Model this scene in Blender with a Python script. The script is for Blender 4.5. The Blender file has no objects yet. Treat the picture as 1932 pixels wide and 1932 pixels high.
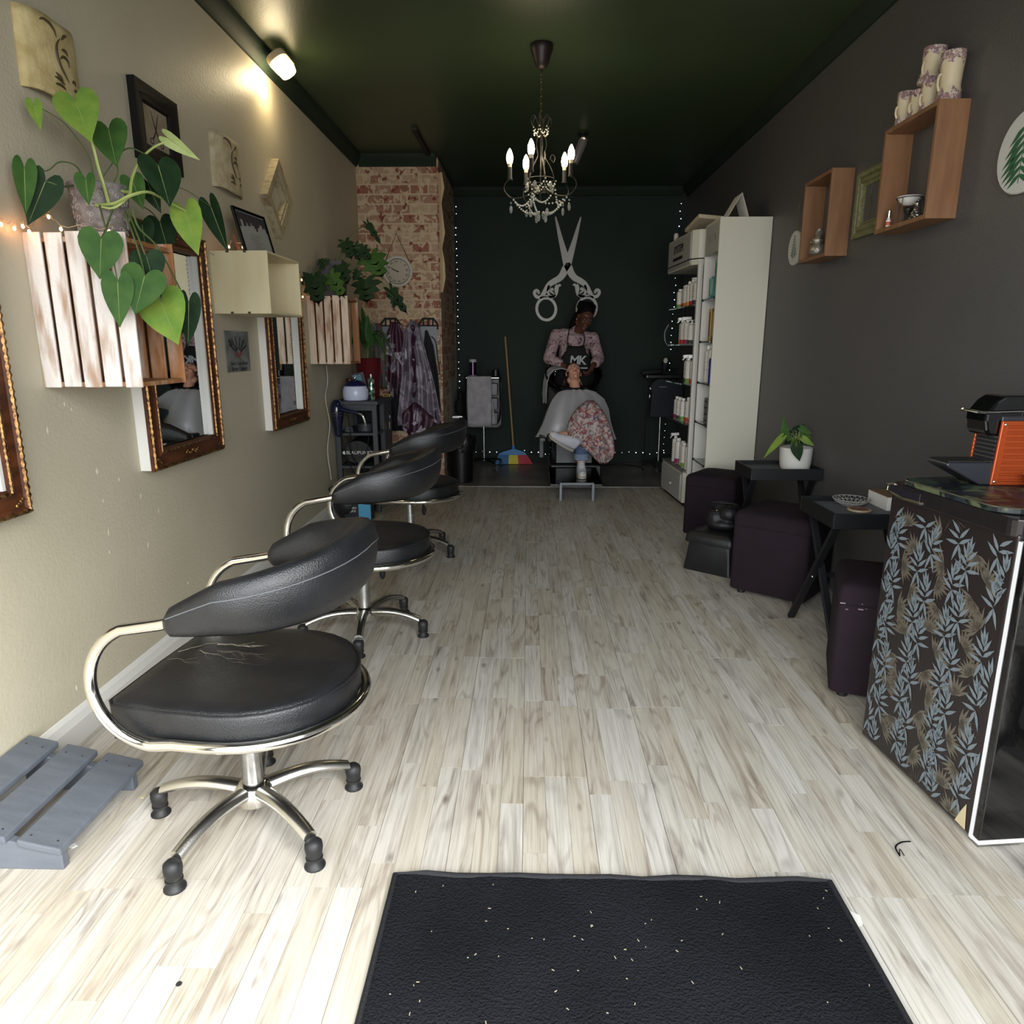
import bpy, bmesh, math, random
from mathutils import Vector, Matrix, Euler
from mathutils import noise as mnoise
R = math.radians
PI = math.pi
C = bpy.context.scene.collection
sc = bpy.context.scene
random.seed(7)

# ------------------------------------------------------------------ camera, world, light, exposure
cam = bpy.data.cameras.new('camera'); camo = bpy.data.objects.new('camera', cam); C.objects.link(camo)
camo.location = (0, 0, 1.25); camo.rotation_euler = (R(90 - 13.284), 0, R(1.30))
cam.sensor_width = 36; cam.lens = 36 * 1330 / 1932; cam.clip_start = .02
sc.camera = camo
sc.view_settings.view_transform = 'Standard'; sc.view_settings.look = 'None'
sc.view_settings.gamma = 1; sc.view_settings.use_curve_mapping = False
sc.view_settings.exposure = 0.0
sc.cycles.use_denoising = True; sc.cycles.max_bounces = 10; sc.cycles.diffuse_bounces = 6
sc.cycles.glossy_bounces = 5; sc.cycles.transparent_max_bounces = 12
sc.cycles.sample_clamp_indirect = 6; sc.cycles.caustics_reflective = False; sc.cycles.caustics_refractive = False
w = bpy.data.worlds.new('world'); sc.world = w; w.use_nodes = True
bg = w.node_tree.nodes['Background']; bg.inputs[0].default_value = (.93, .97, 1.0, 1); bg.inputs[1].default_value = 9.0
# daylight enters through the open shopfront behind the camera: this only guides the sampling of the sky
pl = bpy.data.lights.new('shopfront_daylight', 'AREA'); pl.shape = 'RECTANGLE'; pl.size = 2.7; pl.size_y = 2.3
pl.cycles.is_portal = True
plo = bpy.data.objects.new('shopfront_daylight', pl); C.objects.link(plo)
plo.location = (.05, .08, 1.15); plo.rotation_euler = (R(90), 0, 0)

su = bpy.data.lights.new('hazy_sun', 'SUN'); su.energy = 5.5; su.angle = R(38); su.color = (1, .98, .95)
suo = bpy.data.objects.new('hazy_sun', su); C.objects.link(suo)
suo.rotation_euler = Vector((-.68, .58, -.70)).to_track_quat('-Z', 'Y').to_euler()

# ------------------------------------------------------------------ materials
def lin(c):
    c = c / 255
    return c / 12.92 if c <= .04045 else ((c + .055) / 1.055) ** 2.4
def col(r, g, b): return (lin(r), lin(g), lin(b), 1)
MATS = {}
def M(name, c=(128, 128, 128), rough=.5, metal=0, c2=None, nscale=(8, 8, 8), bump=0, bscale=60, contrast=(.35, .65),
      spec=.5, emit=None, es=0, trans=0, alpha=1, coat=0, ior=1.45, sheen=0, rnd=False, detail=4):
    if name in MATS: return MATS[name]
    m = bpy.data.materials.new(name); m.use_nodes = True; MATS[name] = m
    nt = m.node_tree; N = nt.nodes; L = nt.links
    b = N['Principled BSDF']
    b.inputs['Base Color'].default_value = col(*c); b.inputs['Roughness'].default_value = rough
    b.inputs['Metallic'].default_value = metal; b.inputs['Specular IOR Level'].default_value = spec
    b.inputs['Transmission Weight'].default_value = trans; b.inputs['Alpha'].default_value = alpha
    b.inputs['Coat Weight'].default_value = coat; b.inputs['IOR'].default_value = ior
    b.inputs['Sheen Weight'].default_value = sheen
    if emit: b.inputs['Emission Color'].default_value = col(*emit); b.inputs['Emission Strength'].default_value = es
    if c2 or bump:
        tc = N.new('ShaderNodeTexCoord'); src = tc.outputs['Object']
        if rnd:
            oi = N.new('ShaderNodeObjectInfo'); ad = N.new('ShaderNodeVectorMath'); ad.operation = 'MULTIPLY_ADD'
            L.new(oi.outputs['Random'], ad.inputs[0]); ad.inputs[1].default_value = (31, 17, 23); L.new(src, ad.inputs[2]); src = ad.outputs[0]
    if c2:
        mp = N.new('ShaderNodeMapping'); mp.inputs['Scale'].default_value = nscale; L.new(src, mp.inputs[0])
        no = N.new('ShaderNodeTexNoise'); no.inputs['Scale'].default_value = 1; no.inputs['Detail'].default_value = detail; L.new(mp.outputs[0], no.inputs[0])
        cr = N.new('ShaderNodeValToRGB'); cr.color_ramp.elements[0].position = contrast[0]; cr.color_ramp.elements[1].position = contrast[1]
        cr.color_ramp.elements[0].color = col(*c); cr.color_ramp.elements[1].color = col(*c2)
        L.new(no.outputs[0], cr.inputs[0]); L.new(cr.outputs[0], b.inputs['Base Color'])
    if bump:
        n2 = N.new('ShaderNodeTexNoise'); n2.inputs['Scale'].default_value = bscale; n2.inputs['Detail'].default_value = 3; L.new(src, n2.inputs[0])
        bp = N.new('ShaderNodeBump'); bp.inputs['Strength'].default_value = bump; bp.inputs['Distance'].default_value = .01
        L.new(n2.outputs[0], bp.inputs['Height']); L.new(bp.outputs[0], b.inputs['Normal'])
    return m

def speckle(name, base, spots, scale=30, thr=(.5, .56), rough=.6, nscale2=None, metal=0):
    """base colour with patches of several colours (printed cloth, decoupage)"""
    if name in MATS: return MATS[name]
    m = M(name, base, rough, metal); nt = m.node_tree; N = nt.nodes; L = nt.links; b = N['Principled BSDF']
    tc = N.new('ShaderNodeTexCoord'); cur = None
    for i, s in enumerate(spots):
        mp = N.new('ShaderNodeMapping'); mp.inputs['Location'].default_value = (i * 7.3, i * 3.1, i * 5.7); L.new(tc.outputs['Object'], mp.inputs[0])
        no = N.new('ShaderNodeTexNoise'); no.inputs['Scale'].default_value = scale; no.inputs['Detail'].default_value = 2.5
        no.inputs['Distortion'].default_value = 1.2; L.new(mp.outputs[0], no.inputs[0])
        cr = N.new('ShaderNodeValToRGB'); cr.color_ramp.elements[0].position = thr[0]; cr.color_ramp.elements[1].position = thr[1]
        L.new(no.outputs[0], cr.inputs[0])
        mx = N.new('ShaderNodeMix'); mx.data_type = 'RGBA'; L.new(cr.outputs[0], mx.inputs[0])
        if cur is None: mx.inputs[6].default_value = col(*base)
        else: L.new(cur, mx.inputs[6])
        mx.inputs[7].default_value = col(*s); cur = mx.outputs[2]
    L.new(cur, b.inputs['Base Color'])
    return m

def mk_wall(name, c, c2, rough=.75, bump=.15):
    m = M(name, c, rough, c2=c2, nscale=(1.3, 1.3, 1.3), contrast=(.3, .7), bump=bump, bscale=90)
    return m
m_wall_l = mk_wall('beige_wall_paint', (192, 184, 162), (180, 172, 150), .5)
m_wall_r = mk_wall('charcoal_wall_paint', (86, 84, 83), (79, 78, 77), .5)
m_ceil = mk_wall('dark_green_ceiling_paint', (56, 72, 48), (50, 64, 42), .42, .1)
m_corn = mk_wall('dark_green_cornice_paint', (40, 52, 42), (34, 44, 36), .6, .1); m_corn.node_tree.nodes['Principled BSDF'].inputs['Specular IOR Level'].default_value = .15
m_back = mk_wall('dark_green_wall_paint', (42, 53, 48), (37, 47, 43), .7); m_back.node_tree.nodes['Principled BSDF'].inputs['Specular IOR Level'].default_value = .2
m_white = M('white_paint', (214, 212, 206), .45)
m_white2 = M('white_laminate', (208, 205, 190), .4)
m_cream = M('cream_board', (204, 196, 160), .5)
m_chrome = M('chrome', (225, 222, 216), .13, 1)
m_steel = M('worn_steel', (190, 190, 188), .34, 1, c2=(162, 162, 160), nscale=(30, 30, 30))
m_black = M('black_plastic', (16, 16, 17), .35)
m_blackm = M('black_matte', (18, 18, 20), .7)
m_gloss = M('black_gloss', (9, 9, 11), .08, coat=.6)
m_leather = M('black_leather', (27, 28, 31), .34, bump=.22, bscale=320, c2=(20, 21, 23), nscale=(14, 14, 14), spec=.6)
m_stitch = M('grey_thread', (92, 94, 98), .7)
m_alu = M('polished_aluminium', (205, 203, 198), .26, 1)
m_rubber = M('black_rubber', (26, 26, 27), .55, c2=(52, 52, 50), nscale=(40, 40, 40), contrast=(.55, .8))
m_greyp = M('grey_wood_paint', (96, 101, 109), .6, c2=(88, 93, 101), nscale=(6, 40, 30), bump=.12, bscale=50)
m_troll = M('dark_grey_wood_paint', (62, 65, 70), .5, c2=(54, 57, 62), nscale=(20, 20, 4))
m_brownb = M('oak_veneer', (138, 100, 70), .5, c2=(122, 86, 58), nscale=(30, 30, 4), bump=.05)
m_ply = M('birch_plywood', (214, 203, 168), .5, c2=(200, 186, 148), nscale=(14, 14, 3), contrast=(.3, .75))
m_gold = M('antique_gold', (150, 114, 70), .38, .8, c2=(58, 34, 20), nscale=(70, 70, 70), contrast=(.4, .65))
m_frameb = M('brown_gesso', (92, 50, 26), .45, c2=(62, 32, 16), nscale=(12, 12, 30))
m_mirror = M('mirror_glass', (235, 238, 238), .015, 1)
m_glass = M('clear_glass', (235, 240, 238), .02, trans=1)
m_silver = M('silver_board', (168, 166, 160), .5, .25)
m_iron = M('black_iron', (58, 56, 52), .4, .6)
m_otto = M('aubergine_fabric', (33, 21, 30), .85, c2=(27, 18, 25), nscale=(5, 5, 5), bump=.2, bscale=400, spec=.3)
m_tray = M('black_tray_paint', (13, 14, 17), .5)
m_traytop = M('grey_tray_lining', (96, 98, 106), .6)
m_leafA = M('bright_leaf', (118, 140, 58), .6, c2=(94, 126, 52), spec=.2, nscale=(25, 25, 25), rnd=True)
m_leafB = M('green_leaf', (62, 90, 42), .6, c2=(48, 78, 36), spec=.15, nscale=(25, 25, 25), rnd=True)
m_leafC = M('dark_leaf', (34, 54, 32), .6, c2=(26, 44, 26), spec=.12, nscale=(25, 25, 25), rnd=True)
m_leafD = M('pale_leaf', (176, 188, 128), .4, c2=(156, 172, 108), nscale=(25, 25, 25), rnd=True)
m_stem = M('pale_green_stem', (146, 158, 92), .45)
m_stemd = M('dark_green_stem', (74, 88, 48), .5)
m_skinb = M('dark_brown_skin', (92, 56, 44), .5)
m_skinw = M('light_skin', (214, 160, 136), .5)
m_hair = M('black_hair', (11, 9, 10), .8, spec=.2)
m_hairb = M('wet_brown_hair', (52, 34, 26), .3)
m_paper = M('white_paper', (226, 224, 218), .7)
m_soil = M('soil', (36, 28, 22), .9)

# ------------------------------------------------------------------ mesh helpers
class MB:
    def __init__(s): s.bm = bmesh.new(); s.mi = 0; s.X = None
    def _v(s, p):
        p = Vector(p)
        return s.bm.verts.new(s.X @ p if s.X else p)
    def face(s, vs):
        try: f = s.bm.faces.new(vs); f.material_index = s.mi; return f
        except ValueError: return None
    def box(s, x0, y0, z0, x1, y1, z1):
        v = [s._v((x, y, z)) for x in (x0, x1) for y in (y0, y1) for z in (z0, z1)]
        for q in ((0, 1, 3, 2), (4, 6, 7, 5), (0, 4, 5, 1), (2, 3, 7, 6), (0, 2, 6, 4), (1, 5, 7, 3)): s.face([v[i] for i in q])
        return s
    def bar(s, p0, p1, w, h, up=(0, 0, 1)):
        p0 = Vector(p0); p1 = Vector(p1); d = (p1 - p0).normalized(); up = Vector(up)
        a = d.cross(up).normalized(); b = a.cross(d)
        rs = []
        for p in (p0, p1): rs.append([s._v(p + a * i * w / 2 + b * j * h / 2) for i, j in ((-1, -1), (1, -1), (1, 1), (-1, 1))])
        for i in range(4): s.face([rs[0][i], rs[0][(i + 1) % 4], rs[1][(i + 1) % 4], rs[1][i]])
        s.face(rs[0][::-1]); s.face(rs[1]); return s
    def rings(s, rings, closed_u=True, cap0=True, cap1=True, loop=False):
        vs = [[s._v(p) for p in r] for r in rings]; n = len(vs[0]); K = len(vs)
        for i in range(K if loop else K - 1):
            a = vs[i]; b = vs[(i + 1) % K]
            for j in range(n if closed_u else n - 1): s.face([a[j], a[(j + 1) % n], b[(j + 1) % n], b[j]])
        if closed_u and not loop:
            if cap0: s.face(vs[0][::-1])
            if cap1: s.face(vs[-1])
        return s
    def tube(s, pts, r, n=8, closed=False, flat=1.0, caps=True):
        P = [Vector(p) for p in pts]; K = len(P)
        rr = r if isinstance(r, (list, tuple)) else [r] * K
        T = []
        for i in range(K):
            a = P[(i - 1) % K] if (closed or i > 0) else P[i]; b = P[(i + 1) % K] if (closed or i < K - 1) else P[i]
            T.append((b - a).normalized())
        u = Vector((0, 0, 1)) if abs(T[0].z) < .9 else Vector((1, 0, 0))
        u = (u - T[0] * u.dot(T[0])).normalized(); rg = []
        for i in range(K):
            u = (u - T[i] * u.dot(T[i]))
            u = u.normalized() if u.length > 1e-6 else T[i].orthogonal().normalized()
            v = T[i].cross(u)
            rg.append([P[i] + (u * math.cos(2 * PI * j / n) * flat + v * math.sin(2 * PI * j / n)) * rr[i] for j in range(n)])
        return s.rings(rg, loop=closed, cap0=caps, cap1=caps)
    def cyl(s, p0, p1, r0, r1=None, n=16): return s.tube([p0, p1], [r0, r0 if r1 is None else r1], n)
    def lathe(s, prof, c=(0, 0, 0), n=24, sx=1, sy=1, caps=True):
        rg = [[(c[0] + r * sx * math.cos(2 * PI * j / n), c[1] + r * sy * math.sin(2 * PI * j / n), c[2] + z) for j in range(n)] for r, z in prof]
        return s.rings(rg, cap0=caps, cap1=caps)
    def ell(s, c, r, n=12, m=8, Rm=None):
        c = Vector(c); rg = []
        for i in range(1, m):
            t = PI * i / m; ring = []
            for j in range(n):
                p = Vector((r[0] * math.sin(t) * math.cos(2 * PI * j / n), r[1] * math.sin(t) * math.sin(2 * PI * j / n), -r[2] * math.cos(t)))
                ring.append(c + (Rm @ p if Rm else p))
            rg.append(ring)
        p0 = Vector((0, 0, -r[2])); p1 = Vector((0, 0, r[2]))
        vs = [[s._v(p) for p in q] for q in rg]
        a = s._v(c + (Rm @ p0 if Rm else p0)); b = s._v(c + (Rm @ p1 if Rm else p1))
        for i in range(len(vs) - 1):
            for j in range(n): s.face([vs[i][j], vs[i][(j + 1) % n], vs[i + 1][(j + 1) % n], vs[i + 1][j]])
        for j in range(n): s.face([a, vs[0][(j + 1) % n], vs[0][j]]); s.face([b, vs[-1][j], vs[-1][(j + 1) % n]])
        return s
    def cap(s, p0, p1, r0, r1, n=12):
        """rounded cone limb"""
        p0 = Vector(p0); p1 = Vector(p1); d = (p1 - p0).normalized()
        pts = [p0 - d * r0 * .92, p0 - d * r0 * .6, p0, p1, p1 + d * r1 * .6, p1 + d * r1 * .92]
        return s.tube(pts, [r0 * .35, r0 * .8, r0, r1, r1 * .8, r1 * .35], n)
    def prism(s, poly, a0, a1, axis='y'):
        """extrude a 2D outline: axis y -> poly is (x,z); x -> (y,z); z -> (x,y)"""
        f = {'y': lambda p, a: (p[0], a, p[1]), 'x': lambda p, a: (a, p[0], p[1]), 'z': lambda p, a: (p[0], p[1], a)}[axis]
        A = [s._v(f(p, a0)) for p in poly]; B = [s._v(f(p, a1)) for p in poly]; n = len(poly)
        for i in range(n): s.face([A[i], A[(i + 1) % n], B[(i + 1) % n], B[i]])
        s.face(A[::-1]); s.face(B); return s
    def obj(s, name, mats, parent=None, smooth=False, bevel=0, seg=2, sub=0, kind=None, label=None, loc=None, rot=None, solid=0, remesh=0, angle=.7):
        bm = s.bm
        if not any(f for f in bm.faces): pass
        bmesh.ops.recalc_face_normals(bm, faces=bm.faces)
        me = bpy.data.meshes.new(name); bm.to_mesh(me); bm.free()
        for m in (mats if isinstance(mats, (list, tuple)) else [mats]): me.materials.append(m)
        if smooth:
            me.polygons.foreach_set('use_smooth', [True] * len(me.polygons))
            if not sub and not remesh: me.set_sharp_from_angle(angle=angle)
        o = bpy.data.objects.new(name, me); C.objects.link(o)
        if parent: o.parent = parent
        if loc: o.location = loc
        if rot: o.rotation_euler = rot
        if solid: md = o.modifiers.new('solid', 'SOLIDIFY'); md.thickness = solid; md.offset = 0
        if remesh:
            md = o.modifiers.new('remesh', 'REMESH'); md.mode = 'VOXEL'; md.voxel_size = remesh; md.use_smooth_shade = True
            md = o.modifiers.new('smooth', 'SMOOTH'); md.iterations = 4; md.factor = .5
        if bevel: md = o.modifiers.new('bevel', 'BEVEL'); md.width = bevel; md.segments = seg; md.limit_method = 'ANGLE'; md.angle_limit = .6
        if sub: md = o.modifiers.new('subd', 'SUBSURF'); md.levels = sub; md.render_levels = sub
        if kind: o['kind'] = kind
        if label: o['label'] = label
        return o
def T(name, label, cat, loc=(0, 0, 0), rz=0, group=None):
    o = bpy.data.objects.new(name, None); o.empty_display_size = .1; C.objects.link(o)
    o.location = loc; o.rotation_euler = (0, 0, rz); o['label'] = label; o['category'] = cat
    if group: o['group'] = group
    return o
def tag(o, label, cat, group=None, kind=None):
    o['label'] = label; o['category'] = cat
    if group: o['group'] = group
    if kind: o['kind'] = kind
    return o
def struct(o, label=None):
    o['kind'] = 'structure'
    if label: o['label'] = label
    return o
def boxo(name, b, m, parent=None, bevel=0, **k): return MB().box(*b).obj(name, m, parent, bevel=bevel, **k)
def dup(o, parent=None, **k):
    c = o.copy(); C.objects.link(c); c.parent = parent
    for ch in list(o.children): dup(ch, c)
    return c
def text(name, body, size, m, parent, loc, rot, extrude=.0005, align='CENTER', tune=None):
    cu = bpy.data.curves.new(name, 'FONT'); cu.body = body; cu.size = size; cu.extrude = extrude; cu.align_x = align; cu.align_y = 'CENTER'
    for k_, v_ in (tune or {}).items(): setattr(cu, k_, v_)
    cu.resolution_u = 3
    tmp = bpy.data.objects.new('tmp', cu); C.objects.link(tmp); bpy.context.view_layer.update()
    me = bpy.data.meshes.new_from_object(tmp); bpy.data.objects.remove(tmp); me.name = name
    me.materials.clear(); me.materials.append(m)
    o = bpy.data.objects.new(name, me); C.objects.link(o); o.parent = parent; o.location = loc; o.rotation_euler = rot
    return o
def spline(pts, n=6, closed=False):
    """Catmull-Rom through the points"""
    P = [Vector(p) for p in pts]; K = len(P); out = []
    for i in range(K if closed else K - 1):
        p0 = P[(i - 1) % K] if (closed or i > 0) else P[0] * 2 - P[1]; p1 = P[i]; p2 = P[(i + 1) % K]
        p3 = P[(i + 2) % K] if (closed or i + 2 < K) else P[-1] * 2 - P[-2]
        for k in range(n):
            t = k / n
            out.append(.5 * ((2 * p1) + (p2 - p0) * t + (2 * p0 - 5 * p1 + 4 * p2 - p3) * t * t + (3 * p1 - p0 - 3 * p2 + p3) * t ** 3))
    if not closed: out.append(P[-1])
    return out
def rrect(x0, y0, x1, y1, r, n=4):
    out = []
    for cx, cy, a in ((x1 - r, y1 - r, 0), (x0 + r, y1 - r, 90), (x0 + r, y0 + r, 180), (x1 - r, y0 + r, 270)):
        for k in range(n + 1): t = R(a + 90 * k / n); out.append((cx + r * math.cos(t), cy + r * math.sin(t)))
    return out

# ------------------------------------------------------------------ the room
XL, XR, YB, YF, ZC = -1.46, 1.60, 7.68, .15, 2.80
YBR, XBR = 6.40, -.78                      # face and edge of the brick-papered corner
struct(boxo('wall_left', (XL - .15, YF, -.1, XL, 6.42, ZC + .1), m_wall_l))
struct(boxo('wall_right', (XR, YF, -.1, XR + .15, YB + .15, ZC + .1), m_wall_r))
struct(boxo('wall_back', (XBR - .1, YB, -.1, XR, YB + .15, ZC + .1), m_back))
ceil = struct(boxo('ceiling', (XL - .15, YF - .15, ZC, XR + .15, YB + .15, ZC + .15), m_ceil))
# shopfront behind the camera: piers, lintel
f = MB().box(XL - .15, YF - .15, -.1, -1.3, YF, ZC).box(1.4, YF - .15, -.1, XR + .15, YF, ZC).box(-1.3, YF - .15, 2.3, 1.4, YF, ZC)
struct(f.obj('wall_front', m_wall_r))
struct(boxo('pavement', (-8, -9, -.14, 8, YF - .15, -.03), M('pavement_concrete', (150, 146, 138), .85, c2=(132, 128, 120))))
struct(boxo('threshold', (-1.3, YF - .15, -.1, 1.4, YF, -.001), M('pavement_concrete')))

def brick_mat(name, ax):
    m = M(name, (180, 150, 120), .8); nt = m.node_tree; N = nt.nodes; L = nt.links; b = N['Principled BSDF']
    tc = N.new('ShaderNodeTexCoord'); sp = N.new('ShaderNodeSeparateXYZ'); cb = N.new('ShaderNodeCombineXYZ')
    L.new(tc.outputs['Object'], sp.inputs[0]); L.new(sp.outputs[ax], cb.inputs[0]); L.new(sp.outputs[2], cb.inputs[1])
    br = N.new('ShaderNodeTexBrick'); L.new(cb.outputs[0], br.inputs[0])
    br.inputs['Scale'].default_value = 1; br.inputs['Brick Width'].default_value = .155; br.inputs['Row Height'].default_value = .078
    br.inputs['Mortar Size'].default_value = .007; br.inputs['Bias'].default_value = -.12; br.offset_frequency = 2
    br.inputs['Color1'].default_value = col(176, 152, 126); br.inputs['Color2'].default_value = col(128, 64, 50); br.inputs['Mortar'].default_value = col(188, 168, 140)
    no = N.new('ShaderNodeTexNoise'); no.inputs['Scale'].default_value = 15; no.inputs['Detail'].default_value = 5; no.inputs['Distortion'].default_value = 1.2; L.new(cb.outputs[0], no.inputs[0])
    cr = N.new('ShaderNodeValToRGB'); cr.color_ramp.elements[0].position = .50; cr.color_ramp.elements[1].position = .58; L.new(no.outputs[0], cr.inputs[0])
    mx = N.new('ShaderNodeMix'); mx.data_type = 'RGBA'; L.new(cr.outputs[0], mx.inputs[0]); L.new(br.outputs[0], mx.inputs[6]); mx.inputs[7].default_value = col(190, 170, 142)
    n2 = N.new('ShaderNodeTexNoise'); n2.inputs['Scale'].default_value = 14; n2.inputs['Detail'].default_value = 3; L.new(cb.outputs[0], n2.inputs[0])
    c2 = N.new('ShaderNodeValToRGB'); c2.color_ramp.elements[0].position = .6; c2.color_ramp.elements[1].position = .64; L.new(n2.outputs[0], c2.inputs[0])
    m2 = N.new('ShaderNodeMix'); m2.data_type = 'RGBA'; L.new(c2.outputs[0], m2.inputs[0]); L.new(mx.outputs[2], m2.inputs[6]); m2.inputs[7].default_value = col(118, 62, 48)
    L.new(m2.outputs[2], b.inputs['Base Color']); return m
struct(boxo('wall_corner', (XL, YBR, -.1, XBR, YB + .1, ZC), brick_mat('brick_wallpaper', 0)))
struct(MB().box(XBR, YBR + .02, .92, XBR + .012, YB, 2.78).box(XBR, YBR + .001, -.0, XBR + .012, 6.95, .92).obj('wall_corner_return', brick_mat('brick_wallpaper_side', 1)), 'brick pattern wallpaper on the side of the corner pier')
bpy.data.objects['wall_corner_return'].name = 'wall_corner_side'
# paper strip peeling off the pier's edge
pe = MB(); rg = []
for i in range(9):
    z = 1.7 + i * .12; q = .012 + .02 * math.sin(i * 1.1) ** 2
    rg.append([(XBR + .014, YBR - .004, z), (XBR + .014 + q, YBR - .012 - q * .6, z), (XBR + .02 + q * 1.5, YBR - .03, z)])
peel = pe.rings(rg, closed_u=False).obj('wallpaper_edge', M('paper_back', (196, 172, 140), .8), solid=.001)
peel.parent = bpy.data.objects['wall_corner']
pa = MB()
for k, (z0, z1) in enumerate(((.0, .9),)):
    pa.box(XBR, 6.951, z0, XBR + .008, YB, z1 + .02)
pa.obj('bare_plaster', M('bare_plaster', (176, 170, 158), .8), bpy.data.objects['wall_corner'])
ch = MB(); rn_ = random.Random(4)
for p in ((-1.459,2.329,0.833), (-1.459,2.333,0.547), (-1.459,2.685,0.613), (-1.459,2.580,0.503), (-1.459,2.336,0.730), (-1.459,2.206,1.071), (-1.459,2.236,1.052), (-1.459,2.342,0.617), (-1.459,2.323,0.836), (-1.459,2.445,0.784), (-1.459,2.571,0.697), (-1.459,2.109,0.999), (-1.459,2.851,0.255), (-1.459,2.062,0.169)):
    w_ = rn_.uniform(.002, .005); h_ = rn_.uniform(.005, .013); y, z = p[1], p[2]
    ch.prism([(y - w_, z), (y, z - h_), (y + w_, z - h_ * .2), (y + w_ * .3, z + h_)], XL - .001, XL + .0006, 'x')
ch.obj('paint_chip', M('exposed_plaster', (222, 214, 190), .8), bpy.data.objects['wall_left'], kind='stuff')
# cornices
def cornice(prof, a0, a1, axis, name):
    o = MB().prism(prof, a0, a1, axis).obj(name, m_corn, smooth=True, angle=.5); return struct(o)
cp = [(0, 2.71), (.012, 2.712), (.016, 2.722), (.03, 2.74), (.05, 2.765), (.058, 2.78), (.062, 2.80), (0, 2.80)]
cornice([(XL + a, z) for a, z in cp], YF, YBR, 'y', 'trim_1')
cornice([(YBR - a, z) for a, z in cp], XL + .03, XBR + .0, 'x', 'trim_2')
cornice([(XR - a, z) for a, z in cp], YF, YB, 'y', 'trim_3')
cornice([(YB - a, z - .02) for a, z in ((0, 2.74), (.02, 2.742), (.03, 2.76), (.05, 2.79), (.05, 2.82), (0, 2.82))], XBR + .015, XR - .06, 'x', 'trim_4')
struct(boxo('trim_5', (-.86, 5.62, 2.775, -.82, YBR - .06, 2.80), m_blackm, bevel=.004), 'dark batten on the ceiling near the brick corner')
# skirting, left
sk = MB().prism([(XL, 0), (XL + .02, 0), (XL + .02, .07), (XL + .014, .082), (XL + .012, .094), (XL + .004, .106), (XL, .108)], YF, YBR, 'y')
struct(sk.obj('baseboard_left', m_white, smooth=True, angle=.4))
struct(boxo('baseboard_back', (XBR, YB - .018, 0, XR, YB, .09), m_back, bevel=.006))
struct(boxo('trim_6', (XBR, 6.285, 0, 1.6, 6.305, .006), M('aluminium_strip', (150, 148, 142), .35, .8), bevel=.002), 'metal threshold strip between laminate and concrete')

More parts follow.
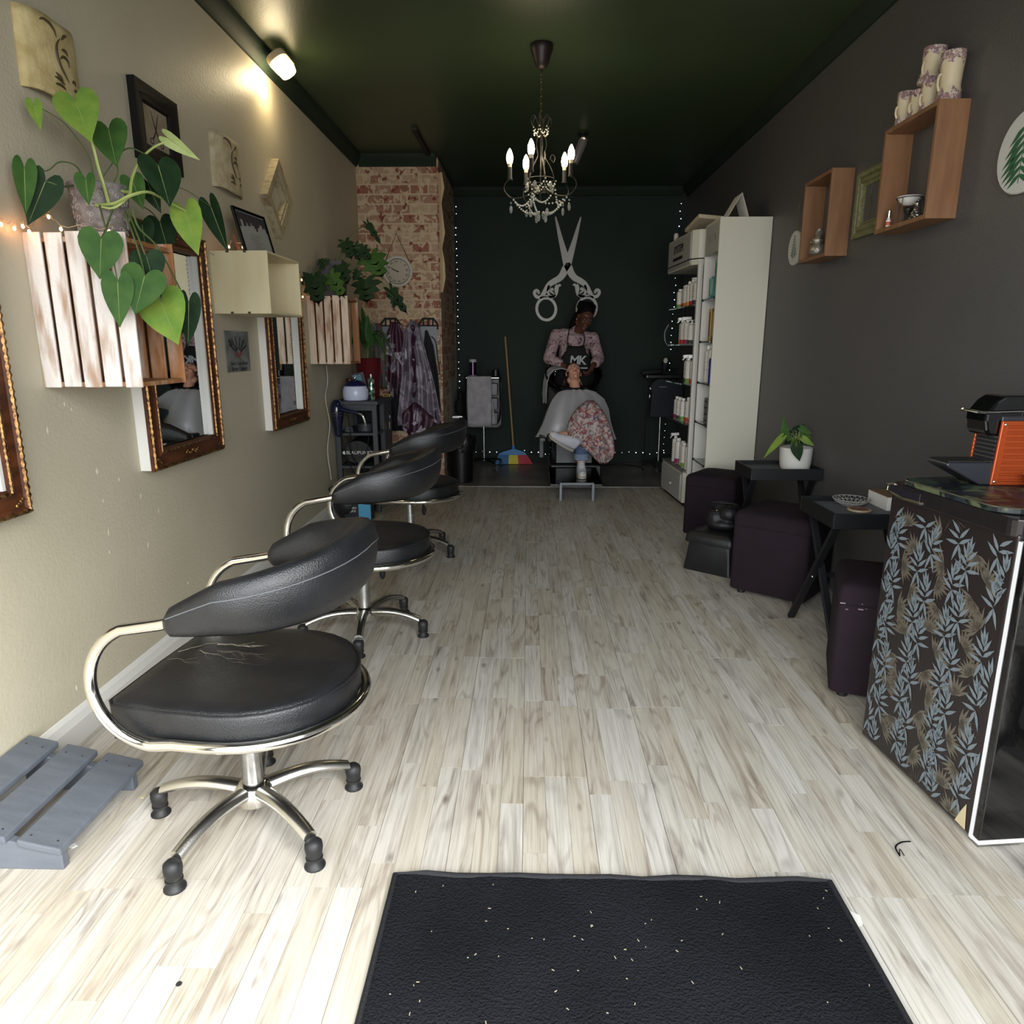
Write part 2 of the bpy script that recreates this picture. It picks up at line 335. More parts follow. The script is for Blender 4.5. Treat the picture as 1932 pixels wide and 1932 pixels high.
# floor: a screed, then laminate laid in three-strip boards
def floor_mat():
    m = M('pale_oak_laminate', (200, 190, 168), .42); nt = m.node_tree; N = nt.nodes; L = nt.links; b = N['Principled BSDF']
    tc = N.new('ShaderNodeTexCoord'); oi = N.new('ShaderNodeObjectInfo'); ge = N.new('ShaderNodeNewGeometry')
    ad = N.new('ShaderNodeMath'); ad.operation = 'ADD'; L.new(oi.outputs['Random'], ad.inputs[0]); L.new(ge.outputs['Random Per Island'], ad.inputs[1])
    fr = N.new('ShaderNodeMath'); fr.operation = 'FRACT'; L.new(ad.outputs[0], fr.inputs[0])
    v = N.new('ShaderNodeVectorMath'); v.operation = 'MULTIPLY_ADD'; L.new(fr.outputs[0], v.inputs[0]); v.inputs[1].default_value = (19, 37, 11)
    ge2 = ge.outputs['Position']; L.new(ge2, v.inputs[2])
    mp = N.new('ShaderNodeMapping'); mp.inputs['Scale'].default_value = (17, 1.5, 1); L.new(v.outputs[0], mp.inputs[0])
    n1 = N.new('ShaderNodeTexNoise'); n1.inputs['Scale'].default_value = 1; n1.inputs['Detail'].default_value = 6; n1.inputs['Roughness'].default_value = .62; n1.inputs['Distortion'].default_value = 1.6; L.new(mp.outputs[0], n1.inputs[0])
    cr = N.new('ShaderNodeValToRGB'); e = cr.color_ramp.elements
    e[0].position = .26; e[0].color = col(122, 108, 98); e[1].position = .70; e[1].color = col(206, 199, 185)
    k = e.new(.36); k.color = col(176, 164, 146); k = e.new(.48); k.color = col(198, 189, 171)
    L.new(n1.outputs[0], cr.inputs[0])
    # fine grain
    mp2 = N.new('ShaderNodeMapping'); mp2.inputs['Scale'].default_value = (150, 3.5, 1); L.new(v.outputs[0], mp2.inputs[0])
    n2 = N.new('ShaderNodeTexNoise'); n2.inputs['Scale'].default_value = 1; n2.inputs['Detail'].default_value = 3; n2.inputs['Distortion'].default_value = .8; L.new(mp2.outputs[0], n2.inputs[0])
    c2 = N.new('ShaderNodeValToRGB'); c2.color_ramp.elements[0].position = .32; c2.color_ramp.elements[0].color = (.62, .60, .58, 1); c2.color_ramp.elements[1].position = .56; c2.color_ramp.elements[1].color = (1, 1, 1, 1)
    L.new(n2.outputs[0], c2.inputs[0])
    mu = N.new('ShaderNodeMix'); mu.data_type = 'RGBA'; mu.blend_type = 'MULTIPLY'; mu.inputs[0].default_value = .6
    L.new(cr.outputs[0], mu.inputs[6]); L.new(c2.outputs[0], mu.inputs[7])
    # cathedral figure
    mpw = N.new('ShaderNodeMapping'); mpw.inputs['Scale'].default_value = (13, 1.5, 1); L.new(v.outputs[0], mpw.inputs[0])
    nw = N.new('ShaderNodeTexNoise'); nw.inputs['Scale'].default_value = 1; nw.inputs['Detail'].default_value = 1.2; L.new(mpw.outputs[0], nw.inputs[0])
    mw = N.new('ShaderNodeMath'); mw.operation = 'MULTIPLY'; mw.inputs[1].default_value = 62; L.new(nw.outputs[0], mw.inputs[0])
    sw = N.new('ShaderNodeMath'); sw.operation = 'SINE'; L.new(mw.outputs[0], sw.inputs[0])
    cw = N.new('ShaderNodeValToRGB'); cw.color_ramp.elements[0].position = .0; cw.color_ramp.elements[0].color = (1, 1, 1, 1); cw.color_ramp.elements[1].position = 1; cw.color_ramp.elements[1].color = (.74, .70, .68, 1)
    L.new(sw.outputs[0], cw.inputs[0])
    gm = N.new('ShaderNodeTexNoise'); gm.inputs['Scale'].default_value = 5; L.new(v.outputs[0], gm.inputs[0])
    gr_ = N.new('ShaderNodeValToRGB'); gr_.color_ramp.elements[0].position = .45; gr_.color_ramp.elements[1].position = .62; L.new(gm.outputs[0], gr_.inputs[0])
    mwx = N.new('ShaderNodeMix'); mwx.data_type = 'RGBA'; mwx.blend_type = 'MULTIPLY'; L.new(gr_.outputs[0], mwx.inputs[0]); L.new(mu.outputs[2], mwx.inputs[6]); L.new(cw.outputs[0], mwx.inputs[7])
    # knots
    mp3 = N.new('ShaderNodeMapping'); mp3.inputs['Scale'].default_value = (11, 4.6, 1); L.new(v.outputs[0], mp3.inputs[0])
    vo = N.new('ShaderNodeTexVoronoi'); vo.inputs['Scale'].default_value = 1; L.new(mp3.outputs[0], vo.inputs[0])
    c3 = N.new('ShaderNodeValToRGB'); c3.color_ramp.elements[0].position = .03; c3.color_ramp.elements[0].color = (.34, .27, .24, 1); c3.color_ramp.elements[1].position = .13; c3.color_ramp.elements[1].color = (1, 1, 1, 1)
    L.new(vo.outputs['Distance'], c3.inputs[0])
    m3 = N.new('ShaderNodeMix'); m3.data_type = 'RGBA'; m3.blend_type = 'MULTIPLY'; m3.inputs[0].default_value = .75
    L.new(mwx.outputs[2], m3.inputs[6]); L.new(c3.outputs[0], m3.inputs[7])
    # tint per strip
    hs = N.new('ShaderNodeHueSaturation'); L.new(m3.outputs[2], hs.inputs['Color'])
    mr = N.new('ShaderNodeMapRange'); mr.inputs[3].default_value = .90; mr.inputs[4].default_value = 1.02; L.new(fr.outputs[0], mr.inputs[0]); L.new(mr.outputs[0], hs.inputs['Value'])
    mr2 = N.new('ShaderNodeMapRange'); mr2.inputs[3].default_value = .95; mr2.inputs[4].default_value = .5; L.new(fr.outputs[0], mr2.inputs[0]); L.new(mr2.outputs[0], hs.inputs['Saturation'])
    L.new(hs.outputs[0], b.inputs['Base Color']); return m
m_floor = floor_mat()
floor = struct(boxo('floor', (XL, YF, -.12, XR, 6.295, -.005), M('dark_underlay', (84, 74, 62), .9)))
struct(boxo('floor_concrete', (XL, 6.295, -.12, XR, YB, 0), M('polished_concrete', (136, 130, 121), .35, c2=(110, 105, 98), nscale=(3, 3, 3))), 'smooth grey concrete floor at the back').name = 'floor'
rnd = random.Random(3); strips = []; BW = .189; SW = .063; BL = 1.29
nb = int((XR - XL) / BW) + 2
for bi in range(nb):
    x0 = XL - .06 + bi * BW; off = rnd.choice((0, .43, .86)) + rnd.uniform(-.05, .05); y = YF - off
    while y < 6.29:
        for s in range(3):
            c = sorted([rnd.uniform(.22, .5), rnd.uniform(.62, .98)]) if rnd.random() < .8 else [rnd.uniform(.45, .8)]
            ys = [0] + [t if t < 1 else t for t in c] + [BL]
            for a, b2 in zip(ys[:-1], ys[1:]):
                xa = x0 + s * SW; xb = xa + SW; ya = y + a; yb = y + b2
                g = .0003
                xa2 = xa + (.0006 if s == 0 else g); xb2 = xb - (.0006 if s == 2 else g); ya2 = ya + (.0007 if a == 0 else g); yb2 = yb - (.0007 if b2 == BL else g)
                xa2 = max(xa2, XL + .001); xb2 = min(xb2, XR - .001); ya2 = max(ya2, YF); yb2 = min(yb2, 6.287)
                if xb2 - xa2 > .01 and yb2 - ya2 > .01: strips.append((xa2, ya2, xb2, yb2))
        y += BL
def inview(s):
    cx = (s[0] + s[2]) / 2; cy = (s[1] + s[3]) / 2
    return cy > .95 and abs(cx) < cy * .78 + .1
strips.sort(key=lambda s: (0 if inview(s) else 1, (s[1] + s[3])))
for k, s in enumerate(strips[:296]):
    cx = (s[0] + s[2]) / 2; cy = (s[1] + s[3]) / 2; a = (s[2] - s[0]) / 2; b2 = (s[3] - s[1]) / 2
    MB().box(-a, -b2, -.005, a, b2, 0).obj('plank', m_floor, floor, loc=(cx, cy, rnd.uniform(-.0002, .0002)))
mb = MB()
for s in strips[296:]: mb.box(s[0], s[1], -.005, s[2], s[3], rnd.uniform(-.0002, .0002))
mb.obj('plank_field', m_floor, floor, kind='stuff')

# ------------------------------------------------------------------ salon chairs
def make_chair(label, loc, rz, base_rot, torn=False):
    t = T('salon_chair', label, 'chair', loc, rz, 'row of black salon chairs along the left wall')
    # seat cushion: straight front edge at x=-.28, round back (front is -x)
    def outline(s, n=14):
        pts = [(-.222 * s, -.205 * s), (-.224 * s, -.10 * s), (-.226 * s, 0), (-.224 * s, .10 * s), (-.222 * s, .205 * s), (-.205 * s, .224 * s)]
        pts += [(-.08 * s, .242 * s)]
        for k in range(n + 1):
            a = PI / 2 - PI * k / n
            pts.append((.055 * s + .245 * s * math.cos(a), .248 * s * math.sin(a)))
        pts += [(-.08 * s, -.242 * s), (-.205 * s, -.224 * s)]
        return pts
    rg = []
    for z, s in ((.372, .94), (.374, .985), (.384, 1.0), (.436, 1.0), (.448, .985), (.455, .95), (.458, .8), (.455, .5), (.452, .2)):
        rg.append([(x, y, z - (.010 * max(0, .14 - math.hypot(x, y)) / .14 if z > .45 else 0)) for x, y in outline(s)])
    MB().rings(rg).obj('seat', m_leather, t, smooth=True, angle=1.2)
    se = MB(); se.tube([(x, y, .4475) for x, y in outline(.996)], .003, 5, closed=True)
    se.obj('seam', m_stitch if False else m_leather, t, smooth=True)
    if torn:
        tr = MB(); rn = random.Random(5)
        def crack(p, ang, ln, wd, dep=0):
            pts = [Vector((p[0], p[1], 0))]; a = ang
            for k in range(int(ln / .012)):
                a += rn.uniform(-.5, .5); pts.append(pts[-1] + Vector((math.cos(a), math.sin(a), 0)) * .012); a = a * .7 + ang * .3
                if dep < 2 and rn.random() < .35: crack(pts[-1], ang + rn.uniform(-.5, .5), ln * .4, wd * .5, dep + 1)
            K = len(pts)
            L_ = [tr._v((q.x, q.y - wd * (1 - i / K) * rn.uniform(.4, 1.2), .4592)) for i, q in enumerate(pts)]
            R_ = [tr._v((q.x, q.y + wd * (1 - i / K) * rn.uniform(.4, 1.2), .4592)) for i, q in enumerate(pts)]
            for i in range(K - 1): tr.face([L_[i], L_[i + 1], R_[i + 1], R_[i]])
        crack((-.20, .045), .55, .10, .0030); crack((-.12, .10), .25, .13, .0034); crack((-.15, .06), -.1, .15, .0012); crack((-.2, -.005), .15, .1, .0007); crack((-.1, .06), -.35, .12, .0008)
        tr.obj('torn_seam', M('exposed_lining', (196, 188, 170), .8), t, label='pale ragged tear in the leather')
    # chrome tube: round rim under the seat, front loops, arms
    zr = .376
    def side(s):
        arc = []
        for k in range(15):
            a = PI / 2 * (1 - k / 14.0); arc.append((.055 + .256 * math.cos(a), s * .258 * math.sin(a), zr))
        arc = arc[::-1]
        p = arc[:-1] + [(.04, s * .259, zr), (-.04, s * .256, zr)]
        c = (-.078, .513); r = .145
        for k in range(1, 23):
            a = -PI / 2 - k * (R(158) / 22)
            p.append((c[0] + r * 1.0 * math.cos(a), s * (.254 - .002 * k / 22), c[1] + r * math.sin(a)))
        p += [(-.040, s * .252, .664), (.02, s * .250, .678), (.06, s * .244, .690)]
        return p
    full = side(-1)[::-1] + side(1)[1:]
    MB().tube(full, .0135, 12).obj('tube_frame', m_chrome, t, smooth=True)
    # padded back: wraps round the rear, thin at the arm ends, deep at the centre
    rg = []; N = 41; seam = []
    for k in range(N):
        u = -1 + 2 * k / (N - 1); a = abs(u)
        # plan path
        if a > .55:
            q = (a - .55) / .45; x = .10 - q * .125; y = math.copysign(.250 + .002 * q, u)
        else:
            th = (a / .55) * PI / 2; x = .10 + .215 * math.cos(th); y = math.copysign(.250 * math.sin(th), u) if a > 1e-6 else 0
        h = .030 + (.092 - .030) * (1 - a ** 1.15) ** .95        # half height
        th_ = .024 + .018 * (1 - a)
        zc = .668 + .082 * (1 - a) ** 1.0
        if a <= .55: tn = Vector((-.225 * math.sin((a / .55) * PI / 2), math.copysign(.262 * math.cos((a / .55) * PI / 2), u), 0))
        else: tn = Vector((-1, 0, 0))
        if u < 0 and a <= .55: tn.y = -tn.y if tn.y > 0 else tn.y
        out = Vector((x - .10 if a < .55 else 0, y, 0)).normalized()
        lean = .18 * (1 - a)
        ring = []
        for j in range(14):
            b = 2 * PI * j / 14; cz = math.sin(b); co = math.cos(b)
            sc_ = (abs(cz) ** .8) * math.copysign(1, cz)
            e = .6 if k in (0, N - 1) else 1
            ring.append(Vector((x, y, zc)) + out * (co * th_ * e + cz * h * lean) + Vector((0, 0, sc_ * h * e)))
        rg.append(ring); seam.append(Vector((x, y, zc)) + out * (th_ * 1.0 * .94 + .38 * h * lean) + Vector((0, 0, .42 * h)))
    MB().rings(rg).obj('backrest', m_leather, t, smooth=True, angle=1.3)
    MB().tube(seam[1:-1], .0013, 5).obj('stitching', m_stitch, t, smooth=True)
    # plate and gas column
    MB().box(-.235, -.19, .338, -.12, .19, .372).box(-.15, -.07, .345, .09, .07, .372).box(-.16, -.02, .352, .16, .02, .372).box(-.02, -.24, .352, .02, .24, .372).obj('seat_plate', m_blackm, t, bevel=.004)
    MB().cyl((0, 0, .09), (0, 0, .25), .0265, n=20).cyl((0, 0, .25), (0, 0, .35), .021, n=20).obj('column', m_steel, t, smooth=True)
    MB().tube([(.03, .03, .345), (.06, .07, .325), (.065, .075, .26)], .007, 6).ell((.066, .076, .25), (.014, .012, .03)).obj('lever', m_blackm, t, smooth=True)
    MB().lathe([(.03, .055), (.045, .06), (.052, .085), (.048, .105), (.034, .118), (.028, .12)], n=20).obj('hub', m_chrome, t, smooth=True)
    for k in range(5):
        a = base_rot + k * 2 * PI / 5; d = Vector((math.cos(a), math.sin(a), 0)); n_ = Vector((-d.y, d.x, 0)); rg = []
        for i in range(9):
            q = i / 8; rr = .038 + q * .222; z = .098 + .014 * math.sin(q * PI * .8) - .030 * q ** 2.1
            wd = .024 - .006 * q; hh = .018 - .004 * q; ring = []
            for j in range(10):
                b = 2 * PI * j / 10
                ring.append(d * rr + n_ * math.cos(b) * wd + Vector((0, 0, z + math.sin(b) * hh)))
            rg.append(ring)
        leg = MB().rings(rg).obj('leg', m_alu, t, smooth=True)
        cx = d * .272
        MB().lathe([(.019, .028), (.0205, .040), (.0225, .054), (.0215, .066), (.014, .074), (.004, .077)], (cx.x, cx.y, 0), 16).lathe([(.026, .0), (.026, .004), (.018, .012), (.017, .02), (.021, .023), (.021, .028)], (cx.x, cx.y, 0), 16).obj('foot', m_rubber, leg, smooth=True)
    return t
make_chair('nearest black leather salon chair, seat split by a pale tear', (-.730, 1.655, 0), R(-5), R(37.5), torn=True)
make_chair('middle black leather salon chair, half hidden behind the torn-seated one', (-.725, 2.95, 0), R(-4), R(65))
make_chair('farthest black leather salon chair, closest to the black bin', (-.72, 4.19, 0), R(-8), R(60))

# ------------------------------------------------------------------ grey slatted footrest, bottom left
t = T('footrest', 'grey painted slatted wooden footrest on the floor by the wall', 'footrest', (-1.30, 1.63, 0), 0)
for yy in (-.165, .15):
    MB().prism([(-.15, 0), (.17, 0), (.17, .050), (-.15, .125)], yy - .012, yy + .012, 'y').obj('side_board', m_greyp, t, bevel=.003)
sl = -.075 / .32
for k, (xa, xb) in enumerate(((-.152, -.066), (-.040, .046), (.074, .178))):
    m = MB(); z = lambda x: .050 + (.17 - x) * -sl
    vs = []
    for x in (xa, xb):
        for yy in (-.19, .19):
            for dz in (.001, .020): vs.append(m._v((x, yy, z(x) + dz)))
    for q in ((0, 1, 3, 2), (4, 6, 7, 5), (0, 4, 5, 1), (2, 3, 7, 6), (0, 2, 6, 4), (1, 5, 7, 3)): m.face([vs[i] for i in q])
    s_ = m.obj('slat', m_greyp, t, bevel=.004)
    nl = MB()
    for yy in (-.165, .15):
        for x in (xa + .02, xb - .02): nl.cyl((x, yy, z(x) + .0195), (x, yy, z(x) + .0212), .0025, n=8)
    nl.obj('nail', M('dark_nail', (60, 60, 62), .5, .5), s_)

# ------------------------------------------------------------------ door mat
t = T('door_mat', 'worn black carpet door mat with bound edges, flecked with lint', 'mat', (.205, .78, 0), 0)
m_mat = M('black_loop_pile', (23, 24, 28), 1, c2=(36, 37, 42), nscale=(3, 3, 3), contrast=(.35, .8), bump=1.0, bscale=190, spec=.1)
m = MB(); nx, ny = 40, 30; W_, H_ = 1.04, 1.34
gr = []
for j in range(ny + 1):
    row = []
    for i in range(nx + 1):
        x = -W_ / 2 + W_ * i / nx; y = -H_ / 2 + H_ * j / ny
        row.append((x, y, .007 + (.003 * max(0, math.sin(i * .9)) if j == ny else 0) + .0006 * mnoise.noise(Vector((x * 9, y * 9, 0)))))
    gr.append(row)
m.rings(gr, closed_u=False)
m.box(-W_ / 2, -H_ / 2, .0, W_ / 2, H_ / 2, .004)
m.obj('pile', m_mat, t, smooth=True)
e = [(-W_ / 2, -H_ / 2, .006), (-W_ / 2, 0, .006), (-W_ / 2, H_ / 2, .006)] + [(-W_ / 2 + W_ * i / 14, H_ / 2 + .004 * math.sin(i * 2.1), .006 + .004 * max(0, math.sin(i * 1.7 - 1))) for i in range(1, 14)] + [(W_ / 2, H_ / 2, .006), (W_ / 2, 0, .006), (W_ / 2, -H_ / 2, .006)]
MB().tube(e, .0065, 8, closed=True).obj('binding', M('black_binding', (22, 22, 26), .8, bump=.3, bscale=200), t, smooth=True)
m = MB(); rn = random.Random(11)
for k in range(110):
    x = rn.uniform(-.5, .5) ; y = rn.uniform(-.1, .64); a = rn.uniform(0, 6.3); l = rn.uniform(.001, .0035)
    m.bar((x - l * math.cos(a), y - l * math.sin(a), .0095), (x + l * math.cos(a), y + l * math.sin(a), .0098), .0016, .0008)
m.obj('lint', M('pale_lint', (160, 152, 128), .8), t, kind='stuff')
o = MB().prism([(-.022, -.02), (.0, -.024), (.02, -.012), (.024, .012), (.008, .024), (-.016, .02)], .0003, .0012, 'z').obj('paper_scrap', m_paper, loc=(0.729,1.342,0.000))
tag(o, 'small torn scrap of white paper at the right edge of the mat', 'paper')
p0 = Vector((0.938,1.544,0.000))
m = MB().tube(spline([(0, 0, .004), (.004, .03, .006), (.03, .05, .005), (.055, .055, .004)], 6), .0022, 5, flat=.6).tube(spline([(0, 0, .004), (.008, .018, .01), (.012, .002, .004)], 5), .0012, 5)
o = m.obj('hair_strand', m_hair, smooth=True); o.location = p0; tag(o, 'small dark curl of hair lying on the floor before the fridge', 'hair')
o = MB().lathe([(.001, 0), (.006, .0004), (.006, .0014), (.001, .0018)], n=12).obj('metal_stud', M('dark_nail'), smooth=True, loc=(-0.696,1.146,0.000))
tag(o, 'tiny round grey metal disc on the floor at lower left', 'disc')
o = MB().prism([(-.01, -.005), (.004, -.009), (.012, 0), (.004, .004), (.002, .009), (-.008, .006)], .0003, .002, 'z').obj('paper_scrap', m_paper, loc=(-1.162,1.538,0.000))
tag(o, 'tiny white scrap of paper beside the grey footrest', 'paper')
o = MB().prism([(-.004, -.009), (.004, -.006), (.005, .008), (-.002, .01)], .0003, .0015, 'z').obj('paper_scrap', M('yellowed_paper', (206, 196, 150), .8), loc=(-1.090,1.743,0.000))
tag(o, 'tiny yellowish crumb on the floor beside the near chair', 'crumb')

# ------------------------------------------------------------------ ceramic wall tiles
m_tile = M('aged_ivory_plaster', (196, 180, 134), .7, c2=(168, 148, 100), nscale=(16, 16, 16), bump=.25, bscale=60)
m_tile2 = M('aged_bone_plaster', (186, 174, 146), .7, c2=(160, 146, 114), nscale=(16, 16, 16), bump=.25, bscale=60)
m_ink = M('brown_glaze', (70, 58, 36), .6)
def wall_tile(label, y0, y1, z0, z1, mt):
    t = T('roof_tile', label, 'wall tile', (XL, (y0 + y1) / 2, z0), 0, 'curved decorated tiles on the beige wall'); W = y1 - y0; H = z1 - z0
    f = lambda u: .004 + .042 * (1 - (2 * u - 1) ** 2) ** .8
    rg = []
    for i in range(13):
        v = i / 12; row = []
        for j in range(15):
            u = j / 14; row.append((f(u), (u - .5) * W * (1 - .05 * v), v * H + .004 * math.sin(u * 9) * (1 if i in (0, 12) else 0)))
        rg.append(row)
    m = MB(); m.rings(rg, closed_u=False)
    m.rings([[(x - .004 if x > .008 else .001, y, z) for x, y, z in r] for r in rg], closed_u=False)
    o = m.obj('tile_body', mt, t, smooth=True, solid=.006)
    S = [[(.37, .91), (.42, .94), (.49, .92), (.55, .86), (.58, .78)], [(.64, .80), (.57, .70), (.55, .58), (.58, .45), (.65, .34), (.71, .27)],
         [(.66, .79), (.72, .86), (.79, .90)], [(.60, .53), (.66, .58), (.73, .56), (.76, .48)], [(.64, .66), (.70, .67), (.76, .63)],
         [(.48, .26), (.55, .25), (.62, .21)], [(.48, .17), (.56, .18), (.63, .15)], [(.50, .32), (.56, .28), (.60, .22)], [(.78, .3), (.83, .33), (.86, .28)], [(.8, .2), (.85, .22), (.87, .17)]]
    for q in S:
        pts = spline([(f(u) + .0015, (u - .5) * W * (1 - .05 * v), v * H) for u, v in [(u_ - .14, v_) for u_, v_ in q]], 5); K = len(pts)
        MB().tube(pts, [.0018 + .0042 * math.sin(PI * (i + .6) / (K + .4)) for i in range(K)], 6).obj('scroll', m_ink, t, smooth=True)
wall_tile('curved ivory wall tile, leftmost, with brown scrollwork, high above the leafy crate', 2.215, 2.495, 1.975, 2.19, m_tile)
wall_tile('paler curved wall tile with scrollwork between the black frame and diamond frame', 3.47, 3.80, 1.965, 2.205, m_tile2)

# ------------------------------------------------------------------ frames on the left wall
def frame_obj(t, W, H, wd, dp, m, name='frame', dx=0, steps=None):
    """rectangular moulding in the local y-z plane, centred, thickness along +x"""
    steps = steps or [(0, 0), (0, dp), (wd * .25, dp), (wd * .6, dp * .8), (wd * .9, dp * .75), (wd, dp * .5), (wd, 0)]
    rg = []
    for i, d in steps: rg.append([(dx + d, sy * (W / 2 - i), sz * (H / 2 - i)) for sy, sz in ((-1, -1), (1, -1), (1, 1), (-1, 1))])
    return MB().rings(rg, loop=False, cap0=False, cap1=False).obj(name, m, t, smooth=True, angle=.4)
t = T('picture_frame', 'black wood picture frame around a scissors print, on the beige wall', 'picture', (XL, 2.972, 2.066), 0)
frame_obj(t, .325, .275, .066, .028, M('black_brown_wood', (9, 8, 8), .6, c2=(13, 11, 10), nscale=(30, 8, 8), spec=.25))
boxo('backing', (.001, -.16, -.135, .006, .16, .135), m_blackm, t)
pr = boxo('print', (.006, -.10, -.073, .009, .10, .073), M('old_print_paper', (150, 138, 116), .8, c2=(134, 122, 100), nscale=(20, 20, 20)), t)
m = MB()
for s in (-1, 1):
    m.tube([(.0095, s * -.028, .06), (.0095, s * .0, -.006)], [.0012, .005], 6, flat=.4).tube(spline([(.0095, 0, -.004), (.0095, s * .014, -.025), (.0095, s * .03, -.042)], 4), .003, 6)
    m.tube([(.0095, s * .038 + .012 * math.cos(a), -.05 + .010 * math.sin(a)) for a in [k * PI / 5 for k in range(10)]], .002, 5, closed=True)
m.obj('scissors_print', M('sepia_ink', (58, 42, 34), .7), pr)
t = T('picture_frame', 'cream distressed frame hung on its corner as a diamond', 'picture frame', (XL, 4.29, 2.065), 0)
m_cr = M('distressed_cream', (160, 150, 122), .55, c2=(120, 102, 76), nscale=(18, 60, 18), contrast=(.5, .68))
fo = frame_obj(t, .31, .31, .075, .045, m_cr, steps=[(0, 0), (0, .045), (.045, .04), (.047, .03), (.055, .03), (.057, .036), (.066, .034), (.07, .01), (.07, 0)]); fo.rotation_euler = (R(45), 0, 0); fo.scale = (1, 1.05, .9)
t = T('salon_sign', 'small grey weathered tin sign with scissors and combs, below the plywood box', 'sign', (XL + .003, 3.592, 1.221), 0)
m_tin = M('weathered_tin', (128, 128, 126), .55, c2=(92, 94, 94), nscale=(14, 14, 14))
boxo('plate', (0, -.145, -.099, .003, .145, .099), m_tin, t, bevel=.002)
m = MB()
for a in (-60, -38, -14, 16, 40, 62):
    c_, s_ = math.sin(R(a)), math.cos(R(a)); m.bar((.004, c_ * .03, -.01 + s_ * .02), (.004, c_ * .12, -.01 + s_ * .085), .006, .002, up=(1, 0, 0))
for k in range(7): m.bar((.004, -.115 + k * .006, .045 - k * .004), (.004, -.10 + k * .006, .06 - k * .004), .002, .002, up=(1, 0, 0))
m.obj('tool_print', M('black_ink', (32, 32, 34), .6), t)
m = MB()
for y_, z_ in ((-.03, -.012), (0, -.02), (.03, -.01)): m.ell((.004, y_, z_), (.001, .011, .014))
m.obj('rose_print', M('red_ink', (132, 60, 66), .6), t)
text('lettering', "Don't Cope Alone", .028, MATS['black_ink'], t, (.0035, 0, -.058), (R(90), 0, R(90)))
text('lettering', 'Barber Company', .028, MATS['black_ink'], t, (.0035, 0, -.084), (R(90), 0, R(90)))

# ------------------------------------------------------------------ mirrors
def mirror(label, yc, z0, z1, W, plate=True):
    t = T('wall_mirror', label, 'mirror', (XL, yc, (z0 + z1) / 2), 0, 'gilt mirrors along the salon chairs'); H = z1 - z0
    w0 = W / 2; h0 = H / 2
    rg = MB()
    for a in ((-w0 + .004, -h0 + .004, -w0 + .03, h0 - .004), (w0 - .03, -h0 + .004, w0 - .004, h0 - .004), (-w0 + .03, -h0 + .004, w0 - .03, -h0 + .03), (-w0 + .03, h0 - .03, w0 - .03, h0 - .004)):
        rg.box(.0, a[0], a[1], .042, a[2], a[3])
    rg.obj('batten', m_white, t)
    frame_obj(t, W, H, .078, .02, m_frameb, 'frame', dx=.042, steps=[(0, 0), (0, .012), (.01, .018), (.02, .010), (.05, .012), (.06, .018), (.078, .006), (.078, 0)])
    for nm, ins, rad, pit in (('outer_beading', .008, .0085, .022), ('inner_beading', .066, .0065, .017)):
        m = MB(); a = w0 - ins; b = h0 - ins; pts = []
        for (y0, z0_, y1, z1_) in ((-a, -b, a, -b), (a, -b, a, b), (a, b, -a, b), (-a, b, -a, -b)):
            n_ = max(2, int(math.hypot(y1 - y0, z1_ - z0_) / (pit * .5)))
            for k in range(n_):
                q = k / n_; pts.append((.057 + .003 * math.sin(k * PI), y0 + (y1 - y0) * q, z0_ + (z1_ - z0_) * q))
        m.tube(pts, [rad * (1.0 if k % 2 else .55) for k in range(len(pts))], 6, closed=True)
        m.obj(nm, m_gold, t, smooth=True)
    for zz in (-h0 + .038, h0 - .038):
        m = MB()
        for k in range(9): m.ell((.058, (k - 4) * .013, zz + .006 * math.sin(k * 1.8)), (.005, .008, .0075), 8, 6)
        m.obj('ornament', m_gold, t, smooth=True)
    for sy in (-1, 1):
        for sz in (-1, 1):
            m = MB()
            for k in range(4): m.ell((.057, sy * (w0 - .03 - .008 * k), sz * (h0 - .03 - .007 * (3 - k) * .7)), (.004, .007, .007), 8, 6)
            m.obj('corner_ornament', m_gold, t, smooth=True)
    a = w0 - .078; b = h0 - .078
    for q in ((-a, -b, -a + .012, b), (a - .012, -b, a, b)): boxo('inner_lining', (.03, q[0], q[1], .05, q[2], q[3]), m_white, t)
    boxo('mirror_glass', (.026, -a, -b, .030, a, b), m_mirror, t)
    return t
mirror('gilt brown mirror cut off by the left edge of the photo', 1.615, .79, 1.69, .60)
mirror('gilt brown mirror behind the crate of trailing leaves', 2.90, .785, 1.695, .62)
mirror('gilt brown mirror under the plywood box, farthest from the entrance', 4.20, .785, 1.695, .62)

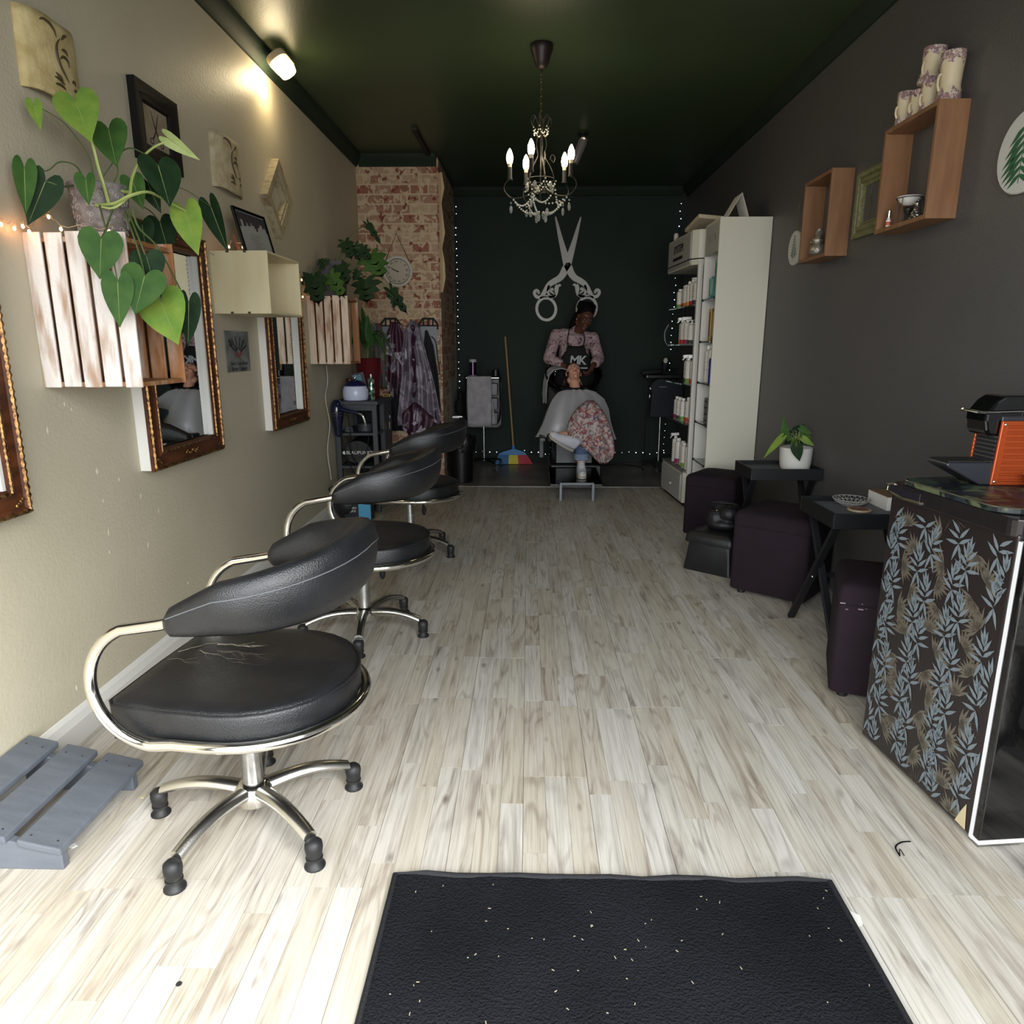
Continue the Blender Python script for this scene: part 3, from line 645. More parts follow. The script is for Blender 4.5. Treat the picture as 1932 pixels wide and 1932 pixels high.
# ------------------------------------------------------------------ crates and box
def ww(name, a, b): return M(name, a, .65, c2=b, nscale=(30, 30, 5), contrast=(.47, .68), bump=.25, bscale=50, rnd=True, detail=7)
m_ww = ww('whitewashed_pine', (226, 218, 212), (176, 146, 124))
m_ww2 = ww('thin_whitewash_pine', (206, 188, 170), (150, 104, 70))
m_raw = M('brown_pine', (150, 100, 60), .6, c2=(196, 176, 156), nscale=(20, 20, 4), contrast=(.5, .75), rnd=True, bump=.15)
def crate(label, y0, W, x1, z0, H, mt, group):
    """tall crate: slatted ends face along the wall, open toward the room"""
    D = x1 - XL; t = T('wooden_crate', label, 'crate', (XL, y0, z0), 0, group)
    n = 5; g = .011; sw = (D - g * (n - 1)) / n; rn = random.Random(int(y0 * 7))
    for yy, ins in ((0, 0), (W - .01, 0)):
        for k in range(n):
            x = k * (sw + g)
            MB().box(x, yy, .001 + rn.uniform(0, .004), x + sw, yy + .009, H - rn.uniform(0, .005)).obj('slat', mt if yy == 0 else m_raw, t, bevel=.0025)
    for z in (.012, H - .022):
        MB().box(.002, .0095, z - .008, D - .004, W - .0105, z + .006).obj('end_board', m_raw, t, bevel=.002)
    for k in range(3):
        y = .012 + k * (W - .024) / 3
        MB().box(.001, y, .02, .009, y + (W - .024) / 3 - .012, H - .03).obj('back_slat', m_raw, t)
    return t
crate('whitewashed slatted crate under the big embossed plant pot', 2.125, .285, -1.16, 1.125, .447, m_ww, 'slatted crates fixed to the beige wall')
crate('browner slatted crate farther along, holding the cut-leaf plant', 4.80, .29, -1.19, 1.125, .447, m_ww2, 'slatted crates fixed to the beige wall')
t = T('plywood_box', 'plain pale plywood box shelf open toward the room, above the tin sign', 'box shelf', (XL, 3.375, 1.395), 0)
D, W, H = .265, .46, .277
boxo('side_panel', (0, 0, 0, D, .009, H), m_ply, t); boxo('side_panel', (0, W - .009, 0, D, W, H), m_ply, t)
boxo('bottom_panel', (0, .009, .0, D, W - .009, .009), m_ply, t); boxo('top_panel', (0, .009, H - .009, D, W - .009, H), m_ply, t)
boxo('back_panel', (0, .009, .009, .006, W - .009, H - .009), m_ply, t)
m = MB()
for x in (.075, .155):
    for z in (-.0005, H - .0085): m.box(x, -.0008, z, x + .014, .004, z + .009)
m.obj('finger_joint', M('dark_notch', (70, 60, 48), .8), t)
m = MB().box(D + .0002, .03, H - .014, D + .0008, .14, H - .012)
t = T('photo_frame', 'black-framed certificate leaning back on top of the plywood box', 'picture', (-1.31, 3.62, 1.672), R(-6))
tilt = MB(); tilt.X = Matrix.Rotation(R(-14), 4, 'Y')
tilt.box(-.006, -.16, 0, .006, -.145, .215).box(-.006, .145, 0, .006, .16, .215).box(-.006, -.145, 0, .006, .145, .014).box(-.006, -.145, .201, .006, .145, .215)
tilt.obj('frame', m_gloss, t)
tilt = MB(); tilt.X = Matrix.Rotation(R(-14), 4, 'Y'); tilt.box(-.005, -.145, .014, .002, .145, .201)
tilt.obj('certificate', M('certificate_paper', (150, 152, 150), .35), t)
tilt = MB(); tilt.X = Matrix.Rotation(R(-14), 4, 'Y'); rn = random.Random(2)
for k in range(26):
    y = -.135 + k * .0108; tilt.box(.0021, y, .185 - rn.uniform(.02, .06), .0026, y + .010, .198)
for k in range(7): tilt.box(.0021, -.05 + rn.uniform(-.02, .02), .10 - k * .011, .0024, .05 + rn.uniform(-.02, .02), .1015 - k * .011)
tilt.obj('certificate_print', M('dark_print', (44, 40, 48), .6), t)
MB().bar((-.05, -.11, .0), (-.075, -.12, .09), .004, .014).obj('easel_leg', M('orange_wood', (110, 60, 34), .6), t)

# ------------------------------------------------------------------ leaves
def heart(base, tip, wd, nrm, m, parent, name='leaf', fold=.18, droop=.12, vein=True):
    base = Vector(base); tip = Vector(tip); a = tip - base; L_ = a.length; a.normalize(); n = Vector(nrm); n = (n - a * n.dot(a)).normalized(); s = n.cross(a)
    g = MB(); rows = []; S = 12; J = 4
    O = spline([(.13, 0, 0), (.02, .07, 0), (-.075, .19, 0), (-.06, .34, 0), (.04, .455, 0), (.19, .505, 0), (.37, .47, 0), (.55, .375, 0), (.72, .25, 0), (.87, .11, 0), (1, 0, 0)], 4)
    nO = len(O) - 1
    for i in range(S + 1):
        q = i / S; e = q * nO; k0 = min(nO - 1, int(e)); E = O[k0].lerp(O[k0 + 1], e - k0); mu_ = .13 + .87 * q ** 1.15
        row = []
        for j in range(-J, J + 1):
            f = j / J; u = mu_ + (E.x - mu_) * abs(f); v = E.y * f
            row.append(base + a * (u - .13) / .87 * L_ + s * v * wd + n * (abs(v) * wd * fold * 1.2 - droop * L_ * u * abs(u) - .12 * wd * v * v * 2 + .006 * wd * math.sin(q * 16) * abs(f)))
        rows.append(row)
    g.rings(rows, closed_u=False)
    if vein and L_ > .04: g.mi = 1; g.tube([r[J] + n * .0006 for r in rows[:-1]], [L_ * .009 * (1 - k / 14) for k in range(S)], 4)
    return g.obj(name, [m, m_stem], parent, smooth=True, angle=2)
def vine(pts, r, m, parent, name='stem', taper=.6):
    p = spline(pts, 6); K = len(p)
    return MB().tube(p, [r * (1 - (1 - taper) * i / K) for i in range(K)], 6).obj(name, m, parent, smooth=True)
camdir = lambda p: (Vector((0, 0, 1.4)) - Vector(p)).normalized()

t = T('potted_philodendron', 'large heart-leaved trailing plant in embossed grey pot on the near crate', 'plant', (-1.305, 2.275, 1.572), 0)
inv = Vector(t.location)
pot = MB().lathe([(.062, 0), (.065, .004), (.073, .06), (.079, .11), (.082, .135), (.086, .145), (.083, .149), (.077, .145), (.072, .11), (.02, .108)], n=36).obj('pot', M('embossed_grey_clay', (136, 128, 124), .6, c2=(96, 88, 86), nscale=(40, 40, 40)), t, smooth=True)
em = MB(); rn = random.Random(4)
for k in range(150):
    th = rn.uniform(0, 6.28); z = rn.uniform(.012, .128); r_ = .0655 + .0165 * z / .135 + .0005; r2 = rn.uniform(.004, .009); a0 = rn.uniform(0, 6.28); pts = []
    for i in range(9):
        a = a0 + i * .62; q = r2 * (1 - i * .07); pts.append(((r_) * math.cos(th + q * math.cos(a) / r_), r_ * math.sin(th + q * math.cos(a) / r_), z + q * math.sin(a)))
    em.tube(pts, .0011, 4)
em.obj('embossed_scrolls', M('pale_grey_clay', (168, 162, 156), .6), pot, smooth=True, kind='stuff')
MB().lathe([(.001, .11), (.074, .112)], n=24, caps=False).obj('soil', m_soil, pot)
LV = [((-1.285,2.180,1.927), (-1.212,2.100,1.804), 71, m_leafA, 0), ((-1.255,2.280,1.879), (-1.214,2.220,1.766), 62, m_leafB, 1), ((-1.115,2.360,1.872), (-1.005,2.300,1.800), 24, m_leafD, 2),
      ((-1.137,2.320,1.787), (-1.082,2.260,1.664), 68, m_leafC, 3), ((-1.400,2.090,1.728), (-1.387,2.050,1.603), 36, m_leafB, 4), ((-1.365,2.120,1.701), (-1.408,2.080,1.580), 58, m_leafC, 5),
      ((-1.249,2.120,1.706), (-1.239,2.100,1.636), 33, m_leafB, 6), ((-1.103,2.400,1.671), (-1.061,2.360,1.534), 54, m_leafA, 7), ((-1.113,2.620,1.723), (-1.054,2.580,1.570), 36, m_leafC, 8),
      ((-1.249,2.520,1.655), (-1.209,2.480,1.545), 50, m_leafC, 9), ((-1.399,2.170,1.913), (-1.378,2.150,1.843), 24, m_leafA, 10), ((-1.211,2.300,1.738), (-1.178,2.280,1.656), 38, m_leafB, 11),
      ((-1.196,2.360,1.749), (-1.165,2.360,1.658), 36, m_leafC, 12), ((-1.197,2.070,1.542), (-1.205,2.050,1.432), 70, m_leafB, 13), ((-1.160,2.060,1.425), (-1.160,2.040,1.300), 52, m_leafB, 14),
      ((-1.102,2.100,1.445), (-1.122,2.060,1.338), 73, m_leafB, 15), ((-1.122,2.160,1.504), (-1.106,2.160,1.424), 58, m_leafC, 16), ((-1.108,2.190,1.381), (-1.049,2.140,1.256), 84, m_leafA, 17),
      ((-1.076,2.300,1.384), (-1.076,2.270,1.247), 38, m_leafC, 18), ((-1.275,2.450,1.638), (-1.256,2.420,1.545), 40, m_leafC, 19)]
rn = random.Random(8)
for b, e_, wpx, m, i in LV:
    b = Vector(b); e_ = Vector(e_); c_ = (b + e_) / 2
    n = camdir(c_) + Vector((rn.uniform(-.35, .35), 0, rn.uniform(-.1, .4)))
    heart(b - inv, e_ - inv, wpx * c_.y / 1290, n, m, t, fold=(.5 if wpx < 40 else .2), droop=.08)
VN = [([(-1.237,2.200,1.660), (-1.233,2.180,1.702), (-1.237,2.170,1.749), (-1.239,2.160,1.802), (-1.265,2.180,1.877), (-1.291,2.190,1.927)], .0052, m_stem),
      ([(-1.277,2.200,1.653), (-1.221,2.200,1.657), (-1.171,2.200,1.678), (-1.139,2.240,1.696), (-1.137,2.320,1.694), (-1.103,2.400,1.671)], .0055, m_stem),
      ([(-1.180,2.220,1.687), (-1.189,2.260,1.740), (-1.179,2.300,1.798), (-1.154,2.340,1.843), (-1.116,2.360,1.866)], .0048, m_stem),
      ([(-1.236,2.150,1.642), (-1.201,2.100,1.588), (-1.184,2.090,1.516), (-1.160,2.060,1.425)], .003, m_stemd),
      ([(-1.168,2.200,1.641), (-1.155,2.200,1.589), (-1.127,2.250,1.536), (-1.092,2.300,1.408), (-1.076,2.300,1.381)], .0035, m_stemd),
      ([(-1.193,2.200,1.633), (-1.144,2.140,1.566), (-1.118,2.120,1.491), (-1.102,2.100,1.445)], .0032, m_stemd),
      ([(-1.195,2.220,1.644), (-1.149,2.180,1.557), (-1.123,2.180,1.468), (-1.108,2.190,1.381)], .0035, m_stemd),
      ([(-1.340,2.240,1.722), (-1.332,2.160,1.695), (-1.350,2.120,1.697), (-1.365,2.120,1.701)], .003, m_stemd),
      ([(-1.335,2.260,1.733), (-1.334,2.220,1.765), (-1.355,2.180,1.765), (-1.370,2.140,1.733), (-1.400,2.090,1.725)], .0025, m_stemd),
      ([(-1.295,2.240,1.744), (-1.293,2.220,1.796), (-1.320,2.200,1.851), (-1.338,2.180,1.877), (-1.399,2.170,1.913)], .0026, m_stemd),
      ([(-1.247,2.260,1.726), (-1.231,2.260,1.762), (-1.245,2.270,1.823), (-1.255,2.280,1.879)], .003, m_stemd),
      ([(-1.309,2.300,1.745), (-1.235,2.320,1.832), (-1.176,2.320,1.820), (-1.137,2.320,1.787)], .0026, m_stemd),
      ([(-1.294,2.300,1.734), (-1.287,2.400,1.716), (-1.176,2.500,1.764), (-1.113,2.620,1.723)], .002, m_stemd),
      ([(-1.298,2.280,1.737), (-1.226,2.260,1.703), (-1.180,2.220,1.687), (-1.223,2.200,1.645), (-1.263,2.180,1.648)], .006, m_stem),
      ([(-1.211,2.170,1.635), (-1.208,2.120,1.577), (-1.197,2.070,1.542)], .003, m_stemd), ([(-1.200,2.300,1.673), (-1.240,2.450,1.677), (-1.249,2.520,1.655)], .0025, m_stemd),
      ([(-1.316,2.270,1.738), (-1.290,2.200,1.728), (-1.249,2.120,1.706)], .0025, m_stemd), ([(-1.247,2.280,1.689), (-1.211,2.300,1.738)], .0025, m_stemd)]
for pts, r_, m in VN: vine([Vector(p) - inv for p in pts], r_, m, t)

# cut-leaf plant on the far crate
def lobed(base, tip, wd, nrm, m, parent):
    base = Vector(base); tip = Vector(tip); a = tip - base; L_ = a.length; a.normalize(); n = Vector(nrm); n = (n - a * n.dot(a)).normalized(); s = n.cross(a)
    g = MB(); P = lambda u, v, h=0: g._v(base + a * u * L_ + s * v * wd + n * (h * wd - .3 * abs(v) * wd - .15 * L_ * u * abs(u)))
    for sg in (-1, 1):
        o_ = [(.02, .03), (-.10, .10), (-.20, .30), (-.08, .30), (.02, .20), (.02, .36), (.12, .50), (.20, .40), (.22, .20), (.32, .32), (.46, .42), (.48, .28), (.46, .14), (.58, .22), (.72, .26), (.70, .14), (.78, .06), (1.0, 0)]
        mid = [P(-.0 + i / (len(o_) - 1), 0) for i in range(len(o_))]; ed = [P(u, sg * v) for u, v in o_]
        for i in range(len(o_) - 1): g.face([mid[i], mid[i + 1], ed[i + 1], ed[i]] if i < len(o_) - 2 else [mid[i], mid[i + 1], ed[i]])
    return g.obj('leaf', m, parent, smooth=True, angle=2)
t = T('potted_cutleaf_plant', 'plant with deeply cut dark leaves in a grey pot on the far crate', 'plant', (-1.315, 4.94, 1.572), 0)
inv = Vector(t.location)
MB().lathe([(.082, 0), (.085, .01), (.1, .19), (.104, .2), (.104, .225), (.094, .225), (.09, .19), (.02, .188)], n=4, sx=1.15, sy=1.15).obj('pot', M('slate_grey_plastic', (66, 64, 70), .6), t, bevel=.004).rotation_euler = (0, 0, R(45))
CL = [((-1.386,4.720,1.687), (-1.345,4.680,1.498), 40), ((-1.401,4.740,1.653), (-1.459,4.700,1.672), 22), ((-1.252,4.850,1.765), (-1.179,4.800,1.641), 30), ((-1.226,4.950,1.929), (-1.171,4.900,1.807), 24),
      ((-1.176,5.000,1.909), (-1.142,5.000,1.801), 22), ((-1.078,5.050,1.861), (-0.984,5.000,1.698), 46), ((-1.092,4.900,1.683), (-1.082,4.850,1.521), 46), ((-1.101,5.100,2.061), (-1.006,5.100,1.918), 12),
      ((-0.957,5.050,1.630), (-0.830,5.000,1.455), 20), ((-1.298,4.800,1.701), (-1.196,4.750,1.552), 28), ((-1.132,4.900,1.736), (-1.178,4.900,1.669), 16), ((-1.134,5.000,1.889), (-1.065,5.000,1.814), 22), ((-1.322,4.800,1.760), (-1.368,4.800,1.799), 22), ((-0.924,5.000,1.574), (-0.920,5.000,1.490), 12)]
rn = random.Random(12)
for b, e_, wpx in CL:
    b = Vector(b); e_ = Vector(e_); lobed(b - inv, e_ - inv, wpx * 1.3 * b.y / 1290, camdir(b) + Vector((rn.uniform(-.4, .4), 0, rn.uniform(0, .4))), m_leafC if rn.random() < .75 else m_leafB, t)
top = Vector((-1.312,4.940,1.758))
for b, e_, wpx in CL:
    b = Vector(b); mid = (b + top) / 2 + Vector((0, 0, .05)); vine([top - inv - Vector((0, 0, .03)), mid - inv, b - inv], .0028, m_stemd, t)

# warm fairy lights over the crates
t = T('fairy_lights', 'warm white fairy light string trailing over the wall crates', 'string lights', (0, 0, 0), 0)
FL = [(-1.450,2.034,1.574), (-1.440,2.070,1.569), (-1.430,2.092,1.578), (-1.420,2.101,1.565), (-1.422,2.200,1.621), (-1.346,2.130,1.576), (-1.212,2.140,1.570), (-1.295,2.340,1.620), (-1.440,2.888,1.676), (-1.440,3.381,1.643), (-1.427,3.400,1.659), (-1.385,3.420,1.693), (-1.352,3.500,1.703), (-1.400,4.527,1.644), (-1.420,4.591,1.548), (-1.411,4.780,1.587)]
FL = [Vector(p) for p in FL]
wi = spline([p + Vector((0, 0, .012)) for p in FL], 5)
MB().tube([(p.x, p.y, p.z + .006 * math.sin(i * 1.9)) for i, p in enumerate(wi)], .0013, 5).obj('wire', M('clear_wire', (170, 150, 120), .4), t)
m_warm = M('warm_led', (255, 200, 140), .4, emit=(255, 176, 110), es=28)
for p in FL: MB().ell(p, (.0042, .0042, .006), 8, 6).obj('bulb', m_warm, t, smooth=True)
dn = [(-1.425,5.050,1.112), (-1.440,5.108,0.998), (-1.440,5.028,0.883), (-1.440,5.098,0.696), (-1.440,5.003,0.516), (-1.440,5.053,0.293)]
o = MB().tube(spline([Vector(p) for p in dn], 5), .004, 5).obj('power_cable', M('white_cable', (190, 186, 176), .5), smooth=True); tag(o, 'white cable hanging from the far crate behind the hair dryer', 'cable')

# ------------------------------------------------------------------ right wall: box shelves, frame, plaques
def wallbox(label, y0, y1, z0, z1, x0):
    t = T('box_shelf', label, 'box shelf', (x0, y0, z0), 0, 'open oak box shelves on the charcoal wall'); D = XR - x0; W = y1 - y0; H = z1 - z0; th = .017
    boxo('side_panel', (0, 0, 0, D, th, H), m_brownb, t, bevel=.001); boxo('side_panel', (0, W - th, 0, D, W, H), m_brownb, t, bevel=.001)
    boxo('bottom_panel', (0, th, 0, D, W - th, th), m_brownb, t, bevel=.001); boxo('top_panel', (0, th, H - th, D, W - th, H), m_brownb, t, bevel=.001)
    return t
wallbox('larger open oak box shelf with the ceramic vases on top', 2.865, 3.27, 1.715, 2.122, 1.487)
wallbox('smaller open oak box shelf holding the silver ornament', 3.79, 4.15, 1.69, 2.10, 1.49)
t = T('picture_frame', 'empty distressed green frame between the two oak box shelves', 'picture frame', (XR, 3.545, 1.905), R(180))
m_grn = M('distressed_green', (118, 118, 82), .55, c2=(96, 96, 64), nscale=(10, 60, 60), contrast=(.45, .6))
frame_obj(t, .34, .30, .07, .024, m_grn, steps=[(0, 0), (0, .02), (.01, .024), (.024, .020), (.028, .012), (.036, .018), (.052, .020), (.058, .010), (.07, .006), (.07, 0)])
MB().tube(spline([(.008, -.01, .09), (.012, -.02, .03), (.01, -.005, -.02), (.012, -.015, -.07)], 5), .0012, 5).tube(spline([(.008, .05, .085), (.011, .06, .04), (.012, .05, .0)], 5), .001, 5).obj('hanging_wire', m_chrome, t)
m_plq = M('white_plaque', (196, 196, 190), .5); m_plg = M('painted_leaf_green', (44, 92, 62), .6)
def plaque(label, y, z, r, kind):
    t = T('round_plaque', label, 'wall plaque', (XR, y, z), 0, 'round botanical plaques on the charcoal wall')
    m = MB(); m.X = Matrix.Rotation(R(-90), 4, 'Y'); m.lathe([(r * .98, .004), (r, .006), (r, .016), (r * .97, .020), (.001, .020)], n=48); m.lathe([(r * .98, .004), (.001, .003)], n=48, caps=False)
    o = m.obj('disc', m_plq, t, smooth=True, angle=.5)
    g = MB(); x = -.0206
    if kind == 0:   # split monstera leaf
        g.tube([(x, .0, -r * .75), (x, 0, r * .7)], .0016, 5, flat=.5)
        for sg in (-1, 1):
            for k in range(7):
                z0 = r * (.62 - k * .19); L_ = r * (.42 + .33 * math.sin((k + 1) / 7 * PI)); a = R(30 + 4 * k) if k < 5 else R(60)
                p = [(x, 0, z0), (x, sg * L_ * .5, z0 - L_ * .28 + .006), (x, sg * L_, z0 - L_ * .75), (x, sg * L_ * .45, z0 - L_ * .5), (x, 0, z0 - r * .08)]
                vs = [g._v(q) for q in p]; g.face(vs)
    else:           # fern frond
        g.tube([(x, .01, -r * .8), (x, 0, r * .75)], .0012, 5, flat=.5)
        for sg in (-1, 1):
            for k in range(8):
                z0 = -r * .6 + k * r * .17; L_ = r * .5 * (1 - k / 11)
                vs = [g._v(q) for q in ((x, 0, z0), (x, sg * L_ * .5, z0 + L_ * .2), (x, sg * L_, z0 + L_ * .6), (x, sg * L_ * .4, z0 + L_ * .5))]; g.face(vs)
    g.obj('painted_leaf', m_plg if kind == 0 else M('grey_green_paint', (92, 108, 98), .6), t)
    if kind: MB().tube([(-.012, 0, r * .9), (-.006, .0, r * .9 + .17)], .0025, 6).ell((-.006, 0, r * .9 + .17), (.006, .006, .006)).obj('hanging_cord', M('jute_cord', (120, 96, 66), .8), t)
    return t
plaque('round white plaque with a painted monstera leaf, cut by the right edge', 2.50, 1.857, .128, 0)
plaque('smaller round plaque with a fern sprig hanging on a cord beside the small box shelf', 4.49, 1.815, .098, 1)

# ceramic vases
m_vase = M('cream_ceramic', (206, 190, 158), .42); nt = m_vase.node_tree
def vase_mat():
    m = speckle('marbled_glaze', (190, 166, 150), [(156, 116, 100), (206, 192, 184), (134, 108, 114)], 60, (.48, .55), .3); return m
m_glz = vase_mat()
def vase(label, loc, r, h, rot=(0, 0, 0)):
    t = T('ceramic_vase', label, 'vase', loc, rot[2], 'cream vases with marbled rims on the larger oak box shelf'); t.rotation_euler = rot
    P = lambda q: r * (1 + .05 * math.sin(q * 9) - .10 * math.exp(-((q - .32) / .12) ** 2) + .05 * (q < .1))
    pr = [(P(i / 24), h * i / 24) for i in range(25)]
    MB().lathe([(r * .5, 0)] + pr[0:1] + pr[1:25] + [(r * .86, h), (r * .8, h * .9), (.002, h * .88)], n=28).obj('body', m_vase, t, smooth=True)
    for nm, a, b in (('lower_rim', 0, 5), ('upper_rim', 19, 24)):
        m = MB(); rg = []
        for i in range(a, b + 1):
            q = i / 24; rg.append([((P(q) + .0012) * math.cos(j * PI / 14), (P(q) + .0012) * math.sin(j * PI / 14), h * q + (.012 * math.sin(j * 1.3) + .006 * math.sin(j * 2.9)) * (1 if (i == b and a == 0) or (i == a and a) else 0)) for j in range(28)])
        m.rings(rg, cap0=False, cap1=False).obj(nm, m_glz, t, smooth=True)
    MB().tube(spline([(-r * .93, 0, h * .58), (-r * 1.12, 0, h * .54), (-r * 1.17, 0, h * .38), (-r * .98, 0, h * .24)], 5), .0045, 8).obj('handle', m_vase, t, smooth=True)
vz = 2.122
vase('tallest cream vase, nearest, at the front corner of the oak box', (1.548, 2.925, vz), .039, .170)
vase('cream vase standing third from the front on the oak box', (1.540, 3.045, vz), .031, .118)
vase('short cream vase in the middle of the row on the oak box', (1.535, 3.120, vz), .028, .105)
vase('slim cream vase at the far end of the oak box', (1.528, 3.205, vz), .031, .125)
vase('cream vase balanced askew on top of the other vases', (1.545, 3.075, vz + .112), .039, .125, (R(4), R(3), R(20)))

# small things inside the boxes
bz = 1.715 + .017
t = T('oil_burner', 'white bowl on a black wire stand inside the larger oak box', 'oil burner', (1.545, 3.115, bz), 0)
MB().lathe([(.002, .072), (.02, .074), (.038, .09), (.046, .104), (.048, .106), (.044, .106), (.036, .092), (.002, .078)], n=28).obj('bowl', M('white_porcelain', (222, 220, 214), .2), t, smooth=True)
m = MB().tube([(.049 * math.cos(a), .049 * math.sin(a), .100) for a in [k * PI / 10 for k in range(20)]], .0018, 5, closed=True)
for k in range(4):
    a = k * PI / 2 + .6; m.tube([(.049 * math.cos(a), .049 * math.sin(a), .100), (.05 * math.cos(a), .05 * math.sin(a), 0)], .0016, 5)
m.lathe([(.016, 0), (.018, .003), (.004, .006), (.004, .035), (.016, .05), (.018, .06)], n=14)
m.obj('wire_stand', m_iron, t, smooth=True)
t = T('small_bottle', 'tiny clear bottle with orange label at the far end of the larger oak box', 'bottle', (1.51, 3.20, bz), 0)
MB().lathe([(.009, 0), (.0095, .002), (.0095, .03), (.006, .034), (.006, .04)], n=14).obj('body', M('white_porcelain'), t, smooth=True)
MB().lathe([(.0097, .010), (.0097, .024)], n=14, caps=False).obj('label_band', M('orange_label', (190, 92, 56), .5), t)
MB().lathe([(.0065, .04), (.0075, .044), (.0075, .068), (.004, .072)], n=14).obj('cap', m_chrome, t, smooth=True)
t = T('silver_figurine', 'small silver seated figurine at the near end inside the larger oak box', 'figurine', (1.52, 2.995, bz), 0)
m = MB().ell((0, 0, .014), (.022, .024, .014)).ell((0, 0, .034), (.014, .015, .018)).ell((-.002, 0, .058), (.010, .010, .012)).ell((0, 0, .07), (.005, .005, .005))
for s in (-1, 1): m.cap((0, s * .014, .042), (-.012, s * .016, .026), .005, .004, 8).cap((0, s * .01, .012), (-.016, s * .018, .008), .007, .006, 8)
m.obj('figure', M('aged_silver', (170, 166, 158), .25, .9), t, smooth=True)
bz2 = 1.69 + .017
t = T('silver_ornament', 'silver ornament like a round creature with one raised ear in the small oak box', 'ornament', (1.545, 4.03, bz2), R(-20)); t.scale = (1.12, 1.12, 1.12)
m_sil = M('hammered_silver', (178, 172, 158), .35, .7, bump=.5, bscale=120)
m = MB().ell((0, 0, .034), (.038, .042, .034), 18, 12).ell((-.004, .006, .078), (.026, .028, .022), 16, 10)
m.ell((-.026, .012, .074), (.012, .011, .009), 10, 8)
m.tube(spline([(.0, -.014, .086), (-.002, -.04, .098), (-.002, -.066, .112), (-.002, -.080, .122)], 5), [.012, .013, .014, .0145, .015, .0155, .016, .016, .0155, .015, .014, .012, .010, .008, .005, .003][:16], 10, flat=.45)
m.tube(spline([(.0, .024, .088), (-.004, .038, .082), (-.008, .048, .068)], 5), [.009, .01, .0105, .011, .011, .0105, .010, .009, .008, .006, .004], 10, flat=.45)
m.obj('figure', m_sil, t, smooth=True)
MB().tube([(-.030, -.014, .070), (-.032, .004, .082), (-.03, .022, .072)], .0022, 6).obj('brow_ridge', M('polished_silver', (220, 216, 206), .2, .9), t, smooth=True)

# ------------------------------------------------------------------ tall white shelving
t = T('display_cabinet', 'tall white display cabinet with solid side panel and glass shelves', 'cabinet', (1.255, 4.97, 0), 0)
W = .385; D = XR - 1.255 - .003; H = 2.072
boxo('side_panel', (0, 0, 0, D, .018, H), m_white2, t, bevel=.001)
boxo('side_panel', (0, W - .018, 0, D, W, H), m_white, t, bevel=.001)
boxo('top_panel', (0, .018, H - .018, D, W - .018, H), m_white2, t)
boxo('header_panel', (.0, .018, 1.865, .016, W - .018, H - .018), M('silver_grey_laminate', (176, 176, 172), .4), t)
boxo('back_panel', (D - .01, .018, .05, D, W - .018, H - .018), m_cream, t)
boxo('bottom_panel', (.004, .018, .0, D, W - .018, .06), m_white2, t)
text('lettering', 'SALON', .07, M('faint_grey_print', (138, 138, 136), .5), t, (-.0005, W / 2, 1.965), (R(90), 0, R(-90)))
m_gshelf = M('green_edge_glass', (150, 175, 168), .05, trans=.85)
SA = [1.570, 1.279, .988, .700, .417]
for z in SA:
    s_ = boxo('glass_shelf', (-.004, .020, z - .008, D - .012, W - .02, z), m_gshelf, t)
    m = MB().box(-.008, .019, z - .012, .006, .030, z + .004).box(-.008, W - .03, z - .012, .006, W - .019, z + .004); m.obj('shelf_clip', m_blackm, t)
t = T('product_display', 'white retail display stand with header sign, glass shelves and drawer base', 'display stand', (1.223, 5.508, 0), R(3.2))
W = .66; D = .34
boxo('base', (0, 0, .03, D, W, .275), m_white2, t, bevel=.003)
boxo('plinth', (.02, .01, 0, D, W - .01, .03), m_blackm, t)
dr = boxo('drawer', (-.014, .03, .05, -.001, W - .03, .255), M('silver_grey_laminate'), t, bevel=.002)
MB().ell((-.024, W / 2 - .05, .14), (.010, .018, .010)).obj('knob', m_white, dr, smooth=True)
boxo('top_tray', (-.004, .0, .275, D, W, .288), M('grey_edge', (120, 120, 118), .5), t)
for y in (.0, .64): boxo('upright', (.27, y, .288, .31, y + .02, 1.84), m_white, t)
boxo('back_panel', (D - .02, 0, .288, D - .01, W, 1.84), M('clear_acrylic_grey', (120, 122, 122), .3, alpha=1), t)
boxo('front_post', (.02, -.035, .27, .055, -.008, 1.86), m_white, t)
hd = MB().prism([(-.02, .03), (.02, -.02), (.10, -.05), (D, -.05), (D, .72), (-.02, .72)], 1.83, 2.075, 'z').obj('header', m_white2, t, bevel=.003)
boxo('header_face', (-.026, .05, 1.845, -.021, .70, 2.06), M('header_grey', (168, 168, 162), .45), hd)
MB().prism([(-.028, .03), (.02, -.024), (.10, -.055), (.10, -.051), (.02, -.019), (-.021, .034), (-.021, .72), (-.028, .72)], 1.868, 1.876, 'z').obj('header_groove', m_blackm, hd)
text('lettering', 'SYSTEM', .082, m_blackm, t, (-.0290, .38, 1.985), (R(90), 0, R(-90 )), extrude=.001)
boxo('lettering_bar', (-.0275, .26, 1.905, -.0265, .54, 1.928), m_blackm, t)
SB = [1.545, 1.258, .958, .655]
for z in SB: boxo('glass_shelf', (-.01, .0, z - .008, .27, W, z), m_gshelf, t)
dispM = t.matrix_basis.copy()
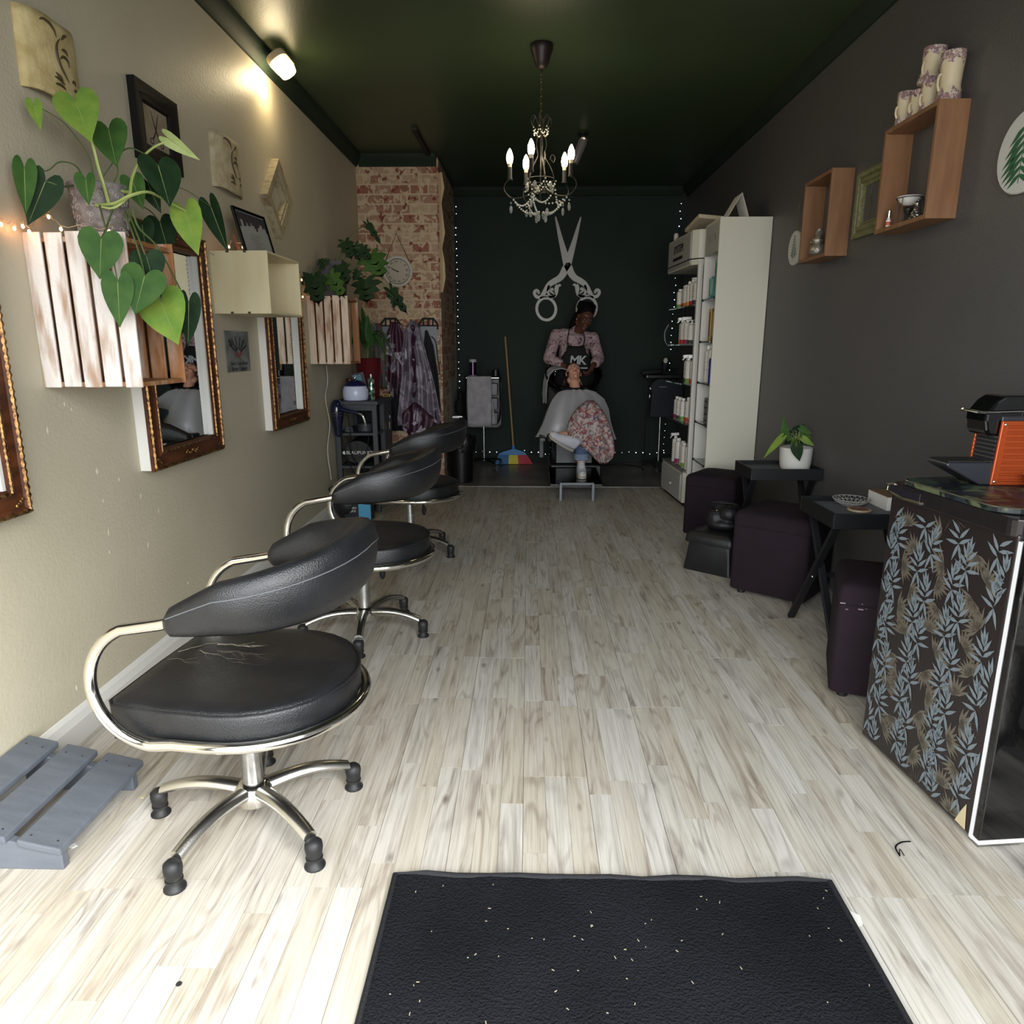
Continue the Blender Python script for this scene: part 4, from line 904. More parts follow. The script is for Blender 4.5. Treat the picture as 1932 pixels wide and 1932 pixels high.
# bottles
bcols = [(196, 52, 44), (60, 64, 60), (190, 60, 52), (206, 150, 52), (150, 44, 92), (110, 150, 60), (200, 100, 50)]
m_bot = M('white_bottle_plastic', (214, 210, 202), .35); m_capc = M('white_cap', (232, 230, 226), .3); m_lbl = M('grey_print', (128, 124, 120), .6)
def bottle(name, label, loc, r, h, kind, c, group, body=None, rz=0):
    t = T(name, label, 'bottle', loc, rz, group); bm_ = body or m_bot
    MB().lathe([(r * .9, 0), (r, .003), (r, h * .80), (r * .9, h * .86), (r * .42, h * .9), (r * .42, h * .92)], n=14).obj('body', bm_, t, smooth=True, angle=.6)
    if kind == 'cap': MB().lathe([(r * .6, h * .90), (r * .6, h * 1.0), (r * .5, h * 1.01)], n=12).obj('cap', m_capc, t, smooth=True, angle=.5)
    elif kind == 'pump': MB().cyl((0, 0, h * .9), (0, 0, h * 1.06), r * .22, n=8).lathe([(r * .55, h * .9), (r * .5, h * .96)], n=10).bar((r * .4, 0, h * 1.07), (-r * 1.5, 0, h * 1.05), .008, .006).obj('pump', m_capc, t, smooth=True, angle=.5)
    elif kind == 'spray': MB().lathe([(r * .5, h * .9), (r * .45, h * .98)], n=10).bar((r * .9, 0, h * 1.06), (-r * 1.5, 0, h * 1.04), .016, .022).bar((-r * 1.0, 0, h * 1.03), (-r * 1.7, 0, h * .90), .006, .006).obj('spray_head', m_capc, t, smooth=True, angle=.5)
    if c: MB().lathe([(r * 1.01, .004), (r * 1.02, h * .17), (r * 1.01, h * .20)], n=14, caps=False).obj('colour_band', M('band_%d' % (sum(c)), c, .5), t)
    m = MB(); rn_ = random.Random(int(loc[1] * 1000))
    for k in range(4): z = h * (.34 + k * .1); a0 = PI - .5; m.rings([[(r * 1.012 * math.cos(a0 + j * .25), r * 1.012 * math.sin(a0 + j * .25), zz) for j in range(4 if k % 2 else 5)] for zz in (z, z + h * .02)], closed_u=False)
    m.obj('label_print', m_lbl, t)
    return t
rn = random.Random(21); idx = ['nearest', 'second nearest', 'third nearest', 'fourth nearest', 'fifth nearest', 'sixth nearest', 'farthest']
rows = [(SB[0], 'top', [('pump', .185), ('cap', .2), ('cap', .2), ('cap', .19), ('cap', .17), ('cap', .17), ('cap', .15)]),
        (SB[1], 'second', [('cap', .13), ('pump', .17), ('spray', .19), ('spray', .19), ('spray', .19)]),
        (SB[2], 'third', [('spray', .2), ('spray', .2), ('spray', .2)]),
        (SB[3], 'lowest glass', [('pump', .19), ('cap', .19), ('cap', .18), ('cap', .18), ('cap', .18)]),
        (.289, 'base', [('cap', .21), ('cap', .2), ('cap', .2), ('cap', .21), ('spray', .22)])]
for z, nm, L_ in rows:
    n_ = len(L_)
    for k, (kd, h) in enumerate(L_):
        y = .055 + k * (.55 / max(6, n_)) + (.0 if n_ > 5 else k * .015)
        p = dispM @ Vector((.055 + rn.uniform(-.01, .01), y, z + .0005)); r = rn.uniform(.024, .03) if kd != 'pump' else .031
        kw = {'cap': 'capped', 'pump': 'pump-top', 'spray': 'spray'}[kd]
        bottle('hair_product_bottle', 'white %s bottle, %s on the %s shelf of the display stand' % (kw, idx[k] if k < n_ - 1 else 'farthest', nm), tuple(p), r, h, kd, bcols[(k * 3 + int(z * 10)) % 7] if nm != 'base' or k % 2 else None, 'white bottles on the display stand', rz=rn.uniform(-.3, .3))
# things in the tall cabinet
def carton(label, b, c, m2=None):
    x0, y0, z0, x1, y1, z1 = b
    t = T('product_carton', label, 'box', ((x0 + x1) / 2, (y0 + y1) / 2, z0), 0, 'product boxes in the tall white cabinet'); a = (x1 - x0) / 2; d = (y1 - y0) / 2
    boxo('carton', (-a, -d, 0, a, d, z1 - z0), c, t, bevel=.001)
    boxo('printed_panel', (-a - .0006, -d * .6, (z1 - z0) * .15, -a - .0002, d * .5, (z1 - z0) * .9), m2 or m_white, t)
m_teal = M('teal_foil', (70, 150, 152), .3, .4); m_teal2 = M('light_teal', (130, 190, 188), .4); m_amb = M('amber_carton', (134, 104, 70), .5); m_amb2 = M('gold_stripe', (206, 176, 110), .4)
z = SA[0] + .001
carton('tall teal box nearest on the top shelf of the tall cabinet', (1.275, 5.00, z, 1.33, 5.05, z + .265), m_teal, m_teal2)
carton('tall teal box second on the top shelf of the tall cabinet', (1.275, 5.065, z, 1.33, 5.11, z + .25), m_teal2, m_teal)
carton('short teal box in the middle of the top cabinet shelf', (1.275, 5.14, z, 1.33, 5.19, z + .145), m_teal, m_white)
carton('short teal box at the far end of the top cabinet shelf', (1.275, 5.205, z, 1.33, 5.25, z + .14), m_teal2, m_teal)
z = SA[1] + .001
carton('black box nearest on the second shelf of the tall cabinet', (1.275, 4.995, z, 1.34, 5.035, z + .16), m_blackm, m_lbl)
carton('brown carton with gold stripe on the second cabinet shelf', (1.275, 5.055, z, 1.34, 5.12, z + .22), m_amb, m_amb2)
carton('brown carton farthest on the second cabinet shelf', (1.275, 5.14, z, 1.34, 5.20, z + .22), m_amb2, m_amb)
z = SA[2] + .001
bottle('hair_product_bottle', 'white bottle nearest on the third shelf of the tall cabinet', (1.30, 5.01, z), .024, .2, 'cap', None, 'bottles in the tall white cabinet')
bottle('hair_product_bottle', 'cobalt blue bottle on the third shelf of the tall cabinet', (1.29, 5.07, z), .027, .2, 'cap', None, 'bottles in the tall white cabinet', M('cobalt_plastic', (36, 40, 140), .25))
bottle('hair_product_bottle', 'tall white bottle beyond the blue one in the tall cabinet', (1.30, 5.145, z), .029, .27, 'cap', None, 'bottles in the tall white cabinet')
bottle('hair_product_bottle', 'slim white bottle at the far end of the third cabinet shelf', (1.295, 5.225, z), .025, .26, 'cap', None, 'bottles in the tall white cabinet')
z = SA[3] + .001
t = T('drawer_organiser', 'small clear plastic organiser with four drawers in the tall cabinet', 'organiser', (1.275, 5.04, z), 0)
m_clr = M('clear_plastic', (206, 208, 204), .15, trans=.5)
boxo('shell', (0.004, 0, 0, .12, .14, .185), m_clr, t, bevel=.002)
for k in range(4):
    dd = boxo('drawer', (-.002, .006, .005 + k * .045, .003, .134, .046 + k * .045), m_clr, t)
    boxo('handle', (-.007, .045, .022 + k * .045, -.002, .095, .03 + k * .045), m_blackm, dd)
# on top of the cabinet and stand
t = T('leaflet', 'folded white leaflet standing like a tent on the tall cabinet', 'leaflet', (1.40, 5.02, 2.073), 0)
MB().rings([[(-.09, -.012, 0), (0, .0, .155)], [(-.09, .17, 0), (0, .18, .155)]], closed_u=False).rings([[(0, .0, .155), (.05, -.012, 0)], [(0, .18, .155), (.05, .17, 0)]], closed_u=False).obj('folded_card', m_paper, t, solid=.002)
t = T('hair_trimmer_box', 'flat cream box tilted on a black disc on the display stand', 'box', tuple(dispM @ Vector((.10, .18, 2.078))), R(8))
MB().lathe([(.05, 0), (.055, .01), (.05, .022)], n=20).obj('black_base', m_blackm, t, smooth=True)
m = MB(); m.X = Matrix.Translation((0, .0, .062)) @ Matrix.Rotation(R(-12), 4, 'X') @ Matrix.Rotation(R(4), 4, 'Y'); m.box(-.09, -.14, -.014, .12, .15, .014); m.obj('lid', M('cream_carton', (204, 190, 162), .6), t, bevel=.003)
t = T('white_tube', 'small white upright tube at the far end on top of the display stand', 'tube', tuple(dispM @ Vector((.02, .66, 2.077))), 0)
MB().lathe([(.018, 0), (.024, .01), (.026, .05), (.018, .065), (.001, .068)], n=14, sx=.8).obj('body', m_white2, t, smooth=True)
o = MB().tube(spline([dispM @ Vector(p) for p in ((.0, .60, 2.082), (.02, .54, 2.10), (.04, .46, 2.095), (.03, .38, 2.082))], 5), .005, 6).obj('hair_clip', m_steel, smooth=True); tag(o, 'thin curved metal clip lying on top of the display stand', 'clip')
o = MB().tube(spline([dispM @ Vector(p) for p in ((-.012, .645, 1.42), (-.03, .68, 1.36), (-.02, .70, 1.29), (-.012, .62, 1.25), (.0, .56, 1.262))], 6), .006, 6).obj('grey_cable', M('grey_cable', (128, 130, 130), .5), smooth=True); tag(o, 'grey cable looping off the far side of the display stand', 'cable')

# ------------------------------------------------------------------ tray tables
def tray_table(label, x0, x1, y0, y1, z):
    t = T('tray_table', label, 'table', (x0, y0, 0), 0, 'black folding tray tables by the charcoal wall'); W = x1 - x0; L_ = y1 - y0; th = .012; h = .062
    boxo('tray_bottom', (th, th, z - .032, W - th, L_ - th, z - .022), m_traytop, t)
    tr = MB().box(0, 0, z - h, W, th, z).box(0, L_ - th, z - h, W, L_, z).box(0, th, z - h, th, L_ - th, z).box(W - th, th, z - h, W, L_ - th, z).obj('tray_rim', m_tray, t, bevel=.002)
    for x, a in ((.035, 1), (W - .035, 1)):
        for s in (-1, 1):
            xx = x + s * .011
            p0 = (xx, L_ / 2 - s * (L_ / 2 + .04), .012); p1 = (xx, L_ / 2 + s * (L_ / 2 - .03), z - h - .004)
            MB().bar(p0, p1, .018, .03, up=(1, 0, 0)).obj('leg', m_tray, t, bevel=.002)
    MB().box(.04, L_ / 2 - .012, z * .47, W - .04, L_ / 2 + .012, z * .47 + .016).obj('stretcher', m_tray, t)
    MB().ell((.012, L_ / 2, z * .47), (.004, .006, .006)).obj('pivot_bolt', m_steel, t)
    return t
tray_table('black tray table with the white plant pot, against the charcoal wall', 1.21, 1.598, 3.79, 4.10, .60)
tray_table('black tray table with the lace dish, partly behind the patterned fridge', 1.215, 1.598, 2.74, 3.10, .60)
t = T('potted_pothos', 'small pothos in a round white pot on the far tray table', 'plant', (1.492, 3.93, .5785), 0)
MB().lathe([(.066, 0), (.076, .004), (.082, .025), (.086, .08), (.087, .123), (.082, .123), (.080, .09), (.002, .088)], n=32).obj('pot', M('white_glazed_pot', (206, 205, 198), .3), t, smooth=True, angle=.6)
MB().lathe([(.001, .104), (.08, .104)], n=20, caps=False).obj('soil', m_soil, t)
PV = [((1.415,3.900,0.762), (1.387,3.880,0.874), 17, m_leafB), ((1.382,3.870,0.757), (1.279,3.820,0.662), 13, m_leafA), ((1.451,3.820,0.718), (1.469,3.810,0.639), 21, m_leafC), ((1.509,3.950,0.768), (1.574,3.920,0.754), 14, m_leafB),
      ((1.505,3.920,0.807), (1.559,3.900,0.774), 12, m_leafB), ((1.483,3.950,0.792), (1.532,3.950,0.827), 13, m_leafC), ((1.515,3.900,0.751), (1.571,3.880,0.713), 12, m_leafA), ((1.459,3.950,0.738), (1.413,3.900,0.721), 12, m_leafC), ((1.487,3.950,0.753), (1.460,3.900,0.715), 12, m_leafB), ((1.512,3.950,0.733), (1.507,3.900,0.710), 12, m_leafC), ((1.467,3.980,0.770), (1.430,3.980,0.788), 11, m_leafC)]
inv = Vector(t.location); rn = random.Random(31)
for b, e_, wpx, m in PV:
    b = Vector(b); e_ = Vector(e_); heart(b - inv, e_ - inv, wpx * 3.9 / 1290, camdir(b) + Vector((rn.uniform(-.4, .4), 0, rn.uniform(0, .5))), m, t, fold=.2, vein=False)
    vine([(.0 + rn.uniform(-.02, .02), rn.uniform(-.02, .02), .104), (Vector((0, 0, .14)) + (b - inv)) / 2 + Vector((0, 0, .02)), b - inv], .0016, m_stem, t)
t = T('lace_dish', 'small grey lacework dish on the nearer tray table', 'dish', (1.40, 3.015, .5785), 0)
m = MB()
for z, r in ((.0, .04), (.012, .062), (.026, .075)): m.tube([(r * math.cos(a), r * math.sin(a) * 1, z + .002) for a in [k * PI / 16 for k in range(32)]], .0016, 5, closed=True)
for k in range(20):
    a = k * PI / 10
    for s in (-1, 1): m.tube([(.04 * math.cos(a), .04 * math.sin(a), .002), (.062 * math.cos(a + s * .16), .062 * math.sin(a + s * .16), .014), (.075 * math.cos(a + s * .32), .075 * math.sin(a + s * .32), .028)], .0013, 4)
m.lathe([(.04, 0), (.04, .002)], n=20); m.obj('lattice', M('grey_lace', (150, 148, 144), .6), t, smooth=True)
t = T('agate_coaster', 'round brown and cream coaster in front of the lace dish', 'coaster', (1.385, 2.90, .5785), 0)
MB().lathe([(.044, 0), (.047, .003), (.046, .008), (.044, .009)], n=24).obj('slice', M('cream_stone', (176, 158, 130), .35), t, smooth=True)
MB().lathe([(.038, .0092), (.001, .0098)], n=24, caps=False).obj('banding', M('brown_agate', (92, 50, 34), .25, c2=(140, 88, 62), nscale=(40, 40, 40)), t)
t = T('white_box', 'white box with brown lid on the nearer tray table beside the fridge', 'box', (1.497, 2.90, .5785), 0)
boxo('carton', (0, 0, 0, .085, .17, .056), m_white, t, bevel=.001); boxo('lid', (0, 0, .056, .085, .17, .059), M('kraft_lid', (130, 102, 78), .7), t)

# ------------------------------------------------------------------ ottomans
def ottoman(label, loc, rz, w, d, h, m=m_otto, crown=.02, feet=True):
    t = T('ottoman', label, 'ottoman', loc, rz, 'dark aubergine fabric cube ottomans'); r = .025
    rg = []
    for z, q in ((.028, .004), (.034, 0), (h - .035, 0), (h - .018, .004), (h - .006, .014), (h, .03)):
        rg.append([(x, y, z) for x, y in rrect(q, q, w - q, d - q, max(.006, r - q * .3))])
    for q, dz in ((.08, crown * .6), (.14, crown)): rg.append([(x, y, h + dz) for x, y in rrect(q, q, w - q, d - q, .02)])
    MB().rings(rg).obj('cover', m, t, smooth=True, angle=.9)
    MB().tube([(x, y, h - .075) for x, y in rrect(-.0005, -.0005, w + .0005, d + .0005, r)], .0018, 4, closed=True).obj('seam', m, t, smooth=True)
    if feet:
        for x in (.05, w - .05):
            for y in (.05, d - .05): MB().lathe([(.018, 0), (.02, .006), (.018, .028), (.01, .03)], (x, y, 0), 12).obj('foot', m_rubber, t, smooth=True)
    return t
ottoman('aubergine fabric ottoman farthest back, in front of the white cabinet', (1.035, 4.60, 0), R(-36), .34, .34, .43)
ottoman('largest-looking aubergine ottoman, standing corner-on in the middle of the row', (1.045, 3.505, 0), R(-40), .385, .385, .44)
ottoman('nearest aubergine ottoman with scuffed lid edge, beside the fridge', (1.095, 2.37, 0), R(-21), .36, .36, .44)
sc_ = MB(); rn = random.Random(9)
for k in range(9): x = rn.choice((.0, .0, .06, .2, .24)) + rn.uniform(0, .03); z = .365 + rn.uniform(-.02, .01); sc_.box(x, -.0012, z, x + rn.uniform(.002, .02), -.0004, z + rn.uniform(.001, .004))
sc_.obj('scuff', M('pale_scuff', (150, 130, 140), .8), bpy.data.objects['ottoman.002'])
t = T('leather_stool', 'low black leather box stool with overhanging lid between two ottomans', 'stool', (.893, 3.905, 0), R(-40))
rg = []
for z, q in ((0, .004), (.006, 0), (.175, .02), (.18, .02)): rg.append([(x, y, z) for x, y in rrect(q, q, .29 - q, .29 - q, .02)])
MB().rings(rg).obj('body', m_leather, t, smooth=True, angle=.8)
rg = []
for z, q in ((.165, .008), (.165, .002), (.17, 0), (.20, .004), (.222, .014), (.23, .03), (.234, .08)): rg.append([(x, y, z) for x, y in rrect(q, q, .29 - q, .29 - q, .022)])
MB().rings(rg).obj('lid', m_leather, t, smooth=True, angle=.8)
t = T('black_handbag', 'slouchy black handbag with gold studs on the low leather stool', 'bag', (1.12, 3.93, .2355), R(-30))
m = MB(); rg = []
for i in range(9):
    z = i / 8 * .13; s = 1 - .35 * (i / 8) ** 2; rg.append([((.085 * s + .008 * math.sin(j * 2.3 + i)) * math.cos(j * PI / 9), (.07 * s + .006 * math.sin(j * 1.7 + i * 2)) * math.sin(j * PI / 9), z) for j in range(18)])
m.rings(rg)
for p, r in (((.03, -.03, .09), (.06, .05, .05)), ((-.04, -.02, .06), (.06, .06, .06)), ((.05, .03, .07), (.06, .05, .06)), ((-.01, .0, .125), (.06, .045, .03)), ((0, -.04, .03), (.09, .05, .035))): m.ell(p, r, 12, 8)
m.obj('body', M('soft_black_leather', (17, 17, 20), .55, bump=.15, bscale=60), t, smooth=True, remesh=.006)
MB().tube(spline([(-.05, -.02, .12), (-.06, -.05, .15), (0, -.06, .16), (.07, -.03, .15), (.06, .01, .12)], 6), .006, 6).obj('strap', m_blackm, t, smooth=True)
m = MB()
for p in ((-.035, -.064, .045), (-.022, -.066, .03), (.01, -.06, .10), (-.03, -.055, .11)): m.ell(p, (.004, .003, .004), 8, 6)
m.obj('stud', M('gold_stud', (220, 190, 120), .2, 1), t, smooth=True)

# ------------------------------------------------------------------ fridge wrapped in leaf vinyl
FZ = R(6.0)
t = T('bar_fridge', 'bar fridge wrapped in dark leaf-print vinyl with a black glass door', 'fridge', (1.148, 1.615, 0), FZ); FM = Matrix.Translation((1.148, 1.615, 0)) @ Matrix.Rotation(FZ, 4, 'Z')
m_vin = M('black_brown_vinyl', (34, 28, 28), .28, spec=.6)
FW, FD, FH = .40, .495, .855
boxo('cabinet_body', (0, 0, .012, FW, FD, FH - .035), m_vin, t, bevel=.008, seg=3)
tp = MB().prism(rrect(-.010, .0, FW, FD, .03), FH - .045, FH, 'z').obj('top_moulding', M('foil_wrap', (44, 40, 42), .16, .5, bump=.15, bscale=12), t, bevel=.004)
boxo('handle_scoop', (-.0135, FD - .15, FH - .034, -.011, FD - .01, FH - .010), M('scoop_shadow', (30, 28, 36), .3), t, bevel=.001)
MB().tube([(-.013, FD - .155, FH - .036), (-.015, FD - .08, FH - .038), (-.013, FD, FH - .030), (-.012, FD + .004, FH - .012), (-.012, FD - .03, FH - .004)], .004, 6).obj('scoop_rim', M('silver_foil', (214, 208, 186), .2, 1), t, smooth=True)
boxo('door', (-.001, -.036, .022, FW, -.0125, FH - .048), m_gloss, t, bevel=.004)
MB().box(-.001, -.012, .012, .009, -.002, FH - .05).box(.002, -.034, .010, FW, -.004, .022).obj('door_trim', M('white_trim', (222, 222, 224), .3), t)
boxo('foot_strip', (.005, -.03, 0, .12, .0, .011), m_steel, t)
MB().lathe([(.012, 0), (.014, .012)], (.05, .4, 0), 10).lathe([(.012, 0), (.014, .012)], (FW - .05, .4, 0), 10).obj('foot', m_rubber, t)
lf = MB(); lf2 = MB(); rn = random.Random(14)
def leaflet(g, x, c, ang, l, wd):
    d = (math.sin(ang), math.cos(ang)); n_ = (d[1], -d[0])
    pts = [(0, 0), (.3, .5), (.6, .42), (1, 0), (.6, -.42), (.3, -.5)]
    out = [(x, c[0] + d[0] * u * l + n_[0] * v * wd, c[1] + d[1] * u * l + n_[1] * v * wd) for u, v in pts]
    if all(.004 < q[1] < FD - .004 and .02 < q[2] < FH - .05 for q in out): g.face([g._v(q) for q in out])
k = 0
for iy in range(8):
    for iz in range(13):
        cy = .01 + iy * .070 + (.035 if iz % 2 else 0) + rn.uniform(-.010, .010); cz = .02 + iz * .066 + rn.uniform(-.010, .010); k += 1
        if (iy + iz * 2) % 4 in (0, 2):
            a0 = rn.uniform(-.5, .5)
            for s in (-1, 1):
                for i in range(4): leaflet(lf, -.0012, (cy, cz + i * .014), a0 + s * (1.30 - i * .34), .050 - i * .002, .0105)
            leaflet(lf, -.0012, (cy, cz + .045), a0, .052, .0105)
            for s in (-1, 1): leaflet(lf, -.0012, (cy, cz), PI + s * .35, .055, .010)
        else:
            a0 = rn.uniform(-3, 3)
            for i in range(10):
                aa = a0 + (i - 4.5) * .30; l = rn.uniform(.045, .068)
                leaflet(lf2, -.0009, (cy, cz), aa, l, .010)
                leaflet(lf2, -.0010, (cy + math.sin(aa) * l * .25, cz + math.cos(aa) * l * .25), aa + .05, l * .6, .0016)
lf.obj('grey_leaf_print', M('grey_blue_leaf_ink', (108, 118, 124), .35), t, kind='stuff')
lf2.obj('bronze_leaf_print', M('bronze_leaf_ink', (104, 97, 86), .32, .25), t, kind='stuff')
MB().prism([(0.012, .02), (.05, .022), (.035, .06), (.02, .09)], -.0022, -.0016, 'x').obj('torn_vinyl', M('exposed_foam', (190, 176, 140), .8), t)
t = T('top_board', 'dark green marbled board with rounded corner lying on the fridge', 'board', (1.148, 1.615, FH + .0005), FZ)
pts = rrect(-.010, .045, FW + .02, FD - .03, .06, 6)
MB().prism(pts, 0, .016, 'z').obj('slab', speckle('green_marble', (22, 26, 28), [(44, 62, 50), (30, 40, 54), (84, 92, 66)], 11, (.54, .62), .42), t, bevel=.003)
MB().tube([(x, y, .015) for x, y in pts], .0016, 5, closed=True).obj('bright_edge', M('edge_foil', (150, 144, 126), .25, .8), t)

# capsule coffee machine
cz = FH + .017
t = T('coffee_machine', 'orange and black capsule coffee machine on top of the fridge', 'coffee machine', (1.288, 1.955, cz), R(1))
m_or = M('metallic_orange', (166, 72, 34), .35, .5); m_ck = M('charcoal_plastic', (40, 42, 47), .3)
MB().prism([(.0, 0), (.24, 0), (.24, .19), (.008, .19)], .008, .102, 'y').obj('body', m_ck, t, bevel=.003)
for y0, y1 in ((-.002, .007), (.103, .112)):
    pn = MB().prism([(-.004, .0), (.24, .0), (.24, .178), (.004, .178)], y0, y1, 'y').obj('side_panel', m_or, t, bevel=.003)
m = MB()
for k in range(10):
    z = .014 + k * .0165; x0 = .014 + z * .04
    m.tube([(x0, -.0025, z), (.238, -.0025, z)], .0036, 6)
m.obj('panel_rib', m_or, t, smooth=True)
m = MB()
for x, z in ((.006, .010), (.013, .168)): m.ell((x, -.0035, z), (.0045, .002, .0045), 10, 6)
m.obj('screw', m_chrome, t, smooth=True)
m = MB()
for k in range(9): z = .052 + k * .0115; m.bar((-.002 + z * .04, .012, z), (-.002 + z * .04, .098, z), .004, .004)
m.obj('grille', M('grille_grey', (92, 88, 80), .35, .5), t)
MB().prism([(-.125, .050), (-.129, .058), (-.123, .062), (.004, .062), (.01, .0), (-.03, .0)], .004, .106, 'y').obj('drip_tray', m_ck, t, bevel=.006)
boxo('drip_grid', (-.119, .014, .0622, -.004, .096, .0655), m_blackm, t)
MB().prism([(-.030, .150), (-.036, .176), (-.036, .196), (-.030, .205), (-.012, .230), (.01, .246), (.245, .246), (.245, .180), (.05, .180), (.05, .150), (.04, .132), (-.022, .136)], .010, .100, 'y').obj('head', m_gloss, t, bevel=.008, seg=3)
MB().tube(spline([(.245, .0, .190), (.12, -.002, .196), (.06, -.001, .203), (-.04, .006, .200), (-.068, .03, .204), (-.074, .055, .206), (-.068, .08, .204), (-.04, .104, .200), (.06, .111, .203), (.12, .112, .196)], 5), .0038, 8).obj('lever', m_chrome, t, smooth=True)
boxo('lever_arm', (.07, -.004, .184, .20, .004, .198), M('satin_metal', (150, 140, 126), .3, .9), t, bevel=.003)
t = T('fluted_cup', 'small white fluted cup on the fridge before the coffee machine, cut by the frame', 'cup', (1.385, 1.90, cz), 0)
pr_ = [(.018, 0), (.020, .004), (.024, .02), (.034, .034), (.042, .038)]
m = MB(); rg = [[((r * (1 + .06 * math.cos(8 * a))) * math.cos(a), (r * (1 + .06 * math.cos(8 * a))) * math.sin(a), z) for a in [j * PI / 24 for j in range(48)]] for r, z in pr_ + [(.036, .036), (.020, .022), (.014, .006)]]
m.rings(rg).obj('body', M('white_porcelain'), t, smooth=True)
# carved white pedestal table, almost wholly outside the frame
t = T('white_pedestal_table', 'carved white table foot cut off by the lower right edge', 'table', (1.385, 1.395, 0), 0)
m_cv = M('chalk_white', (206, 204, 194), .7, bump=.6, bscale=80)
for k in range(3):
    a = R(170) + k * 2 * PI / 3; d = Vector((math.cos(a), math.sin(a), 0)); n_ = Vector((-d.y, d.x, 0))
    p = spline([Vector((0, 0, .20)) + d * .02, Vector((0, 0, .17)) + d * .06, Vector((0, 0, .10)) + d * .09, Vector((0, 0, .045)) + d * .14], 5)
    mm = MB().tube(p, [.026 - .0007 * i for i in range(len(p))], 10)
    c_ = d * .155
    mm.X = Matrix.Translation(c_ + Vector((0, 0, .042))) @ Matrix.Rotation(a, 4, 'Z') @ Matrix.Rotation(R(90), 4, 'X'); mm.lathe([(.001, -.019), (.012, -.02), (.022, -.016), (.030, -.018), (.040, -.014), (.0415, 0), (.040, .014), (.030, .018), (.022, .016), (.012, .02), (.001, .019)], n=24)
    mm.obj('scroll_foot', m_cv, t, smooth=True)
MB().lathe([(.03, .17), (.036, .2), (.022, .24), (.03, .32), (.02, .40), (.034, .47), (.05, .49), (.17, .50), (.178, .506), (.178, .518), (.17, .522)], n=28).obj('column_and_top', m_cv, t, smooth=True, angle=.6)

# ------------------------------------------------------------------ lamps on the ceiling
t = T('bulkhead_lamp', 'lit oval white bulkhead lamp on the cornice above the beige wall', 'lamp', (XL + .115, 4.25, 2.735), 0); 
LX = Matrix.Rotation(R(-32), 4, 'Y')
m = MB(); m.X = LX
m.rings([[(x * s, y * s, z) for x, y in rrect(-.054, -.105, .054, .105, .045, 6)] for s, z in ((1.0, .028), (1.02, .012), (1.0, -.004))])
m.obj('housing', M('aged_white_plastic', (190, 170, 140), .5), t, smooth=True, angle=.6)
m = MB(); m.X = LX
m.rings([[(x * s, y * s, z) for x, y in rrect(-.048, -.097, .048, .097, .042, 6)] for s, z in ((.98, -.004), (1.0, -.02), (.9, -.04), (.6, -.052), (.2, -.056))])
m.obj('diffuser', M('lit_diffuser', (255, 240, 210), .4, emit=(255, 226, 172), es=10), t, smooth=True)
l = bpy.data.lights.new('bulkhead_light', 'POINT'); l.energy = 5.5; l.color = (1, .82, .5); l.shadow_soft_size = .05
lo = bpy.data.objects.new('bulkhead_light', l); C.objects.link(lo); lo.location = (XL + .09, 4.24, 2.66); lo.parent = None
t = T('spotlight', 'small tilted tubular ceiling spotlight beyond the chandelier, unlit', 'lamp', (.40, 5.80, ZC), 0)
MB().lathe([(.04, 0), (.04, -.012), (.012, -.014), (.012, -.04)], n=20).obj('mount', m_blackm, t, smooth=True, angle=.5)
m = MB(); m.X = Matrix.Translation((.0, 0, -.06)) @ Matrix.Rotation(R(22), 4, 'Y')
m.lathe([(.034, .02), (.036, .0), (.030, -.14), (.024, -.16), (.001, -.162)], n=20); m.obj('barrel', M('smoked_glass', (120, 112, 112), .25, alpha=.75), t, smooth=True)
m = MB(); m.X = Matrix.Translation((.0, 0, -.06)) @ Matrix.Rotation(R(22), 4, 'Y'); m.lathe([(.037, .006), (.041, .012), (.040, .024), (.030, .026)], n=20); m.obj('collar', M('bright_nickel', (225, 215, 200), .2, 1), t, smooth=True)

t = T('chandelier', 'black wrought iron five-light chandelier with crystal drops, lit', 'chandelier', (.062, 4.20, ZC), 0)
cz0 = -ZC
MB().lathe([(.058, 0), (.061, -.01), (.060, -.028), (.050, -.05), (.040, -.085), (.030, -.105), (.020, -.113), (.006, -.118), (.006, -.13)], n=28).obj('ceiling_rose', M('dark_brown_metal', (44, 34, 36), .4, .3), t, smooth=True)
m = MB(); z = -.128
for k in range(15):
    lk = []
    for j in range(10):
        a = 2 * PI * j / 10; u, v = .0055 * math.cos(a), .011 * math.sin(a)
        lk.append((u, 0, z - .009 + v) if k % 2 else (0, u, z - .009 + v))
    m.tube(lk, .0013, 5, closed=True); z -= .0172
m.obj('chain', M('antique_brass', (120, 104, 70), .3, .9), t, smooth=True)
zt = 2.44 - ZC
m = MB()
for k in range(6):      # crown loops
    a = k * PI / 3 + .3; d = Vector((math.cos(a), math.sin(a), 0))
    m.tube(spline([d * .012 + Vector((0, 0, zt - .07)), d * .022 + Vector((0, 0, zt - .01)), d * .040 + Vector((0, 0, zt + .018)), d * .058 + Vector((0, 0, zt - .002)), d * .05 + Vector((0, 0, zt - .03)), d * .040 + Vector((0, 0, zt - .035))], 6), .0017, 5)
